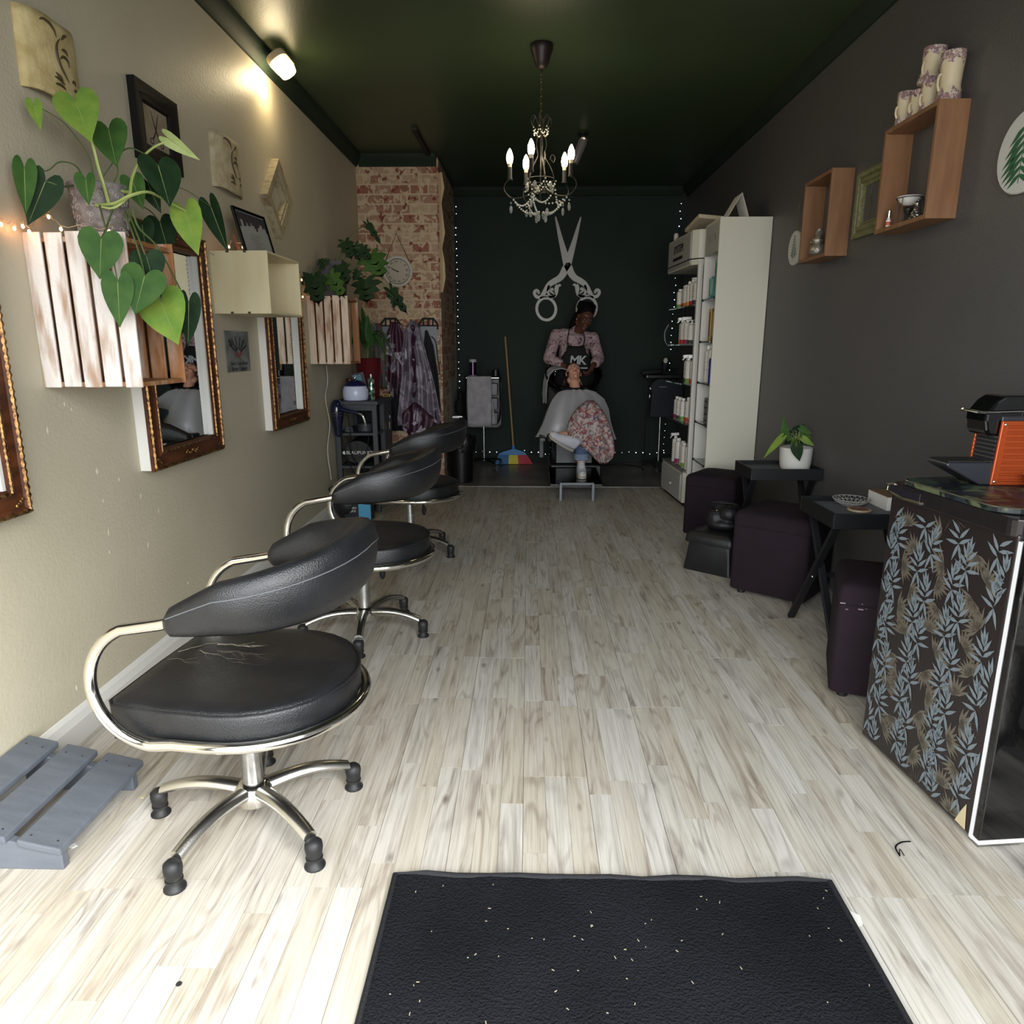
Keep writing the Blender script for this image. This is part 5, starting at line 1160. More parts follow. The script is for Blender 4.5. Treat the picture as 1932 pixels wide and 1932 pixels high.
for k in range(5):      # body wires
    a = k * 2 * PI / 5; d = Vector((math.cos(a), math.sin(a), 0))
    m.tube(spline([d * .012 + Vector((0, 0, zt - .05)), d * .03 + Vector((0, 0, zt - .12)), d * .022 + Vector((0, 0, zt - .18)), d * .055 + Vector((0, 0, zt - .24)), d * .075 + Vector((0, 0, zt - .30)), d * .065 + Vector((0, 0, zt - .345)), d * .01 + Vector((0, 0, zt - .37))], 6), .0019, 5)
    m.tube(spline([d * .05 + Vector((0, 0, zt - .2)), d * .062 + Vector((0, 0, zt - .175)), d * .078 + Vector((0, 0, zt - .19)), d * .07 + Vector((0, 0, zt - .215)), d * .058 + Vector((0, 0, zt - .20))], 5), .0015, 5)
m.cyl((0, 0, zt + .03), (0, 0, zt - .42), .0032, n=8)
for r_, z_ in ((.075, zt - .30), (.085, zt - .352)): m.tube([(r_ * math.cos(q), r_ * math.sin(q), z_) for q in [j * PI / 12 for j in range(24)]], .0018, 5, closed=True)
m.obj('wire_body', m_iron, t, smooth=True)
m_crys = M('crystal', (225, 228, 226), .03, spec=.8, trans=.75); m_pearl = M('crystal_bead', (220, 220, 206), .1, trans=.35)
m_bulb = M('lit_bulb', (255, 244, 224), .4, emit=(255, 226, 180), es=38); m_socket = M('ivory_socket', (206, 192, 160), .5)
AA = [R(172), R(118), R(252), R(38), R(-18)]; RB = .172
for k, a in enumerate(AA):
    d = Vector((math.cos(a), math.sin(a), 0)); zc_ = zt - .29
    if True:
        ar = MB().tube(spline([d * .03 + Vector((0, 0, zt - .35)), d * .09 + Vector((0, 0, zt - .385)), d * .16 + Vector((0, 0, zt - .39)), d * .200 + Vector((0, 0, zt - .355)), d * .202 + Vector((0, 0, zt - .325)), d * .185 + Vector((0, 0, zt - .302)), d * RB + Vector((0, 0, zt - .298))], 6), .0026, 6).obj('arm', m_iron, t, smooth=True)
    cd = MB().lathe([(.015, -.298), (.016, -.292), (.0125, -.288), (.0118, -.235), (.010, -.232)], (d.x * RB, d.y * RB, zt), 14).obj('candle_tube', m_blackm, ar, smooth=True)
    MB().lathe([(.0095, -.233), (.0115, -.222), (.0125, -.212)], (d.x * RB, d.y * RB, zt), 14).obj('socket', m_socket, ar, smooth=True)
    MB().lathe([(.0125, -.213), (.0165, -.200), (.0185, -.186), (.0165, -.168), (.010, -.150), (.004, -.139), (.001, -.136)], (d.x * RB, d.y * RB, zt), 14).obj('bulb', m_bulb, ar, smooth=True)
    MB().ell(tuple(d * .165 + Vector((0, 0, zt - .45))), (.009, .009, .022), 8, 6).ell(tuple(d * .165 + Vector((0, 0, zt - .415))), (.005, .005, .006), 6, 5).obj('crystal_drop', m_crys, ar)
def beads(p0, p1, sag, n, r=.0048):
    p0 = Vector(p0); p1 = Vector(p1)
    for i in range(n + 1):
        q = i / n; p = p0.lerp(p1, q) + Vector((0, 0, -sag * 4 * q * (1 - q))); bm_.ell(p, (r, r, r), 6, 5)
bm_ = MB()
for k in range(6):
    a = k * PI / 3 + .3; b = a + PI / 3
    beads((.042 * math.cos(a), .042 * math.sin(a), zt - .04), (.042 * math.cos(b), .042 * math.sin(b), zt - .04), .035, 7, .0042)
bm_.obj('crown_beads', m_pearl, t, smooth=True, kind='stuff')
bm_ = MB()
for k in range(5):
    a = AA[k]; b = AA[(k + 1) % 5] if k < 4 else AA[0]
    beads((.15 * math.cos(a), .15 * math.sin(a), zt - .40), (.02 * math.cos(a), .02 * math.sin(a), zt - .47), .030, 12, .0055)
    beads((.15 * math.cos(a), .15 * math.sin(a), zt - .40), (.085 * math.cos(b), .085 * math.sin(b), zt - .36), .045, 12, .0052)
for k in range(5):
    a = k * 2 * PI / 5; b = a + 2 * PI / 5
    beads((.085 * math.cos(a), .085 * math.sin(a), zt - .31), (.085 * math.cos(b), .085 * math.sin(b), zt - .31), .04, 9, .0048)
bm_.obj('bead_swags', m_pearl, t, smooth=True, kind='stuff')
for k in range(6):
    a = k * PI / 3 + .2; r_ = .055 if k % 2 else .03
    MB().ell((r_ * math.cos(a), r_ * math.sin(a), zt - (.475 if k % 2 else .50)), (.010, .010, .022), 8, 6).obj('crystal_drop', m_crys, t)
for k in range(5):
    a = k * 2 * PI / 5 + .5; MB().ell((.075 * math.cos(a), .075 * math.sin(a), zt - .34), (.011, .011, .022), 8, 6).obj('crystal_drop', m_crys, t)
l = bpy.data.lights.new('chandelier_light', 'POINT'); l.energy = 4.0; l.color = (1, .86, .62); l.shadow_soft_size = .12
lo = bpy.data.objects.new('chandelier_light', l); C.objects.link(lo); lo.location = (.062, 4.20, 2.26)

# ------------------------------------------------------------------ clock on the papered corner
t = T('wall_clock', 'round white clock with roman numerals hanging by a rope on the brick paper', 'clock', (-1.134, YBR, 1.874), 0)
m = MB(); m.X = Matrix.Rotation(R(90), 4, 'X'); m.lathe([(.126, .001), (.13, .006), (.13, .020), (.122, .026), (.108, .022), (.104, .012), (.001, .012)], n=48); m.obj('case', M('clock_white', (196, 192, 184), .5), t, smooth=True, angle=.5)
m = MB(); m.X = Matrix.Rotation(R(90), 4, 'X'); m.lathe([(.103, .0125), (.001, .0130)], n=48, caps=False); m.obj('dial', M('clock_dial', (176, 170, 154), .6), t)
m = MB(); m.tube([(.104 * math.cos(a), -.0145, .104 * math.sin(a)) for a in [k * PI / 24 for k in range(48)]], .002, 5, closed=True); m.obj('dial_ring', m_blackm, t)
for k, s in enumerate(['XII', 'I', 'II', 'III', 'IIII', 'V', 'VI', 'VII', 'VIII', 'IX', 'X', 'XI']):
    a = R(90 - 30 * k + 8); text('numeral', s, .026, m_blackm, t, (.082 * math.cos(a), -.0136, .082 * math.sin(a)), (R(90), 0, 0)).rotation_euler = Euler((R(90), -(a - PI / 2), 0), 'XYZ')
m = MB()
for ang, l_, w_ in ((R(151), .086, .004), (R(158), .055, .007)): m.bar((-.01 * math.cos(ang), -.0165, -.01 * math.sin(ang)), (l_ * math.cos(ang), -.0165, l_ * math.sin(ang)), .001, w_, up=(0, 1, 0)) if False else m.tube([(-.01 * math.cos(ang), -.0165, -.01 * math.sin(ang)), (l_ * math.cos(ang), -.0165, l_ * math.sin(ang))], [w_ * .5, w_ * .25], 6)
m.ell((0, -.0165, 0), (.006, .002, .006)); m.obj('hands', m_blackm, t)
MB().tube([(-.112, -.010, .07), (-.002, -.008, .305), (.108, -.010, .075)], .004, 6).ell((-.002, -.008, .308), (.006, .006, .006)).obj('hanging_rope', M('clock_rope', (120, 84, 60), .8), t, smooth=True)

# ------------------------------------------------------------------ scissors on the back wall
t = T('wall_scissors', 'giant pale flat scissors cut-out with scrolled handles on the dark green back wall', 'wall decoration', (0, YB, 0), 0)
pv = Vector((0.394,7.655,2.062)); 
def Q(x, y):   # photo-plan sketch of the cut-out, in its own plane (mm-like units of the drawing)
    return ((x - 790) * .000618 + pv.x, pv.z - (y - 865) * .000600)
hf = MB()
def pr(poly): hf.prism([Q(*p) for p in poly], -.020, -.008, 'y')
bl = [(583, 88), (600, 110), (690, 340), (795, 675), (860, 880), (880, 1000), (905, 1050), (950, 1095), (1060, 1140), (1130, 1195), (1190, 1290), (1240, 1360), (1260, 1410), (1190, 1370), (1140, 1310), (1060, 1200), (900, 1130), (840, 1060), (785, 978), (730, 860), (680, 650), (600, 280), (576, 110)]
blL = [(1580 - x, y) for x, y in bl]; blL = [(x + 10, y) for x, y in blL]
def ribbon(cx, w0, w1):
    p = spline([Vector((x, y, 0)) for x, y in cx], 6); K = len(p); L1 = []; L2 = []
    for i in range(K):
        a = p[max(0, i - 1)]; b = p[min(K - 1, i + 1)]; d = (b - a).normalized(); n_ = Vector((-d.y, d.x, 0)); w_ = w0 + (w1 - w0) * i / (K - 1)
        L1.append(p[i] + n_ * w_ / 2); L2.append(p[i] - n_ * w_ / 2)
    rg = []
    for i in range(K):
        A = Q(L1[i].x, L1[i].y); B = Q(L2[i].x, L2[i].y)
        rg.append([(A[0], -.020, A[1]), (B[0], -.020, B[1]), (B[0], -.008, B[1]), (A[0], -.008, A[1])])
    hf.rings(rg)
for mir in (0, 1):
    F = (lambda P_: [(1580 - x + 6, y + 8) for x, y in P_]) if mir else (lambda P_: P_)
    hf = MB()
    if not mir: pr([(1030, 88), (1046, 100), (1040, 130), (990, 330), (920, 620), (855, 850), (800, 960), (760, 1010), (700, 930), (722, 850), (745, 790), (790, 680), (880, 420), (960, 230), (1016, 110)]) if False else None
    # blade reaching up to the opposite side
    blade = [(583, 86), (596, 96), (640, 220), (720, 470), (795, 675), (850, 850), (852, 880), (800, 960), (785, 978), (740, 900), (722, 850), (690, 700), (640, 460), (600, 250), (576, 110)]
    pr(F(blade))
    # shank on this blade's other side: from the pivot down to the right
    ribbon(F([(775, 860), (825, 930), (862, 1010), (920, 1080), (1010, 1130), (1080, 1175), (1130, 1240), (1170, 1310), (1210, 1370)]), 130, 66)
    ribbon(F([(1210, 1370), (1250, 1395), (1300, 1385), (1335, 1340), (1330, 1295), (1295, 1280), (1268, 1310), (1285, 1330)]), 56, 46)
    # inner web, scroll and leaf
    ribbon(F([(1090, 1200), (1110, 1260), (1105, 1320), (1080, 1370), (1030, 1385), (985, 1350)]), 40, 40)
    ribbon(F([(1010, 1330), (1035, 1318), (1068, 1290), (1060, 1262), (1035, 1258), (1030, 1285)]), 24, 40)
    pr(F([(890, 1190), (915, 1172), (935, 1180), (952, 1196), (968, 1176), (985, 1195), (1002, 1240), (1000, 1290), (985, 1345), (1020, 1390), (1010, 1410), (960, 1370), (938, 1310), (930, 1240), (918, 1212), (896, 1215)]))
    pr(F([(985, 1345), (1060, 1370), (1140, 1360), (1200, 1370), (1250, 1400), (1245, 1425), (1180, 1400), (1110, 1395), (1040, 1420), (1000, 1400)]))
    # finger ring
    rg = []; cx, cy = (1135, 1590)
    for i in range(36):
        a = 2 * PI * i / 36; e1 = (152, 158); e2 = (198, 205); ti = .22
        def pt(e): 
            x = e[0] * 1.02 * math.cos(a); y = e[1] * math.sin(a); return (cx + x * math.cos(ti) * 1.0 + y * math.sin(ti) * .25, cy + y - x * .12)
        (ix, iy), = F([pt((138, 160))]); (ox, oy), = F([pt((186, 208))]); A = Q(ix, iy); B = Q(ox, oy)
        rg.append([(A[0], -.020, A[1]), (B[0], -.020, B[1]), (B[0], -.008, B[1]), (A[0], -.008, A[1])])
    hf.rings(rg, loop=True)
    o = hf.obj('scissor_blade', m_silver, t); o.location.y = .0025 * mir
m = MB(); c0 = Q(790, 865); m.cyl((c0[0], -.0225, c0[1]), (c0[0], -.008, c0[1]), .018, n=20); m.obj('pivot_screw', m_blackm, t, smooth=True, angle=.5)
m = MB(); m.cyl((c0[0], -.008, c0[1]), (c0[0], -.0, c0[1]), .015, n=12); m.obj('wall_spacer', m_blackm, t)

# ------------------------------------------------------------------ cool LED string around the back wall
t = T('led_string', 'cool white LED light string framing the dark green back wall', 'string lights', (0, 0, 0), 0)
m_cold = M('cool_led', (240, 244, 255), .4, emit=(225, 232, 255), es=3)
rn = random.Random(6); pts = []
for k in range(38): q = k / 37; pts.append(Vector((XBR + .035 + rn.uniform(-.006, .006) + .01 * q, YB - .03, 2.62 - q * 2.48)))
for k in range(30): q = k / 29; pts.append(Vector((XBR + .06 + q * 2.2, YB - .03, .115 + .02 * math.sin(k * .9) * (k % 3 == 0))))
for k in range(36): q = k / 35; pts.append(Vector((1.47 + rn.uniform(-.007, .007) + .06 * q, YB - .03, .14 + q * 2.5)))
MB().tube([p + Vector((0, .006, 0)) for p in pts], .0014, 4).obj('wire', m_blackm, t)
lb = MB().ell((0, 0, 0), (.0048, .0048, .0048), 8, 6).obj('bulb', m_cold, t, smooth=True); lb.location = pts[0]
for p in pts[1:]:
    if rn.random() < .93: o = lb.copy(); C.objects.link(o); o.parent = t; o.location = p; s = rn.uniform(.5, 1.15); o.scale = (s, s, s)

# ------------------------------------------------------------------ trolley with tools
t = T('tool_trolley', 'dark grey painted wooden trolley with shelves beside the papered corner', 'trolley', (-1.445, 5.26, 0), 0)
W, L_, H = .315, .58, .848
for x, y in ((0, 0), (W - .035, 0), (0, L_ - .035), (W - .035, L_ - .035), (W - .035, .27)): boxo('post', (x, y, 0, x + .035, y + .035, H - .028), m_troll, t, bevel=.002)
boxo('top_panel', (-.008, -.012, H - .028, W + .014, L_, H), m_troll, t, bevel=.003)
boxo('apron', (.035, .004, H - .07, W - .035, .02, H - .028), m_troll, t)
for z in (.59, .34, .06): boxo('shelf', (.004, .006, z, W - .006, L_ - .006, z + .02), m_troll, t, bevel=.002)
boxo('side_panel', (W - .012, .31, .08, W, L_ - .03, H - .03), m_troll, t); boxo('back_panel', (.01, L_ - .012, .08, W - .01, L_ - .004, H - .03), m_blackm, t)  # black back sheet is added to darken the view through the shelves
def on(name, label, cat, loc, rz=0): return T(name, label, cat, loc, rz)
tz = H + .0005
t = on('wax_heater', 'round white wax heater with navy lid and bright knob on the trolley', 'wax heater', (-1.300, 5.345, tz))
MB().lathe([(.078, 0), (.088, .004), (.096, .03), (.094, .075), (.084, .104), (.078, .108)], n=32).obj('body', M('glossy_white_plastic', (200, 206, 228), .2), t, smooth=True, angle=.6)
MB().lathe([(.082, .108), (.080, .114), (.05, .14), (.02, .15), (.001, .151)], n=32).obj('lid', M('navy_plastic', (26, 26, 70), .3), t, smooth=True)
MB().lathe([(.004, .150), (.010, .157), (.013, .166), (.010, .174), (.001, .177)], n=14).obj('knob', m_chrome, t, smooth=True)
t = on('red_pot_plant', 'arching strap-leaved plant in a tall dark red pot on the trolley', 'plant', (-1.255, 5.62, tz))
MB().lathe([(.072, 0), (.078, .006), (.100, .30), (.104, .305), (.098, .305), (.090, .27), (.001, .268)], n=32).obj('pot', M('oxblood_glaze', (84, 16, 24), .3), t, smooth=True, angle=.6)
m_ls = M('lily_leaf', (58, 92, 44), .4, c2=(44, 74, 36), nscale=(20, 20, 20), rnd=True)
def strap(pts, wd, mm, parent, up=(0, 0, 1)):
    p = spline(pts, 5); K = len(p); rg = []
    for i in range(K):
        q = i / (K - 1); a = p[max(0, i - 1)]; b = p[min(K - 1, i + 1)]; d = (b - a).normalized(); s = d.cross(Vector(up))
        s = s.normalized() if s.length > .05 else Vector((1, 0, 0)); n_ = s.cross(d); w_ = wd * (.12 if q < .35 else .12 + .88 * math.sin(PI * min(1, (q - .35) / .65)) ** .7)
        if q > .97: w_ = wd * .03
        rg.append([p[i] - s * w_ / 2 + n_ * w_ * .18, p[i], p[i] + s * w_ / 2 + n_ * w_ * .18])
    return MB().rings(rg, closed_u=False).obj('leaf', mm, parent, smooth=True, angle=2)
rn = random.Random(17)
TL = [(-.10, -.06, .34, .055), (-.07, -.10, .40, .05), (-.02, -.05, .42, .05), (.03, -.08, .36, .045), (.10, -.10, .24, .04), (.17, -.06, .20, .04), (.22, -.08, .05, .035), (.20, -.02, .13, .03), (.14, -.14, .10, .035), (-.11, -.12, .10, .05), (.06, -.12, .30, .03), (.12, .0, .22, .035), (.0, -.16, .16, .04), (.24, -.03, -.02, .03), (.18, -.14, .02, .03), (-.05, .02, .30, .04)]
for dx, dy, dz, w_ in TL:
    e = Vector((dx, dy, .27 + dz)); s = Vector((dx * .12, dy * .12, .27)); md = (s + e) / 2 + Vector((0, 0, .07 + .12 * (1 - dz / .42) * (abs(dx) > .1)))
    strap([s, (s * 2 + md) / 3 + Vector((0, 0, .05)), md, e], w_, m_ls, t)
t = on('spray_can', 'green and silver aerosol can on the trolley before the red pot', 'aerosol can', (-1.19, 5.40, tz))
MB().lathe([(.024, 0), (.026, .004), (.026, .15), (.02, .162), (.012, .165)], n=20).obj('can', M('green_foil', (56, 96, 72), .2, .7, c2=(190, 200, 190), nscale=(40, 40, 40), contrast=(.5, .55)), t, smooth=True)
MB().lathe([(.012, .165), (.013, .17), (.013, .19), (.006, .194)], n=14).obj('nozzle', m_steel, t, smooth=True)
t = on('clipper_box', 'dark carton with teal comb print leaning behind the wax heater', 'box', (-1.27, 5.52, tz), R(8))
m = MB(); m.X = Matrix.Rotation(R(-14), 4, 'Y'); m.box(-.05, -.02, 0, .045, .03, .20); m.obj('carton', M('plum_carton', (44, 30, 44), .5), t)
m = MB(); m.X = Matrix.Rotation(R(-14), 4, 'Y')
for k in range(6): m.box(-.035, -.0215, .10 + k * .015, .02, -.0203, .109 + k * .015)
m.box(-.04, -.0212, .09, -.012, -.0203, .19); m.obj('printed_comb', M('teal_print', (84, 160, 176), .5), t)
t = on('copper_tin', 'small dark tin with copper sides behind the wax heater', 'tin', (-1.38, 5.52, tz)); MB().lathe([(.03, 0), (.032, .004), (.032, .15), (.028, .155)], n=18).obj('body', M('copper_print', (110, 66, 52), .35, .5, c2=(40, 26, 28), nscale=(30, 30, 30)), t, smooth=True, angle=.5)
t = on('key_tag', 'yellow-edged black tag at the back corner of the trolley top', 'tag', (-1.145, 5.74, tz)); boxo('tag_body', (-.03, -.004, 0, .03, .004, .022), M('yellow_edge', (190, 150, 60), .5), t, bevel=.002); boxo('tag_print', (-.024, -.0048, .006, .024, -.0041, .016), m_blackm, t)
# hair dryer on the left post
t = on('hair_dryer', 'glossy navy hair dryer hanging nose down beside the grey trolley', 'hair dryer', (-1.405, 5.185, .60))
m_nv = M('navy_gloss', (20, 26, 52), .15, coat=.5)
MB().lathe([(.020, 0), (.026, .004), (.032, .05), (.046, .12), (.052, .17), (.050, .21), (.040, .245), (.024, .262), (.002, .266)], n=24, sx=.9).obj('body', m_nv, t, smooth=True)
for z, r_ in ((.150, .0505), (.170, .0525)): MB().tube([(r_ * .9 * math.cos(a), r_ * math.sin(a), z) for a in [k * PI / 14 for k in range(28)]], .0018, 5, closed=True).obj('silver_band', m_chrome, t, smooth=True)
MB().tube(spline([(.035, -.01, .20), (.08, -.015, .185), (.13, -.015, .175), (.165, -.015, .165)], 5), [.018 - .0004 * i for i in range(16)], 10).obj('handle', m_nv, t, smooth=True)
MB().tube(spline([(.165, -.015, .165), (.19, -.015, .15), (.205, -.015, .11), (.213, -.015, .07)], 5), .009, 8).obj('hose_grip', m_chrome, t, smooth=True)
t = on('hair_dryer', 'black second dryer hanging behind the navy one at the wall', 'hair dryer', (-1.40, 5.232, .585)); MB().lathe([(.016, 0), (.022, .01), (.03, .10), (.034, .2), (.02, .24)], (-.012, 0, 0), n=16, sy=.55).obj('body', m_blackm, t, smooth=True)
CORDS = []
for k, P_ in enumerate(([(-1.40, 5.24, .60), (-1.37, 5.245, .45), (-1.33, 5.242, .33), (-1.28, 5.24, .28), (-1.22, 5.235, .22)], [(-1.35, 5.243, .80), (-1.33, 5.243, .62), (-1.34, 5.243, .50), (-1.29, 5.24, .36), (-1.23, 5.235, .25)], [(-1.19, 5.243, .60), (-1.21, 5.243, .48), (-1.24, 5.24, .36), (-1.22, 5.235, .25)])):
    CORDS.append(P_)
t = on('coiled_cord', 'coiled grey cord on the upper trolley shelf', 'cord', (-1.36, 5.33, .6105)); m = MB()
for k in range(5): m.tube([(.03 * math.cos(a) * (1 - .05 * k), .02 * math.sin(a), .006 + k * .007 + .003 * math.sin(a * 2 + k)) for a in [j * PI / 8 for j in range(16)]], .0035, 5, closed=True)
m.obj('coil', M('grey_cord', (96, 100, 108), .5), t, smooth=True)
t = on('dryer_motor', 'dark grey round appliance base on the upper trolley shelf', 'appliance', (-1.25, 5.40, .6105)); MB().lathe([(.058, 0), (.062, .006), (.060, .055), (.054, .062), (.001, .063)], n=24).obj('body', m_troll, t, smooth=True, angle=.6)
t = on('gym_bag', 'black barrel bag with white lettering on the lower trolley shelf', 'bag', (-1.29, 5.55, .3605))
m = MB(); m.X = Matrix.Rotation(R(90), 4, 'X'); rg = []
for i in range(11):
    q = i / 10; s = .86 + .14 * math.sin(q * PI); rg.append([((.115 + .004 * math.sin(j * 2.1)) * s * math.cos(j * PI / 10) * 1.03, .102 + (.100) * s * math.sin(j * PI / 10), -.27 + q * .54) for j in range(20)])
m.rings(rg).obj('body', M('black_nylon', (18, 18, 20), .55, bump=.4, bscale=40), t, smooth=True)
text('lettering', 'BLAUPUNKT', .036, M('white_print', (220, 220, 216), .6), t, (.018, -.286, .10), (R(90), 0, 0))
m = MB(); m.cyl((-.098, -.284, .10), (-.098, -.287, .10), .013, n=18); m.obj('emblem', MATS['white_print'], t)
t = on('black_bag', 'slumped black leather bag on the floor in front of the trolley', 'bag', (-1.34, 5.09, 0)); m = MB(); rg = []
for i in range(10):
    q = i / 9; s = math.sin(PI * (.12 + .80 * q)) ** .6; rg.append([((.105 * s + .006 * math.sin(j * 2 + i)) * math.cos(j * PI / 10), (.10 * s) * math.sin(j * PI / 10), q * .245) for j in range(20)])
m.rings(rg).obj('body', m_leather, t, smooth=True)
MB().tube(spline([(-.08, -.06, .17), (-.1, -.10, .24), (-.02, -.11, .27), (.05, -.08, .24)], 5), .005, 6).obj('handle', m_blackm, t, smooth=True)
t = on('glove_box', 'black and sky blue carton on the floor under the trolley', 'box', (-1.245, 5.06, 0)); boxo('carton', (-.10, -.05, 0, .10, .05, .13), M('black_carton', (20, 24, 32), .4), t, bevel=.001); boxo('blue_panel', (.005, -.0512, .005, .095, -.0502, .125), M('sky_blue_print', (84, 164, 204), .4), t)
text('lettering', 'Classic\nBLAX', .026, MATS['white_print'], t, (-.045, -.0512, .08), (R(90), 0, 0))
t = on('key_ring', 'bunch of keys hanging from a hook on the trolley side', 'keys', (-1.145 + .018, 5.66, .62))
MB().tube(spline([(0, 0, .115), (.004, 0, .08), (.012, 0, .06), (.018, 0, .07), (.016, 0, .085)], 5), .002, 5).obj('hook', m_steel, t, smooth=True)
MB().tube([(.012, .012 * math.cos(a), .045 + .012 * math.sin(a)) for a in [k * PI / 8 for k in range(16)]], .0018, 5, closed=True).obj('split_ring', m_chrome, t, smooth=True)
for k in range(3): boxo('key', (.010 + k * .003, -.006 + k * .004, -.02 - k * .006, .012 + k * .003, .006 + k * .004, .034), [m_chrome, M('brass_key', (190, 160, 90), .3, .9), m_nv][k], t)

for P_, nm in zip(CORDS, ('hair_dryer', 'hair_dryer.001', 'dryer_motor')):
    pa_ = bpy.data.objects[nm]; MB().tube([p - pa_.location for p in spline(P_, 6)], .0035, 5).obj('power_cord', m_blackm, pa_, smooth=True)

# ------------------------------------------------------------------ capes and aprons on the papered corner
def hang(name, label, cat, outline_rows, m, y, seed, amp=.02, nf=7, thick=.02, mats=None, split=None):
    """hanging cloth: rows of (z, x0, x1) from the top down"""
    t = T(name, label, cat, (0, y, 0), 0); rn = random.Random(seed); rg = []; NX = 34; ph = rn.uniform(0, 6)
    rows = []
    for (za, a0, a1), (zb, b0, b1) in zip(outline_rows[:-1], outline_rows[1:]):
        for k in range(5): q = k / 5; rows.append((za + (zb - za) * q, a0 + (b0 - a0) * q, a1 + (b1 - a1) * q))
    rows.append(outline_rows[-1])
    for i, (z, x0, x1) in enumerate(rows):
        q = i / (len(rows) - 1)
        rg.append([(x0 + (x1 - x0) * j / NX, -thick - amp * (.3 + .7 * q) * math.sin(j / NX * nf * PI * 2 + ph + .8 * math.sin(i * .35)) - amp * .5 * math.sin(j * .35 + i * .3), z) for j in range(NX + 1)])
    o = MB(); o.rings(rg, closed_u=False); o.obj('cloth', m, t, smooth=True, solid=.003, angle=3)
    return t, rg
m_cape = speckle('grey_satin_print', (104, 94, 108), [(140, 130, 146), (84, 76, 90)], 9, (.53, .57), .4); MATS['grey_satin_print'].node_tree.nodes['Principled BSDF'].inputs['Sheen Weight'].default_value = .2
m_capeB = speckle('burgundy_print', (58, 26, 44), [(168, 158, 172), (110, 98, 114)], 8, (.58, .61), .45)
ty = YBR
xs = lambda px, y: 0
t, rg = hang('salon_cape', 'large grey satin salon cape with tool print, hanging in long folds', 'cape', [(1.46, -1.03, -.985), (1.40, -1.07, -.95), (1.20, -1.11, -.90), (.95, -1.13, -.84), (.75, -1.155, -.80), (.62, -1.17, -.775), (.55, -1.17, -.80)], m_cape, ty - .05, 3, .016, 4)
hem = MB(); hr = []
for i, (z0, z1) in enumerate(((.70, .66), )): pass
HX_ = [(-1.12, .66), (-1.06, .72), (-1.0, .76), (-.93, .70), (-.86, .64), (-.80, .575)]; HB = [(-1.12, .52), (-1.06, .46), (-1.0, .41), (-.95, .39), (-.88, .46), (-.80, .56)]
pt1 = spline([Vector((x, 0, z)) for x, z in HX_], 5); pt2 = spline([Vector((x, 0, z)) for x, z in HB], 5)
hem.rings([[(a.x + (b.x - a.x) * q, -.05 - .012 * math.sin(i * .8 + q * 2), a.z + (b.z - a.z) * q) for i, (a, b) in enumerate(zip(pt1, pt2))] for q in (0, .25, .5, .75, 1)], closed_u=False); hem.obj('turned_hem', m_capeB, t, smooth=True, solid=.003, angle=3)
MB().tube(spline([(-1.01, -.03, 1.42), (-1.0, -.035, 1.35), (-1.01, -.04, 1.2), (-1.0, -.045, 1.0), (-1.015, -.045, .8)], 6), [.028 * abs(math.sin(i * .5 + .6)) + .012 for i in range(25)], 8, flat=.5).obj('gathered_collar', m_capeB, t, smooth=True)
hang('salon_cape', 'burgundy and white printed cape bunched left of the grey satin cape', 'cape', [(1.45, -1.20, -1.13), (1.36, -1.24, -1.08), (1.15, -1.26, -1.06), (.95, -1.27, -1.09), (.80, -1.24, -1.12)], m_capeB, ty - .03, 5, .014, 3)
hang('salon_cape', 'grey-green and red floral cloth hanging behind the strap-leaved plant', 'cape', [(1.44, -1.37, -1.30), (1.30, -1.40, -1.26), (1.0, -1.41, -1.25), (.88, -1.40, -1.26)], speckle('grey_floral', (84, 88, 86), [(120, 118, 112), (140, 50, 50)], 14, (.6, .64), .6), ty - .012, 8, .012, 3)
hang('black_apron', 'black apron hanging at the right edge of the papered corner', 'apron', [(1.38, -.905, -.885), (1.25, -.92, -.835), (1.0, -.90, -.80), (.75, -.86, -.785), (.5, -.845, -.785)], M('black_cotton', (16, 16, 19), .85), ty - .03, 9, .008, 2)
hang('black_apron', 'black cloth hanging low behind the trolley beside the burgundy cape', 'apron', [(1.0, -1.22, -1.12), (.8, -1.25, -1.13), (.5, -1.24, -1.12)], M('black_cotton'), ty - .025, 10, .006, 2)
def hanger(label, x0, x1, z, n):
    t = T('cape_hanger', label, 'hanger', ((x0 + x1) / 2, ty - .006, z), 0, 'black board hangers on the brick paper'); w_ = (x1 - x0) / 2
    m = MB(); 
    out = [(-w_, -.075), (-w_, -.03), (-w_ + .035, .015), (w_ - .035, .015), (w_, -.03), (w_, -.075)]
    m.tube([(x, 0, zz) for x, zz in out[0:6]], .009, 6).bar((-w_, 0, -.045), (w_, 0, -.045), .008, .012)
    for x in (-w_ * .5, 0, w_ * .5): m.bar((x, 0, -.045), (x, 0, .015), .014, .008, up=(0, 1, 0))
    m.obj('handle_frame', m_blackm, t, smooth=True, angle=.5)
    boxo('sheet', (-w_ + .004, -.002, -.34, w_ - .004, .002, -.05), M('grey_vinyl_sheet', (120, 124, 132), .4), t)
    return t
hanger('black board hanger with hand slots, left one beside the burgundy cape', -1.30, -1.13, 1.465, 1)
hanger('black board hanger with hand slots, at the right edge of the brick paper', -.965, -.80, 1.465, 2)
o = MB().tube(spline([(-.85, ty - .05, 1.33), (-.815, ty - .055, 1.28), (-.80, ty - .055, 1.15), (-.785, ty - .05, 1.02), (-.80, ty - .05, 1.0)], 6), .004, 5).obj('apron_strap', m_blackm, smooth=True); tag(o, 'thin black strap hanging over the edge of the papered corner', 'strap')
t = T('waste_bin', 'tall round black bin with a liner, behind the farthest salon chair', 'bin', (-.628, 6.545, 0), 0)
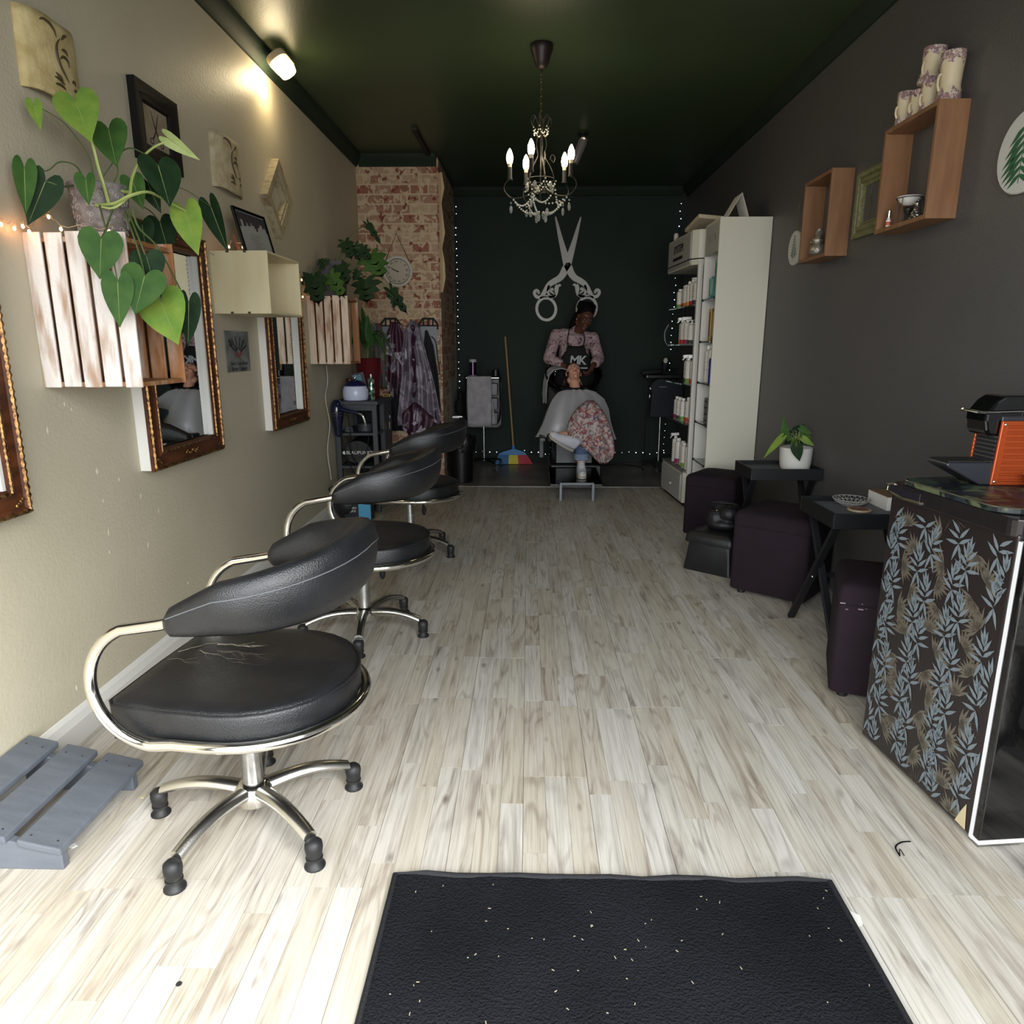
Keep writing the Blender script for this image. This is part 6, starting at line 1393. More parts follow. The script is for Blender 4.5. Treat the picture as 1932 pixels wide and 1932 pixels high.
MB().lathe([(.105, 0), (.11, .005), (.128, .36), (.136, .37), (.136, .385), (.126, .385), (.10, .02)], n=36).obj('body', m_black, t, smooth=True, angle=.6)
m = MB(); rg = []
for z, r_ in ((.30, .138), (.36, .142), (.41, .146), (.43, .132), (.42, .11), (.36, .09)): rg.append([((r_ + .006 * math.sin(j * 2.3 + z * 40)) * math.cos(j * PI / 18), (r_ + .006 * math.sin(j * 1.7)) * math.sin(j * PI / 18), z + .012 * math.sin(j * 1.3)) for j in range(36)])
m.rings(rg, cap0=False).obj('bin_liner', M('bin_bag', (22, 22, 24), .3, bump=.5, bscale=40), t, smooth=True)
t = T('rolled_cloth', 'dark bundled cloth and hose tucked behind the papered corner', 'cloth', (-.70, 7.25, .55), 0)
MB().ell((0, 0, .09), (.05, .10, .10)).ell((.01, 0, .20), (.035, .08, .06)).obj('bundle', m_blackm, t, smooth=True)
boxo('wall_bracket', (-.08, -.04, -.02, .03, .06, 0), m_steel, t)

# ------------------------------------------------------------------ towel trolley, broom, tool stand at the back
t = T('salon_trolley', 'black salon trolley on one pole with a chrome rail, left of the broom', 'trolley', (-.458, 7.30, 0), 0)
MB().cyl((0, .0, .08), (0, .0, .50), .014, n=14).obj('pole', m_steel, t, smooth=True)
m = MB()
for k in range(4):
    a = R(35 + 90 * k); m.tube([(0, 0, .10), (.14 * math.cos(a), .14 * math.sin(a), .085), (.21 * math.cos(a), .21 * math.sin(a), .07)], [.018, .016, .012], 8, flat=.6)
m.obj('base', m_black, t, smooth=True)
for k in range(4):
    a = R(35 + 90 * k); MB().cyl((.21 * math.cos(a) - .008, .21 * math.sin(a), .027), (.21 * math.cos(a) + .008, .21 * math.sin(a), .027), .027, n=16).cyl((.21 * math.cos(a), .21 * math.sin(a), .04), (.21 * math.cos(a), .21 * math.sin(a), .075), .006, n=8).obj('castor', m_rubber, t, smooth=True, angle=.6)
MB().prism(rrect(-.185, .42, .185, .93, .06), .0, .03, 'y').obj('back_frame', m_black, t, bevel=.004)
for k in range(3): boxo('drawer', (-.15, -.12, .47 + k * .145, .15, .0, .59 + k * .145), M('smoky_plastic', (44, 44, 48), .3), t, bevel=.006)
for s in (-1, 1): MB().tube(spline([(s * .17, -.10, .93), (s * .176, -.12, .75), (s * .172, -.12, .55), (s * .14, -.10, .47)], 6), .008, 8).obj('side_rail', m_gloss, t, smooth=True)
MB().prism(rrect(-.185, -.13, .185, .03, .03), .925, .945, 'z').obj('top_tray', m_black, t, bevel=.003)
MB().tube([(-.165, -.142, .935), (.165, -.142, .935)], .011, 10).obj('chrome_rail', m_chrome, t, smooth=True)
t = T('towel', 'grey-white towel folded over the trolley rail', 'towel', (-.49, 7.14, 0), 0)
rg = []
for i, z in enumerate([.60, .80, .925, .948, .95, .946, .90, .70, .50, .452]):
    y = [.035, .034, .030, .022, .014, .004, -.001, -.004, -.006, -.006][i]
    rg.append([(x + (.004 if i > 7 else 0) * math.sin(x * 30), y + .002 * math.sin(x * 40), z + .004 * math.sin(x * 22) * (i > 8)) for x in [-.122 + .244 * k / 14 for k in range(15)]])
MB().rings(rg, closed_u=False).obj('cloth', M('grey_terry', (172, 168, 172), .95, c2=(152, 148, 152), nscale=(14, 14, 14), bump=.5, bscale=240), t, smooth=True, solid=.008)
MB().rings([[(.124, .0, .70), (.132, .01, .70)], [(.128, .0, .55), (.150, .012, .56)], [(.124, .0, .475), (.166, .014, .48)]], closed_u=False).obj('loose_corner', M('grey_terry'), t, solid=.004)
t = T('pump_canister', 'black canister with pink stripe and white cap on the salon trolley', 'canister', (-.558, 7.245, .9455), 0)
MB().lathe([(.034, 0), (.036, .004), (.036, .012)], n=24).lathe([(.036, .142), (.038, .148), (.038, .165), (.030, .172), (.001, .173)], n=24).obj('cap', M('pale_grey_plastic', (176, 172, 176), .4), t, smooth=True, angle=.5)
MB().lathe([(.033, .012), (.033, .142)], n=24).obj('body', M('aubergine_plastic', (26, 14, 24), .2), t, smooth=True, angle=.5)
MB().rings([[(.0338 * math.cos(a), .0338 * math.sin(a), z) for a in (R(-98), R(-90), R(-82))] for z in (.016, .138)], closed_u=False).obj('pink_stripe', M('stripe_pink', (206, 130, 214), .4), t)  # flat pink strip down the front of the canister
t = T('hair_brush', 'dark brushes and a pot at the right end of the salon trolley', 'brush pot', (-.33, 7.25, .9455), 0)
MB().lathe([(.034, 0), (.038, .004), (.04, .06), (.036, .062), (.034, .02), (.001, .018)], n=20).obj('pot', m_black, t, smooth=True); MB().tube([(-.01, 0, .02), (-.10, -.01, .085)], .004, 6).tube([(.01, .01, .02), (.03, .0, .075)], .012, 8).obj('brush', m_blackm, t, smooth=True)

t = T('broom', 'broom with a wooden stick, blue head and blue, yellow and red bristles', 'broom', (-.155, 7.56, 0), 0)
MB().tube([(.0, 0, .165), (-.090, .088, 1.34)], .0115, 10).obj('stick', M('pale_broomstick', (150, 120, 84), .6), t, smooth=True)
MB().prism([(-.165, .10), (-.16, .115), (-.12, .135), (-.05, .155), (.0, .172), (.05, .158), (.11, .138), (.14, .115), (.145, .10)], -.022, .016, 'y').cyl((0, 0, .155), (-.003, .003, .20), .018, n=12).obj('head', M('blue_plastic', (60, 122, 176), .45), t, bevel=.005)
for nm, x0, x1, b0, b1, c in (('blue_bristles', -.165, -.05, -.20, -.055, (50, 104, 150)), ('yellow_bristles', -.05, .045, -.055, .055, (206, 190, 70)), ('red_bristles', .045, .145, .055, .215, (180, 56, 66))):
    m = MB(); n_ = 12
    for k in range(n_):
        a = x0 + (x1 - x0) * (k + .5) / n_; b = b0 + (b1 - b0) * (k + .5) / n_; w_ = (x1 - x0) / n_; w2 = (b1 - b0) / n_
        m.rings([[(a - w_ * .48, -.02, .102), (a + w_ * .48, -.02, .102), (a + w_ * .48, .014, .102), (a - w_ * .48, .014, .102)], [(b - w2 * .5, -.035, .004 + .006 * (k % 2)), (b + w2 * .5, -.035, .004), (b + w2 * .5, .025, .004), (b - w2 * .5, .025, .006)]])
    m.obj(nm, M(nm, c, .7), t)

t = T('tool_stand', 'black wheeled tool stand with a dark cloth bag in the right back corner', 'stand', (1.345, 7.24, 0), 0)
MB().cyl((0, 0, .10), (0, 0, .56), .014, n=14).obj('pole', m_steel, t, smooth=True)
MB().tube([(-.15, .0, .10), (-.148, .0, .9)], .006, 8).obj('thin_pole', m_black, t, smooth=True)
MB().bar((-.17, -.02, .085), (.16, .03, .085), .05, .03).bar((0, -.16, .085), (0, .18, .085), .05, .03).obj('base', m_black, t, bevel=.004)
for p in ((-.155, -.02), (.15, .03), (0, -.15), (0, .17)): MB().cyl((p[0] - .009, p[1], .030), (p[0] + .009, p[1], .030), .030, n=18).cyl((p[0], p[1], .03), (p[0], p[1], .085), .007, n=8).obj('castor', m_rubber, t, smooth=True, angle=.6)
MB().prism([(-.115, .545), (.20, .545), (.215, .60), (.20, .88), (.14, .915), (-.04, .93), (-.09, .90), (-.125, .85), (-.105, .80)], -.06, .03, 'y').obj('cloth_bag', M('blue_black_nylon', (38, 42, 50), .8), t, bevel=.01)
boxo('printed_mark', (-.035, -.0615, .845, .035, -.0605, .851), M('grey_mark', (150, 150, 150), .5), t)
MB().prism(rrect(-.19, -.10, .20, .08, .03), .935, .965, 'z').obj('top_tray', m_black, t, bevel=.004)
m = MB(); m.cap((-.20, -.05, .985), (-.02, -.04, 1.0), .028, .022).cap((-.18, .02, .98), (.05, .03, .99), .022, .018).cap((.03, -.04, .98), (.16, .0, 1.03), .012, .008).cap((.02, 0, .99), (.02, -.02, 1.08), .03, .036).obj('styling_tools', m_blackm, t, smooth=True)
MB().ell((.018, -.052, 1.105), (.022, .012, .027)).obj('white_cap', m_white, t, smooth=True)  # white bulb of the black lamp head, plain white without emission
MB().ell((-.115, -.04, .83), (.018, .01, .02)).ell((-.12, -.03, .75), (.012, .01, .03)).obj('clips', m_steel, t, smooth=True)
o = MB().tube(spline([(.66, 7.5, .006), (.8, 7.45, .006), (.95, 7.52, .006), (1.1, 7.46, .006), (1.19, 7.36, .006)], 8), .005, 6).obj('floor_cable', m_blackm, smooth=True); tag(o, 'black cable lying on the concrete floor at the back right', 'cable')

# ------------------------------------------------------------------ wash station
t = T('wash_unit', 'black backwash chair with basin and grey metal footrest frame', 'wash station', (.42, 6.55, 0), 0)
MB().box(-.20, .42, 0, .24, .74, .80).obj('basin_pedestal', m_gloss, t, bevel=.02)
MB().box(-.22, -.22, .0, .25, .40, .20).obj('base', m_black, t, bevel=.015)
MB().box(-.17, -.18, .20, .17, .36, .40).obj('seat_support', m_black, t, bevel=.01)
MB().box(-.25, -.24, .40, .26, .32, .47).obj('seat', m_leather, t, bevel=.02)
m = MB(); m.X = Matrix.Translation((0, .30, .44)) @ Matrix.Rotation(R(-24), 4, 'X'); m.box(-.24, -.03, 0, .25, .04, .46); m.obj('backrest', m_leather, t, bevel=.02)
for s in (-1, 1): MB().box(s * .29 - .025, -.26, .415, s * .29 + .025, .28, .445).box(s * .29 - .02, .18, .2, s * .29 + .02, .24, .415).obj('armrest', M('grey_armrest', (98, 98, 100), .5), t, bevel=.006)
MB().prism([(-.80, .112), (-.80, .135), (-.20, .182), (-.20, .15)], -.235, .20, 'x').obj('foot_plate', m_gloss, t, bevel=.004)
m = MB(); m.bar((-.155, -.845, .145), (.125, -.845, .145), .026, .016).bar((-.148, -.845, .14), (-.148, -.845, 0), .022, .022, up=(0, 1, 0)).bar((.118, -.845, .14), (.118, -.845, 0), .022, .022, up=(0, 1, 0)).bar((-.148, -.84, .13), (-.148, -.70, .13), .02, .02).bar((.118, -.84, .13), (.118, -.70, .13), .02, .02)
m.obj('footrest_frame', M('grey_steel_frame', (104, 108, 112), .4, .5), t, bevel=.002)
m = MB(); m.X = Matrix.Translation((.025, .50, .99)) @ Matrix.Rotation(R(34), 4, 'X')
m.lathe([(.06, -.26), (.20, -.235), (.265, -.14), (.285, -.03), (.288, .0), (.276, .008), (.262, -.004), (.24, -.12), (.17, -.20), (.001, -.22)], n=40, sx=.98, sy=.9); m.obj('basin', m_gloss, t, smooth=True, angle=.9)
m = MB(); m.tube(spline([(-.15, .62, .96), (-.15, .60, 1.05), (-.145, .54, 1.07)], 5), .012, 8).ell((-.15, .60, 1.0), (.024, .024, .02)).obj('mixer_tap', m_chrome, t, smooth=True)
t = T('towel', 'white towel draped over the left rim of the black basin', 'towel', (.18, 7.0, 0), 0)
m = MB(); rg = []
for i, (x, z) in enumerate([(.20, 1.035), (.10, 1.055), (.03, 1.04), (-.01, .99), (-.025, .90), (-.035, .80), (-.04, .70)]):
    rg.append([(x + .035 * k / 12 + .006 * math.sin(k * 1.1 + i), .10 - .16 * k / 12 + .004 * math.sin(i), z - .012 * math.sin(k / 12 * PI * 2) * (i > 4) - .02 * (k / 12) * (i < 4)) for k in range(13)])
m.rings(rg, closed_u=False).obj('cloth', M('white_terry', (188, 186, 188), .95, bump=.4, bscale=200), t, smooth=True, solid=.006)

# ------------------------------------------------------------------ people
def head(mb, c, Rm, s=1.0, jaw=1.0):
    e = lambda p, r: mb.ell(Vector(c) + Rm @ (Vector(p) * s), tuple(q * s for q in r), 16, 12, Rm.to_3x3())
    Rm = Rm.to_3x3()
    e((0, .012, .035), (.074, .090, .086)); e((0, -.020, -.035), (.060 * jaw, .066, .070)); e((0, -.058, -.088), (.026, .026, .024))
    e((0, -.040, .035), (.064, .052, .045)); e((.032, -.058, -.022), (.026, .026, .026)); e((-.032, -.058, -.022), (.026, .026, .026))
    mb.cap(Vector(c) + Rm @ (Vector((0, -.086, .022)) * s), Vector(c) + Rm @ (Vector((0, -.104, -.018)) * s), .007 * s, .012 * s, 8)
    e((.012, -.094, -.022), (.009, .009, .008)); e((-.012, -.094, -.022), (.009, .009, .008))
    e((0, -.082, -.050), (.026, .014, .014))
    for q in (-1, 1): e((q * .073, .006, -.002), (.009, .018, .030)); e((q * .040, .030, -.060), (.03, .03, .04))
def face_parts(c, Rm, s, parent, lip, brow, closed=False):
    R3 = Rm.to_3x3(); P = lambda p: Vector(c) + R3 @ (Vector(p) * s)
    for q in (-1, 1):
        m = MB(); m.ell(P((q * .030, -.083, .012)), (.0110 * s, .009 * s, (.003 if closed else .0042) * s), 10, 8, R3); m.obj('eye', M('eye_white', (170, 160, 150), .5), parent, smooth=True)
        m = MB(); m.ell(P((q * .030, -.0905, .011)), (.0055 * s, .003 * s, .0048 * s), 8, 6, R3); m.obj('iris', m_hair, parent, smooth=True)
        m = MB(); m.tube([P((q * .014, -.092, .030)), P((q * .030, -.094, .036)), P((q * .046, -.083, .031))], [.002 * s, .0032 * s, .002 * s], 6); m.obj('eyebrow', brow, parent, smooth=True)
    m = MB(); m.tube([P((-.023, -.090, -.051)), P((-.008, -.097, -.047)), P((0, -.0965, -.049)), P((.008, -.097, -.047)), P((.023, -.090, -.051))], [.002 * s, .0045 * s, .0035 * s, .0045 * s, .002 * s], 6)
    m.tube([P((-.018, -.090, -.056)), P((0, -.0965, -.058)), P((.018, -.090, -.056))], [.002 * s, .0055 * s, .002 * s], 6); m.obj('lips', lip, parent, smooth=True)
def hand(mb, wrist, d, nrm, curl=.5, s=1.0, thumb=1):
    """wrist point, finger direction, palm normal (towards which the fingers curl)"""
    w_ = Vector(wrist); d = Vector(d).normalized(); n_ = Vector(nrm); n_ = (n_ - d * n_.dot(d)).normalized(); x = d.cross(n_)
    mb.cap(w_, w_ + d * .04 * s, .022 * s, .026 * s, 10)
    for k in range(4): mb.cap(w_ + d * .015 * s + x * (k - 1.5) * .010 * s, w_ + d * .075 * s + x * (k - 1.5) * .0185 * s, .013 * s, .011 * s, 8)
    for k, l_ in enumerate((.066, .076, .071, .054)):
        p = w_ + d * .078 * s + x * (k - 1.5) * .0195 * s; a = curl * (.5 + .08 * k)
        for seg, q in enumerate((.45, .32, .23)):
            dd = d * math.cos(a) + n_ * math.sin(a) + x * (k - 1.5) * .05; e_ = p + dd.normalized() * l_ * q * s * 1.05
            mb.cap(p, e_, (.0090 - .0009 * seg) * s, (.0083 - .0009 * seg) * s, 8); p = e_; a += curl * .9
    p = w_ + d * .02 * s + x * thumb * .022 * s
    for seg, (q, a) in enumerate(((.04, .5), (.032, .9), (.026, 1.3))):
        dd = d * math.cos(a * .6) + x * thumb * math.sin(.9 - seg * .3) * .8 + n_ * curl * .5 * (seg + 1) * .5; e_ = p + dd.normalized() * q * s
        mb.cap(p, e_, (.0125 - .0015 * seg) * s, (.0115 - .0015 * seg) * s, 8); p = e_

# stylist, standing behind the basin and bending over it
t = T('person', 'woman in pink floral top and black apron washing hair at the basin', 'person', (.46, 7.32, 0), 0); o0 = Vector(t.location)
W3 = lambda p: Vector(p) - o0
HR = (Matrix.Rotation(R(20), 4, 'Z') @ Matrix.Rotation(R(10), 4, 'Y') @ Matrix.Rotation(R(24), 4, 'X'))
HC = W3((.552, 7.17, 1.515))
shL = W3((.275, 7.27, 1.375)); shR = W3((.645, 7.27, 1.345)); elL = W3((.205, 7.20, 1.125)); elR = W3((.70, 7.20, 1.12)); wrL = W3((.385, 7.08, 1.040)); wrR = W3((.630, 7.03, 1.055))
b = MB(); head(b, HC, HR, 1.0)
b.cap(W3((.475, 7.27, 1.36)), HC + Vector((-.02, .03, -.07)), .055, .050)
b.cap(W3((.46, 7.31, 1.0)), W3((.46, 7.29, 1.28)), .125, .13); b.cap(shL + Vector((.06, 0, -.03)), shR - Vector((.06, 0, .03)), .046, .046)
for a_, e_, w_ in ((shL, elL, wrL), (shR, elR, wrR)): b.cap(a_ + Vector((0, 0, -.03)), e_, .040, .036); b.cap(e_, w_, .037, .025)
for x in (.37, .55): b.cap(W3((x, 7.34, .92)), W3((x, 7.36, .50)), .09, .06); b.cap(W3((x, 7.36, .50)), W3((x, 7.38, .09)), .056, .036); b.cap(W3((x, 7.38, .04)), W3((x, 7.24, .035)), .036, .030)
hand(b, wrL, (.75, -.55, -.30), (.2, .2, -1), .7, 1.0, -1)
hand(b, wrR, (-.45, -.35, -.75), (-.8, .3, .3), 1.0, 1.0, 1)
body = b.obj('body', m_skinb, t, smooth=True, remesh=.0045)
face_parts(HC, HR, 1.0, t, M('dark_lips', (104, 50, 50), .4), m_hair)
R3 = HR.to_3x3()
m = MB(); m.ell(HC + R3 @ Vector((0, .030, .058)), (.086, .096, .088), 18, 12, R3).ell(HC + R3 @ Vector((0, .07, -.01)), (.075, .055, .09), 14, 10, R3)
rn = random.Random(2)
for k in range(26):
    th = rn.uniform(.2, PI - .2); u = rn.uniform(.2, 1.2); c_ = HC + R3 @ Vector((.088 * math.cos(th), .02 + .095 * math.sin(th) * math.cos(u), .05 + .085 * math.sin(u))); m.ell(c_, (.02, .02, .02), 8, 6)
m.cap(HC + R3 @ Vector((-.06, .06, -.02)), HC + R3 @ Vector((-.075, .08, -.14)), .04, .025).ell(HC + R3 @ Vector((.05, .05, .10)), (.05, .05, .035), 12, 8)
m.obj('hair', m_hair, t, smooth=True, remesh=.006)
MB().ell(HC + R3 @ Vector((-.079, .0, -.030)), (.0055, .0055, .0055), 8, 6).obj('earring', M('pearl', (220, 216, 208), .2), t, smooth=True)
m_blouse = speckle('pink_floral_cotton', (176, 150, 154), [(134, 108, 114), (92, 66, 76), (188, 166, 166)], 22, (.56, .6), .8)
m = MB(); m.cap(W3((.46, 7.31, .88)), W3((.46, 7.29, 1.26)), .170, .150); m.cap(shL + Vector((.06, 0, -.02)), shR - Vector((.06, 0, .02)), .066, .066)
m.cap(W3((.46, 7.30, 1.28)), W3((.47, 7.27, 1.39)), .12, .060)
for a_, e_, w_ in ((shL, elL, wrL), (shR, elR, wrR)):
    m.cap(a_ + Vector((0, 0, -.018)), e_, .060, .059); q = e_.lerp(w_, .50); m.cap(e_, q, .060, .052)
    dd = (w_ - e_).normalized(); m.cap(q, q + dd * .01, .054, .052)
m.obj('blouse', m_blouse, t, smooth=True, remesh=.007)
m_ap = M('black_apron_cloth', (12, 12, 14), .8)
rg = []
for i, (z, hw) in enumerate(((1.245, .080), (1.20, .095), (1.15, .13), (1.10, .168), (1.05, .185), (1.0, .195), (.93, .205), (.86, .21), (.78, .215), (.70, .215))):
    rg.append([(.005 + hw * u, -.045 - .155 * math.sqrt(max(.05, 1 - (u * hw / .225) ** 2)) - .006, z + (.012 * u * u if i == 0 else 0)) for u in [-1 + k / 8 for k in range(17)]])
MB().rings(rg, closed_u=False).obj('apron', m_ap, t, smooth=True, solid=.004)
MB().tube([(-.072, -.185, 1.24), (-.075, -.165, 1.32), (-.06, -.10, 1.395), (-.03, -.04, 1.41)], .009, 6, flat=.5).tube([(.078, -.185, 1.24), (.095, -.16, 1.31), (.085, -.10, 1.38), (.05, -.04, 1.40)], .009, 6, flat=.5).obj('apron_strap', m_ap, t, smooth=True)
x_ = text('lettering', 'MK', .12, M('silver_grey_print', (170, 172, 172), .5), t, (.025, -.2135, 1.105), (R(90), 0, 0), .001, tune=dict(shear=.12, offset=.0025, space_character=.86))
boxo('printed_bar', (.05, -.210, 1.028, .125, -.206, 1.040), MATS['silver_grey_print'], t)
MB().cap(W3((.40, 7.33, .95)), W3((.38, 7.37, .35)), .115, .08).cap(W3((.52, 7.33, .95)), W3((.55, 7.37, .35)), .115, .08).cap(W3((.38, 7.37, .35)), W3((.38, 7.39, .12)), .08, .062).cap(W3((.55, 7.37, .35)), W3((.55, 7.39, .12)), .08, .062).obj('trousers', m_blackm, t, smooth=True, remesh=.008)

# customer, lying back in the wash chair with one leg crossed
t = T('person', 'woman lying back at the basin under a silver cape, white sneakers', 'person', (.45, 6.62, 0), 0); o0 = Vector(t.location)
HR = Matrix.Rotation(R(7), 4, 'Z') @ Matrix.Rotation(R(-46), 4, 'X'); HC = W3((.437, 6.955, .985)); R3 = HR.to_3x3()
b = MB(); head(b, HC, HR, .96, .95)
neck = W3((.452, 6.90, .845)); b.cap(neck, HC + R3 @ Vector((0, .02, -.05)), .052, .050)
chest = W3((.452, 6.84, .72)); hip = W3((.45, 6.55, .55)); b.cap(chest, hip, .095, .11); b.cap(W3((.33, 6.88, .75)), W3((.58, 6.88, .75)), .05, .05)
for s in (-1, 1): b.cap(W3((.455 + s * .15, 6.87, .73)), W3((.455 + s * .19, 6.68, .53)), .040, .034); b.cap(W3((.455 + s * .19, 6.68, .53)), W3((.455 + s * .10, 6.50, .56)), .032, .024); hand(b, W3((.455 + s * .10, 6.50, .56)), (-s * .5, -.6, 0), (0, 0, -1), .4, .9, -s)
kn1 = W3((.47, 6.17, .52)); an1 = W3((.463, 6.075, .225)); b.cap(hip + Vector((.06, 0, 0)), kn1, .085, .058); b.cap(kn1, an1, .055, .034); b.cap(an1 + Vector((0, .0, -.03)), an1 + Vector((0, -.10, -.035)), .024, .020)
kn2 = W3((.560, 6.24, .675)); an2 = W3((.345, 6.10, .50)); b.cap(hip, kn2, .085, .06); b.cap(kn2, an2, .055, .034); b.cap(an2, an2 + Vector((-.08, -.02, .0)), .03, .026)
b.obj('body', m_skinw, t, smooth=True, remesh=.005)
face_parts(HC, HR, .96, t, M('pink_lips', (176, 100, 92), .4), m_hairb, closed=False)
m = MB(); m.ell(HC + R3 @ Vector((0, .030, .052)), (.084, .094, .084), 18, 12, R3).ell(HC + R3 @ Vector((0, .02, .0)), (.079, .07, .05), 14, 10, R3)
for k in range(8): a = k * .78; m.cap(HC + R3 @ Vector((.06 * math.cos(a), .07, .04 + .05 * math.sin(a))), W3((.437 + .10 * math.cos(a), 7.03, .86)), .016, .010)
m.obj('hair', m_hairb, t, smooth=True, remesh=.006)
m_jean = M('blue_denim', (84, 104, 136), .85, c2=(68, 88, 118), nscale=(40, 40, 40), bump=.3, bscale=300)
m = MB(); m.cap(hip + Vector((.06, 0, 0)), kn1, .098, .070); m.cap(kn1, an1 + Vector((0, .01, .115)), .068, .058); m.cap(hip + Vector((-.02, 0, 0)), kn2, .098, .070); m.cap(kn2, an2.lerp(kn2, .30), .066, .052)
m.obj('jeans', m_jean, t, smooth=True, remesh=.006)
q = an1 + Vector((0, .008, .09)); MB().lathe([(.060, -.03), (.064, -.026), (.065, .02), (.061, .024)], tuple(q), 20).obj('jeans_cuff', M('pale_denim', (118, 136, 162), .85), t, smooth=True, angle=.6)
m_can = M('pale_grey_canvas', (196, 198, 208), .8); m_sole = M('white_rubber', (206, 200, 186), .5)
def sneaker(mat, parent):
    t2 = MB(); t2.X = mat; L_ = .255
    prof = []
    def outline(q): return (.030 + .014 * math.sin(q * PI * .9 + .25)) * (1 if q < .86 else math.sqrt(max(.02, 1 - ((q - .86) / .14) ** 2)))
    n_ = 14; out = [(-.06 + L_ * i / n_, outline(i / n_)) for i in range(n_ + 1)]
    poly = out + [(x, -y) for x, y in out[::-1]]
    t2.prism(poly, 0, .030, 'z'); so = t2.obj('shoe_sole', m_sole, parent, smooth=True, angle=.6, bevel=.003)
    t2 = MB(); t2.X = mat; t2.prism([(x * 1.01, y * 1.012) for x, y in poly], .016, .019, 'z'); t2.obj('sole_stripe', M('navy_stripe', (50, 54, 80), .5), so)
    t2 = MB(); t2.X = mat; rg = []
    for i in range(n_ + 1):
        q = i / n_; x = -.058 + (L_ - .006) * q; w_ = outline(q) * .96; h = .095 if q < .3 else .095 - .062 * min(1, (q - .3) / .45) ** .8
        if q > .9: h *= math.sqrt(max(.1, 1 - ((q - .9) / .1) ** 2 * .8))
        rg.append([(x, w_ * math.cos(a), .028 + h * math.sin(a)) for a in [k * PI / 10 for k in range(11)]])
    t2.rings(rg, closed_u=False); up = t2.obj('shoe_upper', m_can, parent, smooth=True, solid=.003, angle=2)
    t2 = MB(); t2.X = mat; x0 = -.058 + L_ * .80; t2.ell((x0 + .015, 0, .030), (.042, .036, .022), 12, 8); t2.obj('toe_cap', m_sole, parent, smooth=True)
    t2 = MB(); t2.X = mat
    for k in range(5): x = .035 + k * .018; z = .118 - k * .013; t2.tube([(x, -.022, z - .006), (x + .004, 0, z + .003), (x, .022, z - .006)], .003, 6)
    for s in (-1, 1): t2.tube(spline([(.028, 0, .124), (.02, s * .020, .146), (.03, s * .042, .138), (.036, s * .018, .124)], 4), .0028, 6)
    t2.obj('laces', m_paper, parent, smooth=True)
sm = Matrix.Translation(W3((.463, 6.075, .162))) @ Matrix.Rotation(R(-90), 4, 'Z') @ Matrix.Rotation(R(4), 4, 'Y'); 
sneaker(sm, t)
fx = Vector((-.80, -.22, .50)).normalized(); uz = Vector((.50, -.52, .62)); uz = (uz - fx * uz.dot(fx)).normalized(); yy = uz.cross(fx)
sm = Matrix.Translation(W3((.338, 6.06, .405))) @ Matrix((fx, yy, uz)).transposed().to_4x4()
sneaker(sm, t)
# capes
m_sc = M('silver_nylon', (206, 206, 214), .35, .0, sheen=.4)
CR = [((0.365,6.900,0.842), (0.544,6.900,0.842), .05), ((0.283,6.880,0.808), (0.650,6.880,0.813), .14), ((0.226,6.840,0.745), (0.734,6.840,0.751), .24), ((0.175,6.780,0.639), (0.775,6.780,0.660), .36), ((0.135,6.720,0.534), (0.793,6.720,0.536), .44), ((0.094,6.660,0.456), (0.814,6.660,0.452), .38), ((0.069,6.620,0.415), (0.830,6.620,0.398), .38)]
rows = []
for (a, b_, g), (c_, d_, h) in zip(CR[:-1], CR[1:]):
    for k in range(4): q = k / 4; rows.append((Vector(a).lerp(Vector(c_), q), Vector(b_).lerp(Vector(d_), q), g + (h - g) * q))
rows.append((Vector(CR[-1][0]), Vector(CR[-1][1]), CR[-1][2]))
rg = []
for i, (a, b_, g) in enumerate(rows):
    q = i / (len(rows) - 1); r_ = []
    for j in range(41):
        u = j / 40; p = a.lerp(b_, u); f_ = (.35 + q) * .026 * math.sin(u * 25 + 1.5 * math.sin(q * 3)) + .028 * q * math.sin(u * 13 + q * 5)
        p = p + Vector((0, -g * math.sin(PI * u) ** .75 + f_, .05 * q * math.sin(PI * u) + .004 * math.sin(u * 21)))
        r_.append(p - o0)
    rg.append(r_)
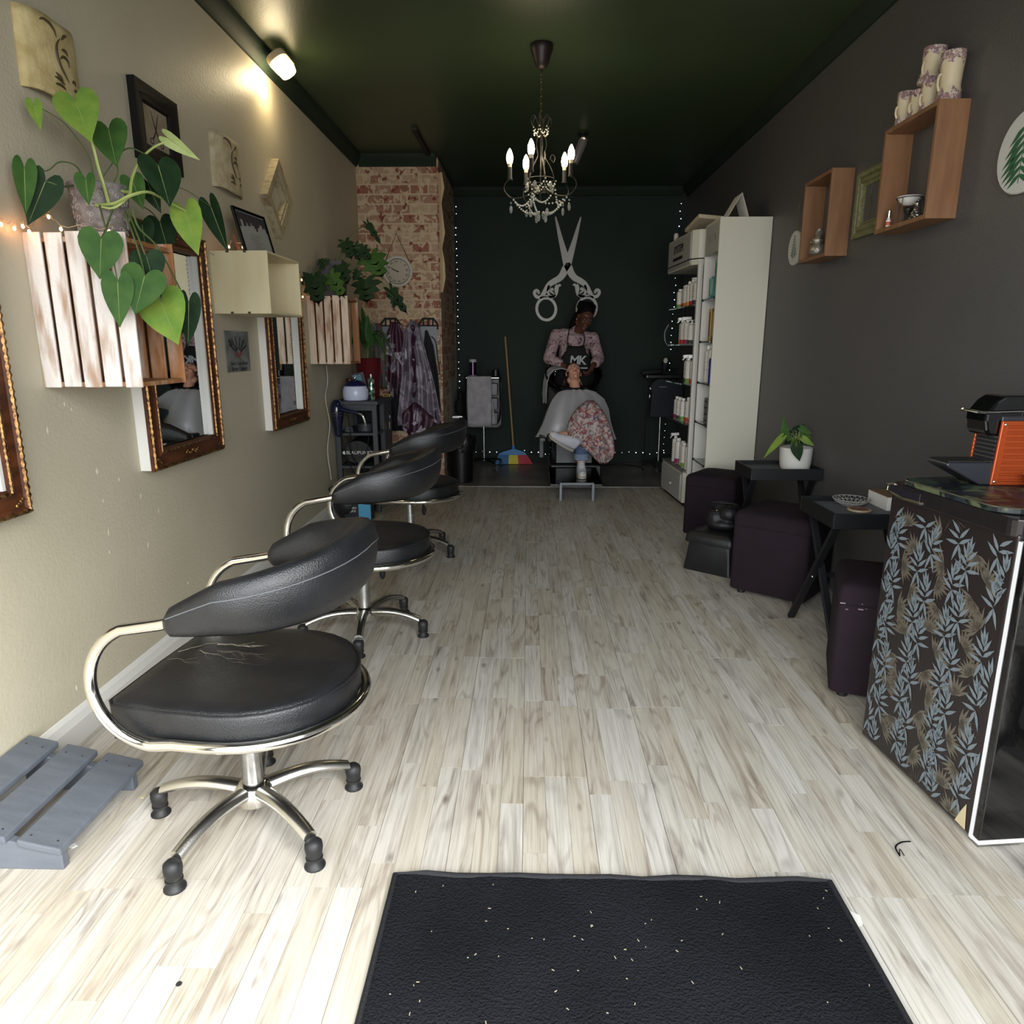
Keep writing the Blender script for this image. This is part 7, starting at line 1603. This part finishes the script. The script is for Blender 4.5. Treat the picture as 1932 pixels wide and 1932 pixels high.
MB().rings(rg, closed_u=False).obj('silver_cape', m_sc, t, smooth=True, solid=.003, angle=3)
MB().tube([W3((.452 + .060 * math.cos(a), 6.895 + .058 * math.sin(a), .858 + .012 * math.sin(a))) for a in [k * PI / 12 for k in range(24)]], .011, 6, closed=True).obj('cape_collar', m_blackm, t, smooth=True)
m_fl = speckle('floral_print_cloth', (176, 168, 166), [(144, 88, 76), (76, 78, 104), (190, 160, 150), (128, 116, 108), (134, 64, 76)], 24, (.55, .60), .6)
FR = [(755, 1108, 1119), (761, 1100, 1126), (768, 1091, 1132), (780, 1081, 1140), (795, 1073, 1148), (810, 1069, 1153), (824, 1073, 1157), (838, 1088, 1160), (852, 1108, 1161), (864, 1120, 1157), (875, 1131, 1142)]
FP = [((0.511,6.170,0.790), (0.562,6.170,0.790)), ((0.473,6.140,0.765), (0.591,6.140,0.766)), ((0.431,6.120,0.735), (0.618,6.120,0.736)), ((0.385,6.100,0.683), (0.653,6.100,0.683)), ((0.349,6.080,0.617), (0.690,6.080,0.617)), ((0.331,6.060,0.551), (0.714,6.080,0.549)),
      ((0.350,6.050,0.488), (0.735,6.080,0.485)), ((0.419,6.050,0.424), (0.751,6.080,0.421)), ((0.513,6.060,0.359), (0.757,6.080,0.357)), ((0.570,6.070,0.302), (0.741,6.080,0.301)), ((0.623,6.080,0.249), (0.674,6.080,0.250))]
rg = []
for i in range(len(FP) - 1):
    for k in range(3):
        q = k / 3; a = Vector(FP[i][0]).lerp(Vector(FP[i + 1][0]), q); b_ = Vector(FP[i][1]).lerp(Vector(FP[i + 1][1]), q); v = (i + q) / 10
        rg.append([a.lerp(b_, j / 24) - o0 + Vector((0, -.05 * math.sin(PI * j / 24) ** .6 * (1 - .3 * v) + .016 * v * math.sin(j * .95 + v * 3), 0)) for j in range(25)])
rg.append([Vector(FP[-1][0]).lerp(Vector(FP[-1][1]), j / 24) - o0 for j in range(25)])
MB().rings(rg, closed_u=False).obj('floral_cape_lining', m_fl, t, smooth=True, solid=.003, angle=3)
